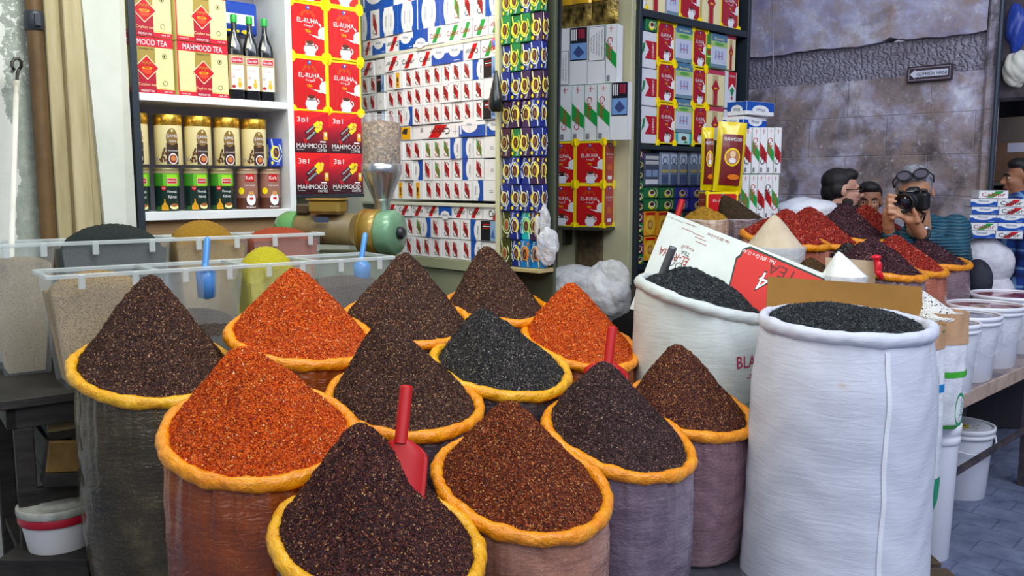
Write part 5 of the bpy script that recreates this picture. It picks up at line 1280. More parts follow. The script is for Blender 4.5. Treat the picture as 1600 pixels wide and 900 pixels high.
mb = MB(); sack_text(mb, 'PAZ. MAR. LTD.', th_s + .14, zt_-.225, .026, .26, gr, PR, CR, RR_); wchild('printed_lettering', mb, rear, 'printed line of letters')

# platform bench under the sacks (steel legged)
STEEL = mottled('worn_grey_steel', '#5c6068', '#8a8f98', 6, .35, .1, 30, .002, metal=.7)
bench = empty('low_bench', 'low steel bench carrying the spice sacks', 'bench', loc=(0, 2.8, 0))
mb = MB(); z_ = .195
pts = [(-.75, 1.72), (.02, 1.98), (1.02, 3.14), (.80, 3.6), (-.2, 3.95), (-1.62, 2.85)]
V_ = [(x, y, z_) for x, y in pts] + [(x, y, z_-.05) for x, y in pts]; n = len(pts)
mb.add(V_, [tuple(range(n)), tuple(range(n, 2*n))[::-1]] + [(i, i+n, (i+1) % n + n, (i+1) % n) for i in range(n)], STEEL); wchild('top', mb, bench)
for x, y in ((.97, 3.12), (0, 2.02), (-.72, 1.78), (-1.5, 2.85)):
    mb = MB(); mb.box(x-.02, y-.02, 0, x+.02, y+.02, z_-.05, STEEL, .003); wchild('leg', mb, bench)
# crates raising the rear sacks are hidden inside the display; simple timber risers
ris = empty('wooden_riser', 'dark timber step under the rear spice sacks', 'riser', loc=(-.45, 3.0, .2))
mb = MB(); mb.box(-.66, 3.30, .2, .44, 3.9, .215, mat('#3a2c1e', .7)); wchild('plank', mb, ris)
ped = empty('wooden_pallet', 'wooden pallet under the white woven sacks', 'pallet', loc=(1.1, 3.3, 0))
PAL = mottled('pallet_wood', '#3a2e22', '#5c4a36', 5, .8, .3, 25, .004)
mb = MB()
for i in range(6): mb.box(.92 + .0*i, 2.86 + .2*i, .085, 1.70, 3.02 + .2*i, .105, PAL, .003)
wchild('deck', mb, ped)
for x in (.95, 1.28, 1.62): mb = MB(); mb.box(x-.04, 2.88, 0, x+.04, 4.0, .085, PAL, .003); wchild('runner', mb, ped)
mb = MB(); mb.box(.52, 3.62, .0, 1.12, 4.2, .095, PAL, .004); ob = wobj('wooden_pallet', mb, (.8, 3.9, 0), label='second pallet under the printed white sack', cat='pallet')
# ------------------------------------------------------------------ clear storage bins on the left table
BN = Plane(-1.61, 2.97, (.80, .60))
def clear_plastic(f_=.17):
    t = NT('translucent_bin_plastic'); nt = t.nt
    tr = t.n('ShaderNodeBsdfTransparent'); tr.inputs[0].default_value = (.96, .98, .98, 1)
    t.set(Base_Color=lin('#dfe6e6'), Roughness=.25)
    mx = t.n('ShaderNodeMixShader'); mx.inputs[0].default_value = f_
    t.L(tr.outputs[0], mx.inputs[1]); t.L(t.b.outputs[0], mx.inputs[2]); out = nt.nodes['Material Output']; t.L(mx.outputs[0], out.inputs[0]); return t.m
CLR = clear_plastic()
CLR2 = clear_plastic(.45)
def clear_film(f=.30, rough=.15, name='clear_film'):
    t = NT(name); tr = t.n('ShaderNodeBsdfTransparent'); t.set(Base_Color=lin('#eef0f4'), Roughness=rough)
    mx = t.n('ShaderNodeMixShader'); mx.inputs[0].default_value = f
    t.L(tr.outputs[0], mx.inputs[1]); t.L(t.b.outputs[0], mx.inputs[2]); t.L(mx.outputs[0], t.nt.nodes['Material Output'].inputs[0])
    v = t.coord(); t.bump(t.noise(v, 14, 4, .6, 1.5), .8, .02); return t.m
def powder(name, c1, c2, scale=300):
    return bed_mat(name, [(0, c1), (.45, c2), (.8, c1)], scale)
def storage_bin(s0_, s1_, n0, n1, zb_, zt_, label, tap=.045):
    r = empty('storage_bin', label, 'storage bin', 'clear plastic bins on the table', matrix=BN.mat(s0_, zb_, n0)); L, W, H_ = s1_-s0_, n1-n0, zt_-zb_
    mb = MB(); th_ = .003
    def ring(x0, y0, x1, y1, z): return [(x0, y0, z), (x1, y0, z), (x1, y1, z), (x0, y1, z)]
    secs = [ring(tap, tap*.7, L-tap, W-tap*.7, 0), ring(.012, .008, L-.012, W-.008, H_-.03), ring(.012, .008, L-.012, W-.008, H_-.004)]
    V_ = sum(secs, []); F_ = [(3, 2, 1, 0)]
    for j in range(2):
        for i in range(4): k = (i+1) % 4; F_.append((4*j+i, 4*j+k, 4*j+4+k, 4*j+4+i))
    mb.add(V_, F_, CLR)
    # raised rib panel on the long face
    child('tub', mb.mesh('tub'), r)
    mb = MB()
    for a in ((-.006, -.012, L+.006, .008), (-.006, W-.008, L+.006, W+.012), (-.006, .008, .012, W-.008), (L-.012, .008, L+.006, W-.008)):
        mb.box(a[0], a[1], H_-.016, a[2], a[3], H_, CLR2, .003)
    child('rim', mb.mesh('rim'), r)
    for f in (.3, .8):
        mb = MB(); mb.box(L*f-.012, -.016, H_-.055, L*f+.012, -.008, H_-.002, CLR2, .003); child('clip', mb.mesh('clip'), r)
    return r
def fill(s0_, s1_, n0, n1, zb_, zlev, zmid, m, label, cat, name, tap=.05, dx=0, rnd=.0, H_=.43):
    """grain body inside a bin with a domed top"""
    nx, ny = 26, 18; x0, x1, y0, y1 = s0_+.02, s1_-.02, n0+.015, n1-.015; V_, F_ = [], []
    fr = (zlev-zb_)/H_; bt = tap*(1)
    for j in range(ny+1):
        for i in range(nx+1):
            u, v = i/nx, j/ny; bump_ = max(0, 1-(((u-.5-dx)/.5)**2 + ((v-.5)/.5)**2))
            zz = zlev + (zmid-zlev)*bump_**.62 + .004*math.sin(i*1.7+j*2.3)
            V_.append((x0 + (x1-x0)*u, y0 + (y1-y0)*v, zz if 0 < i < nx and 0 < j < ny else zlev + .002*math.sin(i*2.)))
    o = len(V_)
    for j in range(ny+1):
        for i in range(nx+1):
            if i in (0, nx) or j in (0, ny):
                pass
    for j in range(ny):
        for i in range(nx): a = j*(nx+1)+i; F_.append((a, a+1, a+nx+2, a+nx+1))
    per = [i for i in range(nx+1)] + [j*(nx+1)+nx for j in range(1, ny+1)] + [ny*(nx+1)+i for i in range(nx-1, -1, -1)] + [j*(nx+1) for j in range(ny-1, 0, -1)]
    cx, cy = (x0+x1)/2, (y0+y1)/2; hx, hy = (x1-x0)/2, (y1-y0)/2; low = []
    for k in per:
        x, y, z = V_[k]; low.append((cx + (x-cx)*(hx-tap*.85)/hx, cy + (y-cy)*(hy-tap*.6)/hy, zb_+.006))
    V_ += low; n = len(per)
    for k in range(n): F_.append((per[k], o+k, o+(k+1) % n, per[(k+1) % n]))
    F_.append(tuple(range(o, o+n)))
    # shift local origin
    V_ = [(x-s0_, y-n0, z-zb_) for x, y, z in V_]
    mb = MB(); mb.add(V_, F_, m, True)
    return link(name, mb.mesh(name), matrix=BN.mat(s0_, zb_, n0), label=label, cat=cat, kind='stuff')
ZT = 1.28; ZB = .865
front = [(0.0, .36, 'front left clear bin of pale sesame, nearest corner of the table'), (.365, .70, 'clear bin with a blue scoop handle in the front row'), (.705, .99, 'clear bin heaped with yellow powder in the front row'), (.995, 1.36, 'last clear bin of the front row beside the green grinder')]
for a, b, l in front: storage_bin(a, b, 0, .27, ZB, ZT, l)
ZT2 = 1.372; N0, N1 = .37, .60
back = [(-.15, .10, 'tall clear bin of fine beige grain at the far left of the back row'), (.105, .53, 'clear bin of black seeds in the back row'), (.535, .86, 'clear bin of golden powder in the back row'), (.865, 1.20, 'clear bin of orange red powder at the end of the back row')]
for a, b, l in back: storage_bin(a, b, N0, N1, ZB, ZT2, l)
SES = powder('sesame', '#b99a68', '#8a6c44', 330); BEI = powder('beige_grain', '#b8a488', '#a08c70', 400); BKS = powder('black_seed', '#16201f', '#24302f', 330)
GLD = powder('golden_powder', '#b98a1c', '#a07514', 500); YLW = powder('yellow_powder', '#d8cc1c', '#c2b414', 420); DKG = powder('dark_grain', '#4a4038', '#6a5a4c', 330); RDP = powder('paprika_powder', '#b8481a', '#a03c20', 420)
fill(0, .36, 0, .27, ZB, 1.20, 1.275, SES, 'pale sesame seeds in the front left clear bin', 'sesame seeds', 'sesame_seeds')
fill(.365, .70, 0, .27, ZB, 1.05, 1.10, DKG, 'dark grain low in the clear bin with the blue handle', 'grain', 'dark_grain')
fill(.705, .99, 0, .27, ZB, 1.20, 1.335, YLW, 'bright yellow powder heaped in the front row bin', 'yellow powder', 'yellow_powder', dx=-.05)
fill(.995, 1.36, 0, .27, ZB, 1.16, 1.19, DKG, 'dark grain in the last bin of the front row', 'grain', 'dark_grain')
fill(-.15, .10, N0, N1, ZB, 1.29, 1.31, BEI, 'fine beige grain in the tall back bin at the far left', 'grain', 'beige_grain', H_=.51)
fill(.105, .53, N0, N1, ZB, 1.33, 1.43, BKS, 'black seeds mounded in the back row bin', 'black seeds', 'black_seeds', H_=.51)
fill(.535, .86, N0, N1, ZB, 1.33, 1.435, GLD, 'golden powder mounded in the back row bin', 'golden powder', 'golden_powder', H_=.51, dx=-.05)
fill(.865, 1.20, N0, N1, ZB, 1.34, 1.395, RDP, 'orange red powder in the end bin of the back row', 'paprika', 'paprika_powder', H_=.51)
def blue_handle(u0, v0, u1, v1, d, label):
    a, b = P(u0, v0, d), P(u1, v1, d-.03); r = empty('blue_scoop', label, 'scoop', loc=b); m = mat('#4a90d8', .35, coat=.3)
    ax = (a-b).normalized(); mb = MB(); mb.tube([b - ax*.02, b, (a+b)/2, a - ax*.012, a - ax*.003, a + ax*.003], [.012, .0125, .0125, .0125, .010, .003], m, 12); wchild('handle', mb, r)
    mb = MB(); mb.lathe([(.002, -.14), (.034, -.13), (.038, -.03), (.012, -.01)], m, 18, cx=b.x, cy=b.y); 
    mb.v = [(x, y, z + b.z) for x, y, z in mb.v]; wchild('bowl', mb, r)
blue_handle(324, 371, 321, 412, 3.38, 'light blue scoop handle sticking up between the left clear bins')
blue_handle(571, 364, 565, 402, 3.86, 'light blue scoop handle sticking up beside the grinder')
# table
TW = mottled('dark_stained_timber', '#1d1a17', '#38332c', 6, .7, .35, 25, .005, (1, 1, 4))
tab = empty('market_table', 'dark timber table under the clear bins', 'table', matrix=BN.mat(0, 0))
part_box('table_top', tab, (-.17, -.02, ZB-.035, 1.75, .72, ZB), TW, None, .004)
part_box('apron', tab, (-.15, .0, ZB-.11, 1.72, .03, ZB-.035), TW); part_box('apron', tab, (-.15, .0, ZB-.11, -.12, .66, ZB-.035), TW)
for x in (-.13, 1.66):
    for y in (.0, .60): part_box('leg', tab, (x, y, 0, x+.06, y+.05, ZB-.11), TW, None, .004)
part_box('lower_rail', tab, (-.13, .0, .455, 1.72, .035, .53), TW); part_box('lower_shelf', tab, (-.12, .05, .22, 1.7, .62, .25), TW)
# crate and broken drawer under the table
OB = mottled('old_brown_board', '#5a4018', '#8a6a30', 7, .75, .3, 30, .005, c3='#2c2010')
dr = empty('wooden_crate', 'scuffed brown wooden crate half pulled out under the left clear bins', 'crate', matrix=BN.mat(-.05, .60, -.03, 0, .16))
part_box('front_board', dr, (0, -.03, .0, .30, -.01, .11), OB, None, .004); part_box('side_board', dr, (0, -.008, 0, .018, .30, .10), TW); part_box('side_board', dr, (.282, -.008, 0, .30, .30, .10), TW); part_box('bottom_board', dr, (0, -.03, -.05, .30, .30, -.002), TW)
cr_ = empty('storage_crate', 'yellowish board of a crate standing under the table top', 'crate', matrix=BN.mat(-.02, .712, .05))
part_box('panel', cr_, (0, 0, .0, .34, .015, .118), mottled('buff_board', '#8a744c', '#a89468', 4, .7, .1, 20, .003)); part_box('rail', cr_, (0, -.005, -.03, .40, .02, 0), TW)
# white bucket with red band, on the lower rail
c_ = P(90, 786, 3.06)
bk = empty('plastic_bucket', 'white bucket with a red band and dusty lid under the left table', 'bucket', loc=c_ - Vector((0, 0, .15)))
mb = MB(); mb.lathe([(.10, 0), (.12, .115)], mat('#e6e4e0', .4), 32); child('body', mb.mesh('body'), bk)
mb = MB(); mb.lathe([(.124, .10), (.127, .105), (.127, .125), (.124, .13)], mat('#b8142c', .4), 36); child('band', mb.mesh('band'), bk, 'red band')
mb = MB(); mb.lathe([(.128, .131), (.131, .135), (.131, .155), (.126, .160), (.118, .152), (.06, .150), (.055, .154), (.001, .154)], mottled('dusty_lid', '#8a8c7c', '#c4c4b8', 12, .5, .1, 40, .002), 36); child('lid', mb.mesh('lid'), bk, 'dusty pale lid')
sup = MB(); sup.box(c_.x-.15, c_.y-.13, .25, c_.x+.16, c_.y+.16, c_.z-.151, TW, .004); wobj('wooden_crate', sup, (c_.x, c_.y, .25), label='dark box under the white bucket with the red band', cat='crate')

# ------------------------------------------------------------------ coffee grinder
D0 = 4.13
def G(u, v, d=D0): return P(u, v, d)
kx = D0/FOC
gc = G(590, 360); gr_ = empty('coffee_grinder', 'green and gold electric coffee grinder with a bean hopper beside the cartons', 'coffee grinder', loc=gc)
GN = mat('#6f9a78', .35, .1, coat=.4); GL = mat('#9a7c34', .35, .3, coat=.3); AL = mat('#b8bac0', .25, .9); MOT = mottled('dull_bronze_paint', '#6f5e3a', '#8a7850', 5, .45, .1, 20, .002)
def axis_cyl(c0, axis, prof, m, n=36):
    """lathe along a horizontal axis"""
    mb = MB(); ax = Vector(axis).normalized(); up = Vector((0, 0, 1)); sd = ax.cross(up).normalized()
    Mx = Matrix(((sd.x, up.x, ax.x, c0[0]), (sd.y, up.y, ax.y, c0[1]), (sd.z, up.z, ax.z, c0[2]), (0, 0, 0, 1))); mb.T = Mx; mb.lathe(prof, m, n); return mb
axd = Vector((.94, -.34, 0)).normalized()
cD = G(587, 363); r_ = 36*kx
wchild('burr_housing', axis_cyl(cD, axd, [(r_*.9, -.045), (r_, -.04), (r_, .03), (r_*.96, .034)], GL), gr_, 'gold-painted flange')
wchild('burr_cover', axis_cyl(cD + axd*.034, axd, [(r_*.93, 0), (r_*.97, .01), (r_*.97, .065), (r_*.88, .085), (r_*.3, .09)], GN), gr_, 'green cover')
wchild('adjusting_knob', axis_cyl(cD + axd*.12, axd, [(.022, 0), (.030, .006), (.030, .022), (.022, .03)], mat('#20242a', .4), 14), gr_, 'black knob')
mb = axis_cyl(cD - axd*.045, -axd, [(r_*1.02, -.005), (r_*1.02, .012), (r_*.85, .012), (r_*.80, -.004), (r_*.25, .0), (r_*.22, .02)], GL)
for a in range(3):
    an = 2*PI*a/3 + .5; sd = axd.cross(Vector((0, 0, 1))).normalized(); c1 = cD - axd*.06 + sd*math.cos(an)*r_*.5 + Vector((0, 0, math.sin(an)*r_*.5)); mb.T = Matrix.Identity(4); mb.ball(c1, .014, mat('#6a5220', .4, .3), 10, 8)
wchild('end_flange', mb, gr_)
cM = G(500, 358); mr = 24*kx
mb = axis_cyl(cM, axd, [(mr*.96, -.12), (mr, -.11), (mr, .20), (mr*.96, .2)], MOT, 36)
for i in range(9):
    an = -1.2 + i*.3; sd = axd.cross(Vector((0, 0, 1))).normalized()
    for q in (0,): 
        o_ = Vector((0, 0, math.sin(an)*(mr+.004))) - sd*(-1 if sd.y > 0 else 1)*math.cos(an)*(mr+.004)
        mb.T = Matrix.Identity(4); mb.tube([cM + o_ - axd*.10, cM + o_ + axd*.19], .004, MOT, 6)
wchild('motor', mb, gr_, 'bronze ribbed motor')
wchild('fan_cover', axis_cyl(cM - axd*.115, -axd, [(mr*1.15, -.01), (mr*1.18, .0), (mr*1.15, .06), (mr*.9, .10), (mr*.3, .115)], mat('#5f9a5a', .35, coat=.4), 32), gr_, 'green fan cover')
mb = MB(); mb.T = Matrix.Translation(G(512, 322, 4.05)) @ Matrix.Rotation(-.35, 4, 'Z'); mb.box(-.085, -.045, -.036, .085, .045, .030, GL, .014); mb.box(-.09, -.05, .028, .09, .05, .036, mat('#b59a4c', .35, .3), .003); mb.box(-.045, -.047, -.075, .03, -.046, -.05, mat('#3a4660', .4)); wchild('switch_box', mb, gr_, 'gold-painted switch box')
mb = MB(); mb.T = Matrix.Translation(G(490, 325, 4.1)) @ Matrix.Rotation(-.35, 4, 'Z'); mb.box(-.09, -.02, -.03, -.02, .02, .02, mat('#4a3c28', .5), .01); wchild('cable_gland', mb, gr_)
mb = MB(); mb.T = Matrix.Translation(G(545, 358, 3.985)) @ Matrix.Rotation(-.35, 4, 'Z')
sp_ = G(525, 354, 4.03); mb.T = Matrix.Translation(sp_) @ Matrix.Rotation(-.35, 4, 'Z'); mb.box(-.045, -.0, -.012, .045, .01, .012, mat('#303a4c', .4), .002); wchild('rating_plate', mb, gr_, 'dark blue plate')
hc = G(597, 300)
def zpx(v, d=D0): return P(597, v, d).z
rh = 30*kx
mb = MB(); mb.lathe([(rh*1.03, zpx(271)), (rh*1.05, zpx(270)), (rh*1.05, zpx(257)), (rh*1.0, zpx(256))], AL, 40, hc.x, hc.y, cap=(False, False)); mb.lathe([(.040, zpx(313)), (.045, zpx(310)), (rh*1.03, zpx(271))], AL, 40, hc.x, hc.y, cap=(False, False)); wchild('hopper_cone', mb, gr_, 'shiny metal cone')
mb = MB(); mb.lathe([(.038, zpx(347)), (.038, zpx(316)), (.046, zpx(313))], AL, 28, hc.x, hc.y); wchild('feed_neck', mb, gr_, 'shiny metal neck')
mb = MB(); mb.lathe([(rh, zpx(257)), (rh, zpx(181))], clear_film(.18, .08, 'hopper_acrylic'), 40, hc.x, hc.y, cap=(False, False)); mb.lathe([(rh*1.015, zpx(184)), (rh*1.02, zpx(181)), (rh*.99, zpx(181))], CLR, 40, hc.x, hc.y, cap=(False, False)); wchild('hopper_cylinder', mb, gr_, 'clear plastic cylinder')
# mount to the table
mb = MB(); mb.box(cD.x-.30, cD.y-.05, ZB+.001, cD.x+.06, cD.y+.16, zpx(394), mat('#6f7a5c', .5), .006); wchild('pedestal', mb, gr_, 'olive pedestal box')
# beans
BNS = bed_mat('coffee_bean_bed', [(0, '#6a5238'), (.4, '#8a6e4c'), (.75, '#a58a64'), (.92, '#4a3624')], 95)
mb = MB(); zt2 = zpx(192); mb.lathe([(.036, zpx(312)), (rh*.97, zpx(272)), (rh*.97, zt2-.006), (rh*.8, zt2), (rh*.4, zt2+.006), (.001, zt2+.004)], BNS, 40, hc.x, hc.y)
wobj('coffee_beans', mb, Vector((hc.x, hc.y, zpx(300))), label='pale roasted coffee beans inside the grinder hopper', cat='coffee beans', kind='stuff')
# ------------------------------------------------------------------ crumpled plastic bags
def crumple(name, c, rad, seed, m, label, cat='plastic bag', amp=.22, freq=3.0, nu=64, nv=44, pw=1.0):
    r = np.random.default_rng(seed); th = np.arange(nu)*2*PI/nu; ph = np.linspace(0.02, PI-.02, nv)
    T_, P2 = np.meshgrid(th, ph); d = np.stack([np.sin(P2)*np.cos(T_), np.sin(P2)*np.sin(T_), np.cos(P2)], -1)
    o = np.zeros(T_.shape)
    for f, a in ((freq*.55, 1.), (freq*1.1, .55), (freq*2.3, .16)):
        for _ in range(4):
            k = r.normal(size=3); k /= np.linalg.norm(k); o += a*(2*np.abs(np.sin(f*(d@k)*1.3 + r.uniform(0, 6)))-1.2)/3
    V = d*(1 + amp*o)[..., None]*np.array(rad); V = V.reshape(-1, 3)
    i, j = np.meshgrid(np.arange(nv-1), np.arange(nu), indexing='ij'); i = i.ravel(); j = j.ravel(); q = (j+1) % nu
    F = np.concatenate([np.stack([i*nu+j, (i+1)*nu+j, (i+1)*nu+q], 1), np.stack([i*nu+j, (i+1)*nu+q, i*nu+q], 1)])
    ob = link(name, fast_mesh(name, V, F, [m], smooth=True), label=label, cat=cat); ob.location = c; return ob
FILM = clear_film(.42, .15, 'milky_film'); FILM2 = clear_film(.55, .2, 'white_bag_film')
crumple('plastic_bag', P(847, 348, 4.02), (.036, .028, .085), 13, FILM2, 'small crumpled white bag tied to the metal post, upper one', amp=.2)
crumple('plastic_bag', P(856, 385, 4.02), (.050, .03, .085), 14, FILM2, 'crumpled white bag hanging at the metal post, lower one', amp=.2)
crumple('plastic_bag', P(900, 455, 4.35), (.17, .10, .12), 7, FILM, 'crumpled clear plastic bag bundle behind the orange heap', amp=.28)
crumple('plastic_bag', P(950, 455, 4.30), (.11, .09, .15), 9, FILM, 'clear bag full of rolls leaning right of the crumpled bundle', amp=.20)
mb = MB(); a, b = P(968, 438, 4.31), P(948, 492, 4.31); mb.tube([a, b], [.035, .035], mat('#f4f8f4', .5), 20); mb.tube([a + Vector((-.06, 0, .01)), b + Vector((-.07, 0, .02))], .03, mat('#f0f6f0', .5), 20)
wobj('bag_roll', mb, a, label='pair of pale plastic bag rolls inside the clear bag', cat='bag roll')
mb = MB(); mb.box(.42, 4.5, 0, .80, 4.9, 1.02, mat('#1c1a18', .7), .01); wobj('storage_box', mb, (.6, 4.7, 0), label='dark box supporting the crumpled bags by the pillar', cat='box')
crumple('plastic_bag', P(850, 450, 4.45), (.03, .03, .05), 12, mat('#15181c', .25, coat=.5), 'small black plastic bag beside the crumpled clear bags', amp=.3)

# ------------------------------------------------------------------ cardboard
KR = mottled('brown_corrugated_card', '#9a6c28', '#ad7c34', 3, .7, .25, 60, .003, (1, 1, 1)); CWH = mottled('white_printed_card', '#dce6e0', '#eef4ee', 3, .5, .05, 20, .001)
# big white carton leaning: plane through three points
A0, A1, A2 = P(1044, 331, 4.20), P(1312, 437, 3.61), P(1008, 440, 4.14)
ex_ = (A1-A0).normalized(); nz_ = ex_.cross(A2-A0).normalized(); 
if nz_.y > 0: nz_ = -nz_
ez_ = nz_.cross(ex_).normalized(); ez_ = ez_ if ez_.z > 0 else -ez_
Mc = Matrix(((ex_.x, -nz_.x, ez_.x, A0.x), (ex_.y, -nz_.y, ez_.y, A0.y), (ex_.z, -nz_.z, ez_.z, A0.z), (0, 0, 0, 1)))
Wc = (A1-A0).length
Minv = Mc.inverted()
def cpx(u, v):
    """pixel -> local x,z on the card plane"""
    r = ray(u, v); o = Vector((0, 0, EYE)); t_ = (A0-o).dot(nz_)/r.dot(nz_); q = Minv @ (o + r*t_); return q.x, q.z
mb = MB(); bl = cpx(1008, 440); br2 = cpx(1300, 560)
fr_ = [(0, 0), (Wc, 0), (Wc, br2[1]-.0), (bl[0], bl[1]-.15)]
V_ = [(x, 0, z) for x, z in fr_] + [(x, .012, z) for x, z in fr_]
mb.add(V_, [(0, 3, 2, 1), (4, 5, 6, 7), (0, 4, 7, 3), (1, 2, 6, 5), (0, 1, 5, 4), (3, 7, 6, 2)], CWH)
rd = [cpx(*q) for q in ((1143, 460), (1176, 391), (1190, 395), (1270, 436), (1300, 452), (1300, 560), (1150, 560))]
rd = [cpx(*q) for q in ((1138, 460), (1152, 405), (1158, 401), (1163, 391), (1173, 389), (1285, 437), (1285, 520), (1138, 520))]
bk_ = [cpx(*q) for q in ((1135, 462), (1150, 402), (1156, 398), (1161, 388), (1173, 385), (1290, 436), (1290, 524), (1135, 524))]
mb.pl(bk_, mat('#10302c', .5), 1); mb.pl(rd, KRAFT_RED, 2)
def ctext(t_, u, v, h, w_, m, ang=180, l=3): x, z = cpx(u, v); mb.tx(t_, x, z, h, m, l, w=w_, rot=ang)
ctext('Net : 800 Gr x 12 Ad.', 1185, 401, .018, .17, WHT); ctext('Net : 800 Gr x 12 Ad.', 1122, 372, .014, .12, mat('#a03a34', .5)); ctext('TEA', 1222, 426, .050, .14, mat('#6a0a10', .5))
ctext('4', 1193, 441, .10, .06, BLK); ctext('4', 1192, 441, .085, .045, WHT, l=4)
ctext('EL-RUHA', 1052, 400, .040, .17, mat('#b03430', .5)); ctext('TEA', 1071, 396, .018, .05, mat('#4a5a54', .5)); ctext(AR_RUHA, 1075, 388, .022, .07, mat('#b04a44', .5))
x, z = cpx(1048, 408); mb.arc(x, z, .022, .025, 0, 360, INK, 3, 16); mb.arc(x+.05, z-.005, .014, .017, 0, 250, INK, 3, 12)
for i, (u, v) in enumerate(((1075, 360), (1092, 368), (1095, 374), (1096, 381), (1080, 352))): x, z = cpx(u, v); mb.rc(x-.035, z, x+.03, z+.003, mat('#c08a84', .5), 3)
ctext('Net 800 gr e 28.2 oz', 1056, 343, .006, .09, INK)
card = mb.mesh('cardboard'); link('cardboard_carton', card, matrix=Mc, label='white printed carton panel with red block leaning behind the tea sacks', cat='cardboard carton')
# brown corrugated piece
mb = MB(); slab([P(1200, 432, 3.55), P(1441, 448, 3.50), P(1441, 545, 3.50), P(1194, 540, 3.55)], .006, KR, mb)
for k in range(1, 5):
    pass
wobj('cardboard_flap', mb, P(1320, 450, 3.5), label='plain brown corrugated cardboard strip standing between the two tea sacks', cat='cardboard')

# ------------------------------------------------------------------ paper sacks right of the big white sack
PAPW = mottled('crinkled_white_paper', '#dfe2ea', '#f2f3f7', 4, .45, .6, 14, .015); PAPK = mottled('folded_kraft_paper', '#b98e68', '#d2ac86', 6, .6, .4, 18, .01)
def paper_sack(C, R, zb_, ztop, zk, label, bands, seed, sx=.62):
    root = empty('paper_sack', label, 'sack', loc=(C[0], C[1], zb_)); n_, nt = 40, 80; r_ = np.random.default_rng(seed)
    def part(z0, z1, m, name, rs=1.0, lab=None):
        V_, F_ = [], []; k_ = max(6, int(n_*(z1-z0)/(ztop-zb_)))
        for j in range(k_+1):
            z_ = z0 + (z1-z0)*j/k_; t_ = (z_-zb_)/(ztop-zb_)
            for i in range(nt):
                a = 2*PI*i/nt; rr = R*rs*(1 + .035*math.sin(3*a+seed+4*t_) + .02*math.sin(9*a - 6*t_) + .012*math.sin(23*t_ + 3*math.sin(a*2)))*(.93 + .12*math.sin(PI*min(1, t_*1.05)))
                if t_ < .06: rr *= .86 + 2.3*t_
                V_.append((C[0] + rr*math.cos(a), C[1] + rr*math.sin(a), z_))
        for j in range(k_):
            for i in range(nt): q = (i+1) % nt; F_.append((j*nt+i, j*nt+q, (j+1)*nt+q, (j+1)*nt+i))
        if z0 <= zb_ + .001: F_.append(tuple(range(nt))[::-1])
        mb = MB(); mb.add(V_, F_, m, True); wchild(name, mb, root, lab)
    part(zb_, ztop, PAPW, 'bag'); part(zk, ztop+.012, PAPK, 'folded_cuff', 1.035, 'brown kraft paper cuff')
    for (z0, z1, c, lab) in bands: part(z0, z1, mat(c, .5), 'printed_band', 1.012, lab)
    return root
c1 = Vector((1.76, 3.50, 1.0)); R1_ = .100
def zat(u, v, c): return P(u, v, c.y*_c + .4*_s*0 + .0 + (c.y*(1-_c))).z
def zv(v, c, dz=1.0):
    # height of the point seen at row v on the vertical axis through c
    r = ray(800, v); t_ = c.y/r.y; return EYE + r.z*t_
ps2 = paper_sack(c1, R1_, zv(664, c1), zv(490, c1), zv(532, c1), 'white paper sack with kraft cuff and a green stripe', [(zv(582, c1), zv(573, c1), '#42b030', 'green stripe'), (zv(664, c1)+.005, zv(655, c1), '#42b030', 'green base edge')], 5)
c2 = Vector((1.615, 3.355, 1.0))
ps1 = paper_sack(c2, .088, zv(795, c2), zv(510, c2), zv(540, c2), 'white paper sack with kraft cuff and blue stripe, squeezed against the big white sack', [(zv(606, c2), zv(594, c2), '#1484c8', 'blue stripe'), (zv(795, c2)+.002, zv(738, c2), '#1e9a6a', 'green lower block')], 9)
mb = MB(); 
def flat_text(t_, u, v, d, h, m, rot=0, w_=None, yaw=.35):
    mb.T = Matrix.Translation(P(u, v, d)) @ Matrix.Rotation(yaw, 4, 'Z'); mb.tx(t_, 0, 0, h, m, 1, rot=rot, w=w_); mb.T = Matrix.Identity(4)
flat_text('organik', 1503, 610, 3.44, .016, mat('#3a4a66', .5), 90, .14, .9)
wchild('printed_lettering', mb, ps2, 'small grey printing')
mb = MB(); mb.T = Matrix.Translation(P(1499, 640, 3.43)) @ Matrix.Rotation(.7, 4, 'Z'); mb.arc(0, 0, .035, .043, 40, 320, mat('#1e9a5a', .5), 1, 14, 1.6); wchild('logo', mb, ps2, 'green ring mark')
mb = MB(); mb.T = Matrix.Translation(P(1499, 640, 3.43)) @ Matrix.Rotation(.7, 4, 'Z'); mb.tx('bio', .01, .0, .03, mat('#1e9a5a', .5), 2, rot=90); wchild('printed_lettering', mb, ps2, 'green letters')
# sugar like heap with dark flecks
FLK = bed_mat('white_grain_with_black_specks', [(0, '#eceae4'), (.5, '#f6f5f0'), (.93, '#2c2822')], 170, .6)
heap('white_grain_heap', (c1.x-.02, c1.y, zv(492, c1)), .098, (.05, -.05), P(1438, 452, 3.54), 'tea', 0, .003, 'white grain heap specked with black, in the kraft-cuffed paper sack', 'white grain', seed=91, prof=cone_prof(.1), rough=.002, mats=(FLK, FLK))
heap('dried_herb_fill', (c2.x, c2.y, zv(512, c2)), .084, (.0, .0), (c2.x, c2.y, zv(506, c2)), 'tea', 0, .003, 'dull greenish fill inside the nearer kraft-cuffed sack', 'dried herb', seed=92, mats=(mottled('dull_green_fill', '#6a6638', '#8a8450', 20, .8, .3, 60, .003),)*2)
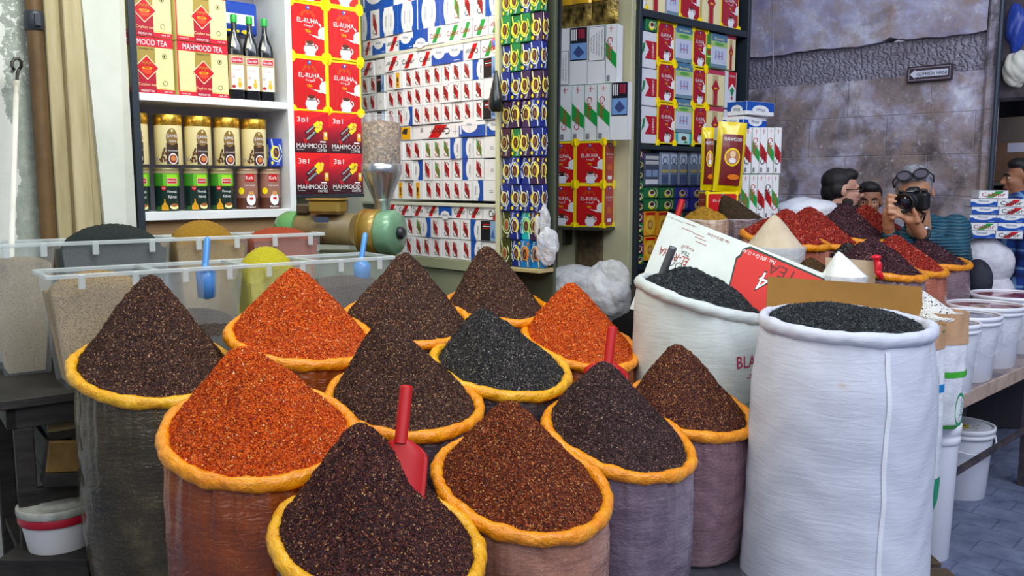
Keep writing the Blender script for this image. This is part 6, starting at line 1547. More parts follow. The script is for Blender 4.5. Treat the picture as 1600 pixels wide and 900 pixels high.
# bag of leaves and buckets underneath
c3 = Vector((1.60, 3.36, .26))
crumple('leaf_bag', c3, (.075, .07, .15), 21, mottled('leafy_clear_bag', '#6f8a80', '#b4c4c2', 14, .25, .6, 30, .01, coat=.6), 'clear bag of dried leaves standing on the ground under the paper sacks', amp=.10)
BUCK = mat('#e6e8f2', .35, coat=.2); BUCKL = mat('#eceef6', .35, coat=.2)
def bucket(cx, cy, z0, z1, r, label, lid=None, name='plastic_bucket', group=None, handle=True, cover=None):
    root = empty(name, label, 'bucket', group, loc=(cx, cy, z0)); h = z1-z0
    mb = MB(); mb.lathe([(r*.80, 0), (r*.82, .004), (r*.94, h*.86), (r*.94, h*.87)], BUCK, 40); child('body', mb.mesh('body'), root)
    mb = MB(); mb.lathe([(r*.96, h*.86), (r*1.0, h*.865), (r*1.0, h*.905), (r*.97, h*.91), (r*.98, h*.93), (r*1.02, h*.94), (r*1.02, h*.995), (r*.98, h), (r*.93, h*.995), (r*.93, h*.975)], BUCKL, 44, cap=(False, False)); child('rim_band', mb.mesh('rim_band'), root)
    mb = MB(); mb.lathe([(r*.935, h*.972), (r*.6, h*.974 + .002), (.002, h*.975 + (.006 if cover else .0))], cover or lid or BUCKL, 40, cap=(False, False)); child('lid' if not cover else 'film_cover', mb.mesh('lid'), root, None if not cover else 'spice seen through glossy film')
    if handle:
        mb = MB(); pts = [Vector((r*1.02*math.cos(a), -.012 - .0*a, h*.9)) + Vector((0, -.05*math.sin(a), -abs(math.sin(a))*h*.30)) for a in [k*PI/10 for k in range(11)]]
        pts = [Vector((r*1.03*math.cos(a), -r*1.05*math.sin(a), h*.90 - math.sin(a)*h*.22)) for a in [k*PI/12 for k in range(13)]]
        mb.tube(pts, .004, BUCKL, 7); child('handle', mb.mesh('handle'), root)
    return root
cb_ = P(1494, 840, 3.80); bucket(1.80, 3.58, 0, zv(664, c1)-.004, .102, 'small white bucket standing on the paving under the paper sacks', handle=False)
b1 = bucket(2.315, 4.33, 0, .37, .155, 'white lidded bucket with a yellow sticker on the paving under the table', handle=True)
mb = MB(); mb.T = Matrix.Translation((2.28, 4.27, .371)) @ Matrix.Rotation(.3, 4, 'Z'); mb.box(-.035, -.02, 0, .045, .02, .001, YEL); mb.box(-.03, -.004, .001, .03, .004, .0018, INK)
for i in range(14): 
    a = i*2.4; mb.ball((.1*math.cos(a)*(.4+.04*i), .09*math.sin(a)*(.4+.04*i), .001), (.005, .004, .0015), mat('#5a4a40', .7), 6, 4)
wchild('sticker', mb, b1, 'yellow sticker and crumbs')
# table of tubs
tt = empty('market_table', 'grey wooden table holding the film-covered white tubs on the right', 'table', loc=(2.4, 4.3, 0))
GW = mottled('grey_worn_plank', '#6f6670', '#a5968e', 6, .7, .3, 20, .004, (1, 1, 3), c3='#c2a890')
eA, eN = Vector((.7254, .6883, 0)), Vector((-.6883, .7254, 0)); O_ = Vector((1.80, 3.50, 0))
def tabbox(s0_, s1_, n0, n1, z0, z1, m, name, root):
    c = [O_ + eA*s + eN*n for s, n in ((s0_, n0), (s1_, n0), (s1_, n1), (s0_, n1))]; mb = MB()
    V_ = [(p.x, p.y, z) for z in (z0, z1) for p in c]; mb.add(V_, [(3, 2, 1, 0), (4, 5, 6, 7), (0, 1, 5, 4), (1, 2, 6, 5), (2, 3, 7, 6), (3, 0, 4, 7)], m); wchild(name, mb, root)
tabbox(0, 2.3, 0, .42, .665, .695, GW, 'table_top', tt); tabbox(0, 2.3, -.012, .0, .64, .70, mottled('pale_edge_strip', '#a08a7c', '#c4ac9a', 9, .7, .2, 20, .003), 'edge_strip', tt)
LGM = mottled('dark_leg_metal', '#2a2830', '#54484a', 7, .5, .2, 25, .003)
for s in (.04, 1.29): tabbox(s, s+.055, .02, .07, 0, .665, LGM, 'leg', tt)
for s in (.04, 1.29): tabbox(s, s+.05, .36, .41, 0, .665, LGM, 'leg', tt)
tabbox(.09, 1.3, .035, .055, .30, .325, LGM, 'rail', tt)
def film_spice(name, c1, c2): return mottled(name, c1, c2, 5, .12, .5, 9, .01, coat=.8)
TUB = [(1.90, 3.73, .135, '#6e4a52', '#8a6468', 'smallest film-covered white tub, nearest the paper sacks'), (2.09, 3.97, .168, '#7c7080', '#b0a2ac', 'white tub under greyish film, second from the paper sacks'),
       (2.36, 4.27, .180, '#9a4a3a', '#c07a58', 'white tub of film-covered reddish spice, third from the paper sacks'), (2.72, 4.66, .21, '#a02c30', '#c44a44', 'widest white tub of red spice under film at the right edge')]
for i, (x, y, r, a, b, l) in enumerate(TUB):
    bucket(x, y, .696, 1.0, r, l, cover=film_spice('spice_under_film_%d' % i, a, b), handle=False, name='spice_tub', group='film-covered white tubs')
    mb = MB(); n = 44; V_ = []
    for j in range(8):
        for q in range(n):
            an = 2*PI*q/n; rr = r*(1.00 + .02*j/7) + .006*math.sin(an*7 + j) + .010*math.sin(an*3+i)*(j/7); V_.append((x + rr*math.cos(an), y + rr*math.sin(an), .965 - j*.018 - (j/7)*.02*math.sin(an*5+i)))
    mb.add(V_, [(j*n+q, j*n+(q+1) % n, (j+1)*n+(q+1) % n, (j+1)*n+q) for j in range(7) for q in range(n)], clear_film(.25, .12, 'tub_film_%d' % i), True)
    wobj('plastic_film', mb, (x, y, .9), label='film skirt round the ' + l, cat='plastic film')

# ------------------------------------------------------------------ far spice stand
stand = empty('spice_stand', 'stepped stand under the farther spice sacks', 'stand', loc=(1.8, 4.6, 0)); DKW = mat('#3a3230', .7)
def quadbox(pts, z0, z1, m, name, root):
    mb = MB(); n = len(pts); V_ = [(x, y, z) for z in (z0, z1) for x, y in pts]; mb.add(V_, [tuple(range(n))[::-1], tuple(range(n, 2*n))] + [(i, (i+1) % n, n+(i+1) % n, n+i) for i in range(n)], m); wchild(name, mb, root)
quadbox([(1.35, 3.95), (1.52, 3.72), (2.6, 4.82), (2.35, 5.05)], 0.0, .72, DKW, 'lower_step', stand); quadbox([(1.16, 4.35), (1.42, 4.13), (2.45, 5.20), (2.10, 5.52)], 0.0, .85, DKW, 'upper_step', stand)
FP = film_mat('film_over_red', '#8c4030', '#b86a50', '#d8a08a'); FQ = film_mat('film_over_purple', '#6a5058', '#8a727a', '#b8a8ae')
FS = [('red', (1292, 380), 1225, 374, 4.42, (1229, 328), 'brick red heap, back row, nearest the beige cone'), ('red', (1339, 378), 1272, 373, 4.74, (1268, 325), 'brick red heap in the back row before the bearded man'),
      ('purple', (1385, 370), 1322, 366, 5.05, (1322, 321), 'plum brown heap, back row, between two red heaps'), ('red', (1418, 366), 1360, 358, 5.38, (1354, 322), 'bright red heap, back row, beneath the camera lens'),
      ('purple', (1442, 430), 1375, 420, 4.0, (1366, 371), 'plum brown heap, front row, nearest the white powder'), ('red', (1475, 426), 1410, 414, 4.4, (1401, 369), 'bright red heap, front row, between two plum brown ones'), ('purple', (1511, 417), 1450, 407, 4.8, (1440, 376), 'low plum brown heap, front row, in front of the photographer')]
for i, (sp, re_, cu, cv, d, ap, l) in enumerate(FS):
    C = P(cu, cv, d); R = (re_[0]-cu)/FOC*d; tl = (.12, -.12) if i != 6 else (.05, -.10)
    spice_sack(C, R, tl, .725 if i > 3 else .855, FP if sp == 'red' else FQ, RIM, 'orange-rimmed sack under the ' + l, 101+i*5, tr=.016, sub=0, group='spice sacks of the farther stand')
    heap('spice_heap', C, R*.93, tl, P(ap[0], ap[1], d + .02), sp, 7000, .0052, l, 'spice heap', seed=120+i, rough=.005, prof=cone_prof(.16))
C = P(1330, 412, 4.35); heap('spice_heap', C, .14, (.05, -.1), P(1326, 381, 4.36), 'black', 4000, .005, 'small blackish heap behind the white powder cone', 'spice heap', seed=140)
# clear tubs and small cones
PWD = mottled('white_powder', '#eef0e8', '#f8f8f2', 9, .8, .15, 60, .002); BGP = mottled('beige_powder', '#c9b79a', '#dac8ac', 9, .8, .2, 60, .003)
def tub(c, r, h, label, m=None):
    mb = MB(); mb.lathe([(r*.88, -h), (r, 0), (r*.97, 0), (r*.86, -h+.006)], m or clear_film(.45, .2, 'tub_clear'), 40); o = mb.obj('clear_tub', label=label, cat='tub'); o.location = c; return o
CLT = clear_film(.45, .2, 'clear_tub_plastic')
c = P(1212, 384, 4.10); tub(c, .140, .13, 'clear plastic tub with the tall beige powder cone', CLT)
heap('powder_heap', c - Vector((0, 0, .004)), .133, (.02, -.04), P(1210, 335, 4.10), 'tea', 0, .003, 'tall smooth beige powder cone in a clear tub', 'beige powder', seed=150, prof=cone_prof(.10), rough=.0015, mats=(BGP, BGP))
mb = MB(); mb.lathe([(.10, -.16), (.118, -.002), (.116, .0), (.001, .0)], BGP, 36); o = mb.obj('powder_fill', label='beige powder filling the clear tub under the tall cone', cat='beige powder', kind='stuff'); o.location = c - Vector((0, 0, .012)); 
c = P(1164, 398, 4.06); tub(c, .055, .10, 'small clear bag of beige grain before the tall beige cone', CLT); mb = MB(); mb.lathe([(.044, -.09), (.052, -.012), (.04, .002), (.001, .006)], powder('beige_seed', '#c4a98a', '#a98c6c', 300), 30); o = mb.obj('beige_grain', label='beige grain in the small clear tub before the tall cone', cat='grain', kind='stuff'); o.location = c
c = P(1320, 430, 3.66); tub(c, .094, .07, 'clear tub with the white powder cone', CLT)
heap('powder_heap', c, .090, (.02, -.03), P(1310, 393, 3.66), 'tea', 0, .003, 'smooth white powder cone behind the brown cardboard', 'white powder', seed=151, prof=cone_prof(.10), rough=.001, mats=(PWD, PWD))
mb = MB(); mb.lathe([(.078, -.065), (.088, -.002), (.001, .0)], PWD, 36); o = mb.obj('powder_fill', label='white powder filling the clear tub', cat='white powder', kind='stuff'); o.location = c - Vector((0, 0, .004))
BRP = grain_mat('brown_spice', [(0, '#3c2a14'), (.4, '#5a4020'), (.8, '#7a5a30')]); 
c = P(1280, 432, 3.84); heap('spice_heap', c, .11, (.1, -.1), P(1268, 403, 3.86), 'tea', 2500, .004, 'small brown heap behind the white card, left of the white powder', 'spice heap', seed=152, mats=(bed_mat('brown_bed', [(0, '#3c2a14'), (.5, '#5a4020')], 200), BRP))
mb = MB(); slab([P(1290, 402, 3.80), P(1369, 408, 3.74), P(1367, 450, 3.74), P(1290, 450, 3.80)], .01, mottled('worn_card', '#b39a78', '#c8b294', 6, .7, .1, 30, .002), mb); wobj('cardboard_flap', mb, P(1330, 410, 3.77), label='small tan card standing behind the white powder cone', cat='cardboard')
# golden and dark brown sacks at the black shelf
c = P(1102, 343, 4.55); spice_sack(c, .118, (0, -.02), .72, film_mat('film_over_gold', '#a88a70', '#bfa48c', '#d6c2ae'), mat('#cbb8a8', .4), 'small clear sack of golden grain beside the white card', 161, tr=.004, sub=0, neck=1.0, bulge=1.02)
heap('spice_heap', c, .112, (0, -.02), P(1098, 324, 4.56), 'tea', 6000, .0035, 'golden grain heap in front of the black shelf', 'spice heap', seed=160, prof=cone_prof(.4), mats=(bed_mat('gold_bed', [(0, '#a87a20'), (.4, '#c0922e'), (.8, '#8a6418')], 260), grain_mat('gold_grain', [(0, '#a87a20'), (.4, '#c99c38'), (.8, '#8a6418')])))
c = P(1156, 342, 4.72); spice_sack(c, .125, (0, -.02), .72, film_mat('film_over_brown_grey', '#5a4a48', '#7d6c70', '#a8989c'), mat('#a89aa0', .4), 'clear sack of dark brown powder before the carton stack', 171, tr=.004, sub=0, neck=1.0, bulge=1.02)
heap('spice_heap', c, .122, (.0, -.03), P(1132, 306, 4.73), 'tea', 5000, .0035, 'dark olive brown powder cone before the carton stack', 'spice heap', seed=161, prof=cone_prof(.12), mats=(bed_mat('umber_bed', [(0, '#3c2e1c'), (.5, '#4c3a24')], 260), grain_mat('umber_grain', [(0, '#3a2a18'), (.5, '#54402a')])))
sc_r = P(1066, 312, 4.62); scoop(sc_r, P(1056, 345, 4.6), .04, .06, 'red scoop handle standing in front of the small green coffee boxes')
quadbox([(.80, 4.5), (1.15, 4.2), (1.7, 4.9), (1.35, 5.25)], 0, .715, DKW, 'side_table', stand)
cnt = MB(); cnt.box(-.04, -.02, .0, .50, .32, cs(1160, 342)[1]-.001, DKW, .004); link('counter', cnt.mesh('counter'), matrix=CS.mat(0, 0), label='dark counter under the upright carton stack', cat='counter')
# tub support shelf
qb = empty('small_table', 'low table carrying the clear tubs of powder', 'table', loc=(1.4, 3.9, 0)); quadbox([(1.02, 3.92), (1.50, 3.60), (1.56, 3.76), (1.16, 4.12)], .0, 1.02, DKW, 'top_box', qb)
crumple('plastic_bag', P(1262, 330, 5.45), (.20, .10, .085), 33, mottled('white_bundle', '#d4d8e4', '#eef0f6', 5, .4, .4, 16, .01), 'white plastic bundle behind the red heaps, before the stone wall', amp=.10)
mb = MB(); r0 = P(1369, 402, 3.72); m_ = mat('#e0142a', .3, coat=.4); mb.ball(r0, (.022, .02, .012), m_); mb.tube([r0, P(1372, 425, 3.71), P(1378, 436, 3.70)], [.012, .016, .011], m_, 8); mb.ball(P(1373, 418, 3.705), (.014, .012, .03), m_); wobj('red_scoop', mb, r0, label='crumpled red plastic scoop at the tan card', cat='scoop')

# ------------------------------------------------------------------ sign
mb = MB(eps=.0015); a = SW.hit(1420, 107); b = SW.hit(1490, 120); x0, x1 = a[0], b[0]; z0, z1 = SW.hit(1450, 126)[1]-.008, SW.hit(1450, 104)[1]+.006
W_, H_ = x1-x0, z1-z0
mb.box(0, 0, 0, W_, .02, H_, mat('#3a2a34', .5), .003); e = .012
for q in ((e, e, W_-e, e+.006), (e, H_-e-.006, W_-e, H_-e), (e, e, e+.006, H_-e), (W_-e-.006, e, W_-e, H_-e)): mb.rc(*q, mat('#9a90a8', .5), 1)
mb.pl([(.022, H_/2), (.062, H_*.20), (.062, H_*.30), (W_-.028, H_*.30), (W_-.028, H_*.70), (.062, H_*.70), (.062, H_*.80)][::1], mat('#d8dcf0', .5), 2)
mb.tx('GÜMRÜK HANI', W_*.56, H_*.5, H_*.25, mat('#2c2434', .5), 3, w=W_*.66)
link('direction_sign', mb.mesh('sign'), matrix=SW.mat(x0, z0, -.03), label='small white arrow sign reading GÜMRÜK HANI on the blotchy stone wall', cat='sign')
mb = MB(); mb.tube([P(1207, 0, 6.9), P(1208, 90, 6.92), P(1207, 145, 6.94)], .005, mat('#b0a8b0', .6), 6); wobj('rope', mb, P(1207, 60, 6.9), label='thin pale cord hanging down the stone wall', cat='cord')
mb = MB(); t1 = SW.mat(.145, 0, -.06); mb.lathe([(.016, 0), (.016, 3.6)], mat('#3c4654', .4, .3), 14); link('drain_pipe', mb.mesh('drain_pipe'), matrix=t1, label='blue grey pipe running up the corner column', cat='pipe')
mb = MB(); pts = [SW.mat(.50, z, -.06 + .02*math.sin(z*3)).translation for z in (1.8, 2.2, 2.6, 3.0, 3.4)]; mb.tube([P(1556, 183, 6.3), P(1568, 120, 6.3), P(1574, 60, 6.3), P(1580, 0, 6.3)], .012, mat('#1c1a20', .5), 8); wobj('cable', mb, P(1570, 100, 6.3), label='black cable hanging beside the corner column', cat='cable')

# ------------------------------------------------------------------ goods on the far right
KB = mat('#7a5a40', .7); fr0 = P(1541, 283, 6.6)
mb = MB(); a, b = P(1542, 284, 6.55), P(1625, 276, 6.2); w_ = (b-a).length; h_ = P(1542, 186, 6.55).z - a.z
mb.box(0, 0, 0, w_, .4, h_, mottled('brown_box', '#6e5240', '#84644c', 3, .7, .1, 20, .003), .004); mb.rc(.004, h_*.62, w_-.004, h_*.995, mat('#6c6058', .7), 1); mb.rc(w_*.36, h_*.46, w_*.9, h_*.60, mat('#c8c8dc', .5), 2)
pb = Plane(a.x, a.y, (b.x-a.x, b.y-a.y)); link('cardboard_box', mb.mesh('cardboard_box'), matrix=pb.mat(0, a.z), label='large brown cardboard box with a white label on a high shelf at the right', cat='cardboard box')
shelf2 = empty('shelf_unit', 'dark shelf at the far right carrying the cardboard box and cartons', 'shelf', matrix=pb.mat(0, 0))
part_box('shelf_board', shelf2, (-.05, -.02, a.z-.03, 1.3, .45, a.z-.002), mat('#6a6860', .5)); part_box('side_panel', shelf2, (-.08, -.02, 0, -.05, .45, 3.2), mat('#191a20', .5)); part_box('back_panel', shelf2, (-.08, .45, 0, 1.3, .47, 3.2), mat('#23222a', .7))
part_box('shelf_board', shelf2, (-.05, -.02, 2.38, 1.3, .3, 2.41), mat('#b8bcb0', .5))
for i in range(5): part_box('wire', shelf2, (.16+.09*i, -.02, 2.2, .17+.09*i, -.01, 2.38), mat('#6a7478', .4, .6))
for i, (c_, l) in enumerate((('#2040a0', 'blue bag hanging in the upper right corner'), ('#d8d8cc', 'pale bundle above the cardboard box at the right edge'))):
    crumple('goods_bag', P((1590, 1590)[i], (45, 108)[i], 5.9), ((.07, .06, .16), (.09, .08, .12))[i], 60+i, mat(c_, .4), l, cat='bag', amp=.12)
# carton pile
a = P(1513, 372, 5.6); FCP = Plane(a.x, a.y, (.96, -.28)); zr2 = P(1513, 310, 5.6).z; lay = (zr2-a.z)/5
for r in range(5):
    for c in range(2):
        k = ('blue', 'green', 'blue', 'blue', 'blue')[r] if c == 0 else ('red', 'blue', 'blue', 'red', 'red')[r]
        me = proto(P_cig_laid, k, .155, round(lay-.002, 3), .25); put('cigarette_carton', me, FCP, .158*c + .01*(r % 2), a.z + lay*r, 0, label='%s cigarette carton in the pile by the plaid coat, %s layer up, %s' % ({'blue': 'blue wave', 'green': 'green-slashed', 'red': 'red-slashed'}[k], ORD[r], pos[c]), cat='cigarette carton', group='cartons piled by the plaid coat')
put('cigarette_carton', proto(P_cig_laid, 'green', .17, .05, .2), FCP, .05, a.z + lay*5 + .002, .02, label='single green-slashed carton on top of the pile by the plaid coat', cat='cigarette carton')
SB = mottled('white_stuffed_sack', '#cfcdd6', '#e8e6ee', 10, .45, .7, 22, .015)
c = P(1540, 412, 5.7); crumple('stuffed_sack', c, (.17, .14, .17), 41, SB, 'white stuffed plastic sack under the carton pile', cat='sack', amp=.06)
c = P(1543, 462, 5.7); crumple('stuffed_sack', c + Vector((0, 0, -.03)), (.17, .15, .20), 42, SB, 'lower white sack beneath the stuffed one by the plaid coat', cat='sack', amp=.05)
mb = MB(); mb.box(-.2, -.16, 0, .2, .2, c.z-.2, mat('#2c2a30', .7), .01); o = mb.obj('crate', label='dark crate under the stuffed white sacks', cat='crate'); o.location = (c.x, c.y, 0)
crumple('backpack', P(1526, 440, 5.15), (.085, .09, .13), 45, mottled('dark_cloth', '#1c1d26', '#2e3040', 8, .7, .3, 30, .004), 'dark rounded backpack beside the photographer', cat='backpack', amp=.05, freq=1.5)
mb = MB(); q = P(1526, 470, 5.15); mb.box(q.x-.12, q.y-.08, 0, q.x+.12, q.y+.14, q.z+.02, mat('#25242a', .7), .01); wobj('stool', mb, (q.x, q.y, 0), label='dark stool under the backpack', cat='stool')
# ------------------------------------------------------------------ people
def skin(name, a, b): return mottled(name, a, b, 14, .5, .1, 60, .002)
def raw_blob(parts, seg=14):
    """parts: ('c', p1, p2, r1, r2) capsules and ('e', centre, (rx,ry,rz), matrix3 or None) ellipsoids"""
    V_, F_ = [], []
    def sph(c, r, M=None):
        o = len(V_); n, k = seg, max(8, seg*2//3)
        for j in range(k+1):
            p = PI*j/k
            for i in range(n):
                a = 2*PI*i/n; q = Vector((r[0]*math.sin(p)*math.cos(a), r[1]*math.sin(p)*math.sin(a), r[2]*math.cos(p)))
                if M: q = M @ q
                V_.append((Vector(c)+q)[:])
        for j in range(k):
            for i in range(n): q = (i+1) % n; F_.append((o+j*n+i, o+(j+1)*n+i, o+(j+1)*n+q, o+j*n+q))
    for p in parts:
        if p[0] == 'e': sph(p[1], p[2], p[3] if len(p) > 3 else None)
        else:
            a, b, r1, r2 = Vector(p[1]), Vector(p[2]), p[3], p[4]; L = (b-a).length; n_ = max(2, int(L/(min(r1, r2)*.45))+1)
            for i in range(n_+1):
                t_ = i/n_; r = r1 + (r2-r1)*t_; sph(a.lerp(b, t_), (r, r, r))
    return V_, F_
def blob(name, parts, voxel, m, smooth=4):
    V_, F_ = raw_blob(parts); me = bpy.data.meshes.new(name); me.from_pydata(V_, [], F_); me.update()
    o = bpy.data.objects.new('tmp', me); COL.objects.link(o)
    r = o.modifiers.new('r', 'REMESH'); r.mode = 'VOXEL'; r.voxel_size = voxel; r.use_smooth_shade = True
    s = o.modifiers.new('s', 'SMOOTH'); s.factor = .5; s.iterations = smooth
    dg = bpy.context.evaluated_depsgraph_get(); me2 = bpy.data.meshes.new_from_object(o.evaluated_get(dg)); bpy.data.objects.remove(o)
    me2.name = name; me2.materials.clear(); me2.materials.append(m)
    me2.polygons.foreach_set('use_smooth', [True]*len(me2.polygons)); me2.update(); return me2
def head_frame(c, yaw, pitch=0, roll=0, k=1.0):
    return Matrix.Translation(c) @ Matrix.Rotation(yaw, 4, 'Z') @ Matrix.Rotation(pitch, 4, 'X') @ Matrix.Rotation(roll, 4, 'Y') @ Matrix.Scale(k, 4)
def HP(M, x, y, z): return (M @ Vector((x, y, z)))[:]
def head_parts(M, k, neck=True):
    """face looks along local -Y; head height .24, centre at the ears"""
    R3 = M.to_3x3().normalized()
    def E(x, y, z, a, b, c): return ('e', HP(M, x, y, z), (a*k, b*k, c*k), R3)
    def Cc(p, q, r1, r2): return ('c', HP(M, *p), HP(M, *q), r1*k, r2*k)
    L = [E(0, .015, .035, .076, .095, .084), E(0, -.025, -.03, .062, .068, .082), E(0, -.05, -.088, .034, .032, .026), E(0, -.02, -.07, .056, .055, .04),
         Cc((0, -.088, .012), (0, -.112, -.026), .008, .013), E(.013, -.098, -.030, .009, .009, .008), E(-.013, -.098, -.030, .009, .009, .008),
         E(0, -.080, .022, .052, .014, .010), E(.034, -.070, -.018, .022, .02, .02), E(-.034, -.070, -.018, .022, .02, .02),
         E(0, -.086, -.052, .025, .010, .007), E(0, -.085, -.063, .021, .010, .008), E(.076, .012, -.002, .009, .019, .031), E(-.076, .012, -.002, .009, .019, .031)]
    if neck: L.append(Cc((0, .03, -.06), (0, .045, -.17), .055, .058))
    return L
def face_details(M, k, root, sk, brow='#2a2220', eyes=(True, True), lips='#a05a50', squint=False):
    W_ = mat('#e8e2dc', .3); I_ = mat('#2a1a12', .2)
    mb = MB()
    for sx, on in ((-1, eyes[0]), (1, eyes[1])):
        if not on: continue
        c = M @ Vector((sx*.031, -.078, .003)); mb.ball(c, (.0115*k, .0105*k, (.004 if squint else .0060)*k), W_, 12, 8); mb.ball(M @ Vector((sx*.031, -.0865, .003)), (.0052*k,)*3 if not squint else (.005*k, .005*k, .003*k), I_, 10, 6)
    wchild('eyes', mb, root)
    mb = MB(); bm_ = mat(brow, .8)
    for sx in (-1, 1): mb.tube([M @ Vector((sx*.014, -.094, .020)), M @ Vector((sx*.034, -.092, .027)), M @ Vector((sx*.054, -.076, .020))], [.004*k, .005*k, .002*k], bm_, 8)
    wchild('eyebrows', mb, root)
    mb = MB(); lm = mat(lips, .45); mb.tube([M @ Vector((-.024, -.084, -.056)), M @ Vector((-.008, -.0965, -.055)), M @ Vector((.008, -.0965, -.055)), M @ Vector((.024, -.084, -.056))], [.002*k, .0045*k, .0045*k, .002*k], lm, 8)
    mb.tube([M @ Vector((-.019, -.086, -.063)), M @ Vector((0, -.0965, -.065)), M @ Vector((.019, -.086, -.063))], [.002*k, .0055*k, .002*k], lm, 8); wchild('lips', mb, root)
def hair_mesh(M, k, m, bits, name='hair', vox=.006): 
    R3 = M.to_3x3().normalized(); return blob(name, [('e', HP(M, *b[:3]), (b[3]*k, b[4]*k, b[5]*k), R3) for b in bits], vox, m, 9)
HAIR_STD = [(0, .030, .055, .082, .092, .078), (0, -.030, .088, .066, .055, .040), (.050, .035, .01, .034, .052, .052), (-.050, .035, .01, .034, .052, .052), (0, .065, -.005, .066, .055, .07)]
def tubefingers(base, dirs, lens, r, parts):
    p = Vector(base)
    for d, l in zip(dirs, lens): q = p + Vector(d).normalized()*l; parts.append(('c', p[:], q[:], r, r*.9)); p = q; r *= .93
# ---- photographer --------------------------------------------------------------
K = 1.22
ph = P(1437, 303, 4.95)
root = empty('person', 'grey-haired man in a teal striped padded jacket holding a camera to his face', 'person', loc=(2.55, 5.15, 0))
M = head_frame(ph + Vector((.0, .06, .0)), -.42, .10, -.16, K)   # turned towards viewer's left
SK1 = skin('tanned_skin', '#b97f5e', '#cf9a78')
hips = Vector((2.72, 5.42, .98)); sh_c = P(1462, 368, 5.20); shL, shR = P(1492, 358, 5.14), P(1424, 372, 5.28)
elL, wrL = P(1492, 395, 4.97), P(1440, 366, 4.83); elR, wrR = P(1396, 402, 5.02), P(1388, 352, 4.84)
pl_ = P(1427, 346, 4.79); pr_ = P(1388, 333, 4.80)
parts = head_parts(M, K) + [('e', (sh_c - Vector((0, 0, .06)))[:], (.15, .10, .07)), ('c', (sh_c - Vector((0, 0, .16)))[:], hips[:], .135, .13), ('c', HP(M, 0, .04, -.14), (sh_c - Vector((0, 0, .03)))[:], .06, .07),
   ('c', shL[:], elL[:], .062, .048), ('c', elL[:], wrL[:], .045, .032), ('c', shR[:], elR[:], .062, .048), ('c', elR[:], wrR[:], .045, .032)]
for s in (-1, 1):
    hp_ = hips + Vector((s*.1, 0, -.05)); kn_ = Vector((hp_.x + s*.02, hp_.y - .04, .52)); an_ = Vector((hp_.x + s*.03, hp_.y + .03, .09)); parts += [('c', hp_[:], kn_[:], .095, .06), ('c', kn_[:], an_[:], .058, .042), ('c', an_[:], (an_ + Vector((0, -.16, -.04)))[:], .04, .032)]
# left hand under the lens (palm up, fingers round the barrel, thumb along the side)
parts += [('c', wrL[:], pl_[:], .034, .036), ('e', (pl_ + Vector((-.012, -.01, .01)))[:], (.048, .032, .030))]
lens_c = P(1409, 322, 4.74)
for i in range(4):
    b0 = P(1412 + i*5.0, 341 - i*1.0, 4.77 + .012*i); f1 = b0 + Vector((-.036, -.018, .012)); f2 = f1 + Vector((-.022, .006, .024)); f3 = f2 + Vector((-.002, .012, .020))
    parts += [('c', pl_[:], b0[:], .018, .0125), ('c', b0[:], f1[:], .0120, .0112), ('c', f1[:], f2[:], .0112, .0102), ('c', f2[:], f3[:], .0102, .0090)]
t0 = P(1434, 345, 4.75); t1 = P(1430, 333, 4.735); t2 = P(1424, 322, 4.735)
parts += [('c', pl_[:], t0[:], .024, .017), ('c', t0[:], t1[:], .0155, .0135), ('c', t1[:], t2[:], .0132, .0108)]
# right hand at the left of the camera, fingers curled over the barrel side
parts += [('c', wrR[:], pr_[:], .034, .034), ('e', pr_[:], (.034, .030, .045))]
for i, (u, v) in enumerate(((1400, 306), (1400, 315), (1399, 324), (1398, 333))):
    b0 = P(1386 + i*.3, 313 + i*7.5, 4.79); mid = P(1389, v + 1 - 2, 4.755); tip = P(u, v, 4.75)
    parts += [('c', pr_[:], b0[:], .020, .0130), ('c', b0[:], mid[:], .0125, .0118), ('c', mid[:], tip[:], .0115, .0092)]
t0 = P(1395, 341, 4.77); parts += [('c', pr_[:], t0[:], .02, .0145), ('c', t0[:], P(1402, 336, 4.765)[:], .0135, .0105)]
wchild('body', blob('body', parts, .0075, SK1, 3), root)
face_details(M, K, root, SK1, '#4a3a34', (False, True), '#a8604e', squint=True)
GH = mottled('grey_hair', '#5c5a60', '#b0b0b8', 40, .7, .5, 120, .003, (1, 1, .4))
wchild('hair', hair_mesh(M, K, GH, [(0, .026, .060, .084, .098, .080), (.054, .030, .02, .030, .055, .046), (-.054, .030, .02, .030, .055, .046), (0, -.045, .092, .058, .042, .034), (0, .07, .0, .064, .05, .06)]), root, 'short grey hair')
# jacket
def jacket_mat(name, c1, c2, freq):
    t = NT(name); v = t.coord(); wv = t.n('ShaderNodeTexWave'); wv.bands_direction = 'Z'; wv.inputs['Scale'].default_value = freq; wv.inputs['Distortion'].default_value = 1.6; wv.inputs['Detail'].default_value = 1; wv.inputs['Detail Scale'].default_value = 1.2
    t.L(v, wv.inputs['Vector']); t.L(t.ramp(wv.outputs['Fac'], [(.12, c1), (.5, c2), (.9, c2)]), t.b.inputs['Base Color']); t.set(Roughness=.55); t.bump(wv.outputs['Fac'], .5, .012); return t.m
JK = jacket_mat('teal_quilted_nylon', '#173a4c', '#2a6276', 17)
jp = [('e', sh_c[:], (.215, .15, .115)), ('c', (sh_c - Vector((0, 0, .08)))[:], (hips + Vector((0, 0, .02)))[:], .195, .185), ('c', shL[:], elL[:], .092, .072), ('c', elL[:], (wrL*.80 + elL*.20)[:], .066, .048), ('c', shR[:], elR[:], .088, .07), ('c', elR[:], (wrR*.75 + elR*.25)[:], .064, .046),
      ('c', HP(M, 0, .065, -.155), (sh_c + Vector((0, 0, .02)))[:], .080, .10)]
wchild('jacket', blob('jacket', jp, .010, JK, 3), root, 'teal striped quilted jacket')
TR = mat('#23242c', .8); tp = []
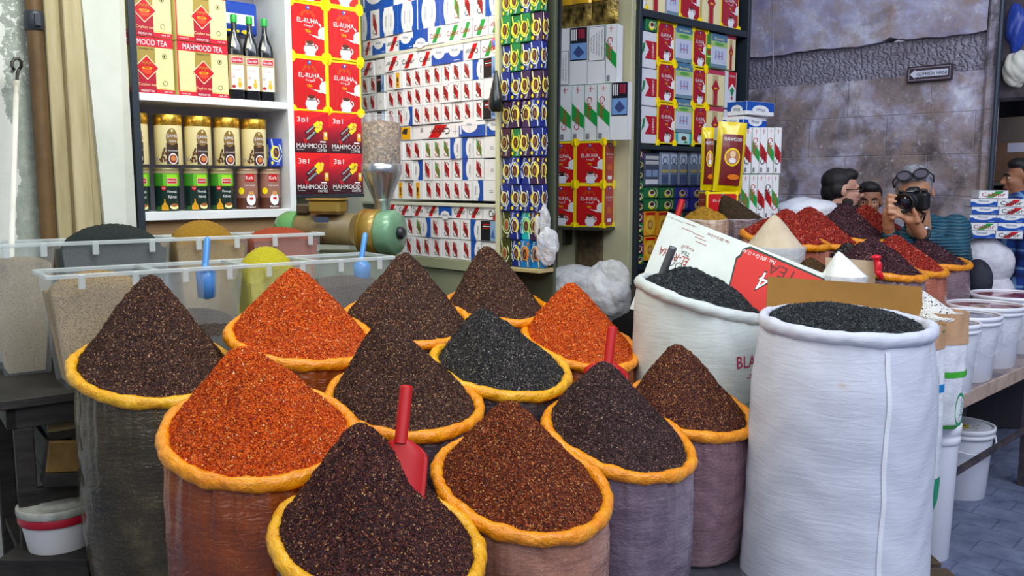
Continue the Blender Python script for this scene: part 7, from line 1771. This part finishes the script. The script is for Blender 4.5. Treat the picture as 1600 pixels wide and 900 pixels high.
for s in (-1, 1):
    hp_ = hips + Vector((s*.1, 0, -.03)); kn_ = Vector((hp_.x + s*.02, hp_.y - .04, .52)); an_ = Vector((hp_.x + s*.03, hp_.y + .03, .10)); tp += [('c', hp_[:], kn_[:], .112, .078), ('c', kn_[:], an_[:], .075, .065)]
wchild('trousers', blob('trousers', tp, .014, TR, 3), root)
mb = MB(); ax = (wrL-elL).normalized(); cw_ = wrL - ax*.012; sd = ax.cross(Vector((0, 0, 1))).normalized(); up_ = sd.cross(ax)
mb.tube([cw_ + (sd*math.cos(a) + up_*math.sin(a))*.037 for a in [k*PI/10 for k in range(21)]], .009, mat('#1a1c22', .5), 8, cap=False); mb.ball(cw_ + up_*.038 + Vector((0, -.015, 0)), (.018, .014, .018), mat('#b8bcc4', .25, .8), 14, 8); wchild('wristwatch', mb, root, 'dark strap wristwatch')
# glasses pushed up on the hair
mb = MB(); GF2 = mat('#1a1c24', .35); LG = mat('#5a5460', .1, coat=.5)
for sx in (-1, 1):
    cc = Vector((sx*.036, -.094, .100)); ring = [M @ (cc + Vector((.031*math.cos(a), .016*math.sin(a), .020*math.sin(a)))) for a in [k*PI/12 for k in range(25)]]; mb.tube(ring, .0045*K, GF2, 7, cap=False)
    mb.add([(M @ cc)[:]] + [q[:] for q in ring[:-1]], [(0, i+1, (i+1) % 24 + 1) for i in range(24)], LG)
    mb.tube([M @ Vector((sx*.067, -.090, .102)), M @ Vector((sx*.088, -.02, .075)), M @ Vector((sx*.086, .03, .04))], .004*K, GF2, 6)
mb.tube([M @ Vector((-.007, -.096, .102)), M @ Vector((.007, -.096, .102))], .004*K, GF2, 6); wchild('glasses', mb, root, 'dark-framed glasses pushed up on the hair')
# camera
fx = (lens_c - P(1428, 316, 4.86)).normalized(); cbody = P(1427, 313, 4.84); side_ = fx.cross(Vector((0, 0, 1))).normalized(); upc = side_.cross(fx).normalized()
MC = Matrix(((side_.x, -fx.x, upc.x, cbody.x), (side_.y, -fx.y, upc.y, cbody.y), (side_.z, -fx.z, upc.z, cbody.z), (0, 0, 0, 1)))   # local -Y = forward
MC = MC @ Matrix.Scale(1.14, 4)
cr0 = empty('camera', 'black camera held at the face of the man in the teal jacket', 'camera', matrix=MC); CB = mat('#15161a', .45, coat=.2); CB2 = mat('#0c0c10', .25, coat=.5)
mb = MB(); mb.box(-.072, -.03, -.048, .072, .035, .040, CB, .012); mb.box(-.03, -.035, .035, .03, .03, .066, CB, .014); mb.box(.040, -.055, -.045, .075, -.02, .035, CB, .012); mb.ball((.052, -.02, .045), (.012, .012, .006), CB2); mb.box(-.062, .0, .040, -.035, .02, .05, CB2, .003); child('camera_body', mb.mesh('camera_body'), cr0)
mb = MB(); mb.tx('Nikon', 0, 0, .009, WHT, 1, w=.034); me = mb.mesh('logo'); me.transform(Matrix.Translation((0, -.0365, .05))); child('logo', me, cr0, 'white maker lettering')
mb = MB(); mb.T = Matrix.Rotation(PI/2, 4, 'X'); mb.lathe([(.036, .025), (.040, .03), (.042, .062), (.038, .064), (.038, .085), (.046, .09), (.048, .125), (.044, .128), (.040, .120)], CB, 36, cap=(True, False)); mb.lathe([(.040, .120), (.030, .112), (.018, .116), (.001, .118)], CB2, 36, cap=(False, False)); lens_o = child('lens', mb.mesh('lens'), cr0)
mb = MB(); mb.T = Matrix.Rotation(PI/2, 4, 'X'); mb.lathe([(.028, .1165), (.016, .121), (.001, .122)], mat('#10162a', .05, coat=1.0), 28, cap=(False, False)); child('front_glass', mb.mesh('front_glass'), lens_o)
mb = MB(); s0p = MC @ Vector((-.07, .02, .02)); mb.tube([MC @ Vector((.072, .01, .02)), P(1446, 335, 4.93), P(1440, 352, 4.98), P(1428, 362, 5.0)], .006, mat('#15151a', .7), 6); me = mb.mesh('strap'); me.transform(MC.inverted()); child('strap', me, cr0)
# ---- bearded man in profile ---------------------------------------------------
def simple_person(c, yaw, k, label, hairc, skinm, coat, zshoulder, beard=None, glasses=False, lean=(0, 0), pants='#26304a', coatlen=.55, loc=None, brow='#1c1614', step=.12):
    root = empty('person', label, 'person', loc=(c.x, c.y, 0)); M = head_frame(c, yaw, 0, 0, k); f = Vector((math.sin(yaw), -math.cos(yaw), 0)); s_ = Vector((math.cos(yaw), math.sin(yaw), 0))
    sh = c + Vector((0, 0, -.225*k)) - f*.03 + Vector((lean[0], lean[1], 0)); hp = sh + Vector((0, 0, -.50*k)); A_, B_ = sh + s_*.17*k, sh - s_*.17*k
    eA_, eB_ = A_ + Vector((0, 0, -.29*k)) + s_*.03, B_ + Vector((0, 0, -.29*k)) - s_*.03; wA, wB = eA_ + f*.10 + Vector((0, 0, -.23*k)), eB_ + f*.14 + Vector((0, 0, -.22*k))
    parts = head_parts(M, k) + [('c', (A_*.8 + B_*.2)[:], (B_*.8 + A_*.2)[:], .075*k, .075*k), ('c', sh[:], hp[:], .13*k, .12*k), ('c', A_[:], eA_[:], .05*k, .04*k), ('c', eA_[:], wA[:], .038*k, .028*k), ('c', B_[:], eB_[:], .05*k, .04*k), ('c', eB_[:], wB[:], .038*k, .028*k)]
    for w_ in (wA, wB):
        pm = w_ + f*.02 + Vector((0, 0, -.05*k)); parts.append(('c', w_[:], pm[:], .028*k, .032*k))
        for i in range(4): b0 = pm + f*(.022 - .016*i)*1.3 + Vector((0, 0, -.03)); parts += [('c', b0[:], (b0 + Vector((0, 0, -.034)))[:], .0105, .0098), ('c', (b0 + Vector((0, 0, -.034)))[:], (b0 + Vector((0, 0, -.06)) + f*.008)[:], .0098, .0085)]
        tb_ = pm + f*.04; parts.append(('c', tb_[:], (tb_ + f*.018 + Vector((0, 0, -.04)))[:], .0125, .010))
    legs = []
    for q, st in ((.09, step), (-.09, -step)):
        h0 = hp + s_*q*k + Vector((0, 0, -.05)); kn_ = h0 + f*st*.6; kn_.z = .50*k; an_ = h0 + f*st*.9; an_.z = .09; legs.append((h0, kn_, an_)); parts += [('c', h0[:], kn_[:], .085*k, .055*k), ('c', kn_[:], an_[:], .052*k, .038*k), ('c', an_[:], (an_ + f*.15 + Vector((0, 0, -.045)))[:], .036, .03)]
    wchild('body', blob('body', parts, .009, skinm, 3), root); face_details(M, k, root, skinm, brow)
    wchild('hair', hair_mesh(M, k, hairc, HAIR_STD), root)
    if beard: wchild('beard', hair_mesh(M, k, beard, [(0, -.052, -.094, .040, .034, .026), (.045, -.02, -.062, .018, .035, .040), (-.045, -.02, -.062, .018, .035, .040), (0, -.078, -.078, .026, .014, .010)], 'beard'), root)
    if glasses:
        mb = MB(); G_ = mat('#141418', .3)
        for sx in (-1, 1):
            cc = Vector((sx*.032, -.098, .004)); mb.tube([M @ (cc + Vector((.025*math.cos(a), 0, .018*math.sin(a)))) for a in [q*PI/10 for q in range(21)]], .003*k, G_, 6, cap=False); mb.add([(M @ cc)[:]] + [(M @ (cc + Vector((.025*math.cos(a), 0, .018*math.sin(a)))))[:] for a in [q*PI/10 for q in range(20)]], [(0, i+1, (i+1) % 20 + 1) for i in range(20)], mat('#2c2024', .1, coat=.5)); mb.tube([M @ Vector((sx*.057, -.095, .006)), M @ Vector((sx*.078, .0, .008))], .0028*k, G_, 6)
        wchild('glasses', mb, root)
    cp = [('c', (A_*.9 + B_*.1)[:], (B_*.9 + A_*.1)[:], .10*k, .10*k), ('c', sh[:], (sh + Vector((0, 0, -coatlen*k)))[:], .165*k, .185*k), ('c', A_[:], eA_[:], .078*k, .065*k), ('c', eA_[:], (wA*.85 + eA_*.15)[:], .062*k, .052*k), ('c', B_[:], eB_[:], .078*k, .065*k), ('c', eB_[:], (wB*.85 + eB_*.15)[:], .062*k, .052*k), ('c', (M @ Vector((0, .05, -.155)))[:], sh[:], .072*k, .10*k)]
    wchild('coat', blob('coat', cp, .013, coat, 3), root)
    tp = []; shp = []
    for h0, kn_, an_ in legs: tp += [('c', h0[:], kn_[:], .105*k, .075*k), ('c', kn_[:], (an_ + Vector((0, 0, .02)))[:], .07*k, .062*k)]; shp.append([an_ + Vector((0, 0, -.03)), an_ + f*.15 + Vector((0, 0, -.045))])
    wchild('trousers', blob('trousers', tp, .014, mat(pants, .8), 3), root)
    for a_, b_ in shp: wchild('shoe', blob('shoe', [('c', a_[:], b_[:], .052, .044)], .012, mat('#5a3424', .6), 2), root)
    return root
BH = mottled('black_hair', '#0e0c0e', '#1e1a1c', 30, .6, .4, 100, .003); BRD = mottled('dark_beard', '#1e1614', '#33261f', 30, .8, .4, 100, .003)
SK2 = skin('fair_warm_skin', '#c48a74', '#dcab94'); SK3 = skin('olive_skin', '#9a6448', '#b47c5c')
simple_person(P(1316, 298, 5.75), PI/2 - .12, 1.16, 'bearded man with dark hair and glasses in profile, walking past behind the red heaps', BH, SK2, mottled('charcoal_coat', '#26262c', '#3a3a42', 5, .8, .2, 30, .004), 1.4, BRD, True)
simple_person(P(1357, 316, 6.05), -.35, 1.12, 'dark-haired man looking down, half hidden behind the bearded man', BH, SK3, mottled('navy_coat', '#1a2036', '#2a3454', 5, .8, .2, 30, .004), 1.3, None)
def plaid():
    t = NT('blue_plaid_wool'); v = t.coord(); base = t.ramp(t.noise(v, 3, 4), [(.3, '#12307c'), (.7, '#1e4a9c')])
    for d_, sc, w1 in (('Z', 2.6, .93), ('X', 3.4, .90)):
        wv = t.n('ShaderNodeTexWave'); wv.bands_direction = d_; wv.inputs['Scale'].default_value = sc; t.L(v, wv.inputs['Vector']); base = t.mix(t.ramp(wv.outputs['Fac'], [(w1, (0, 0, 0, 1)), (.99, (.7, .7, .7, 1))]), base, '#7fb0d8')
        wv = t.n('ShaderNodeTexWave'); wv.bands_direction = d_; wv.inputs['Scale'].default_value = sc; wv.inputs['Phase Offset'].default_value = 2.4; t.L(v, wv.inputs['Vector']); base = t.mix(t.ramp(wv.outputs['Fac'], [(.6, (0, 0, 0, 1)), (.95, (.8, .8, .8, 1))]), base, '#0c1c50')
    t.L(base, t.b.inputs['Base Color']); t.set(Roughness=.85); return t.m
simple_person(P(1597, 279, 5.95), -PI/2 - .3, 1.12, 'person in a long blue plaid coat at the right edge, seen from the side', BH, SK3, plaid(), 1.4, None, coatlen=.95, pants='#2a5aa8')
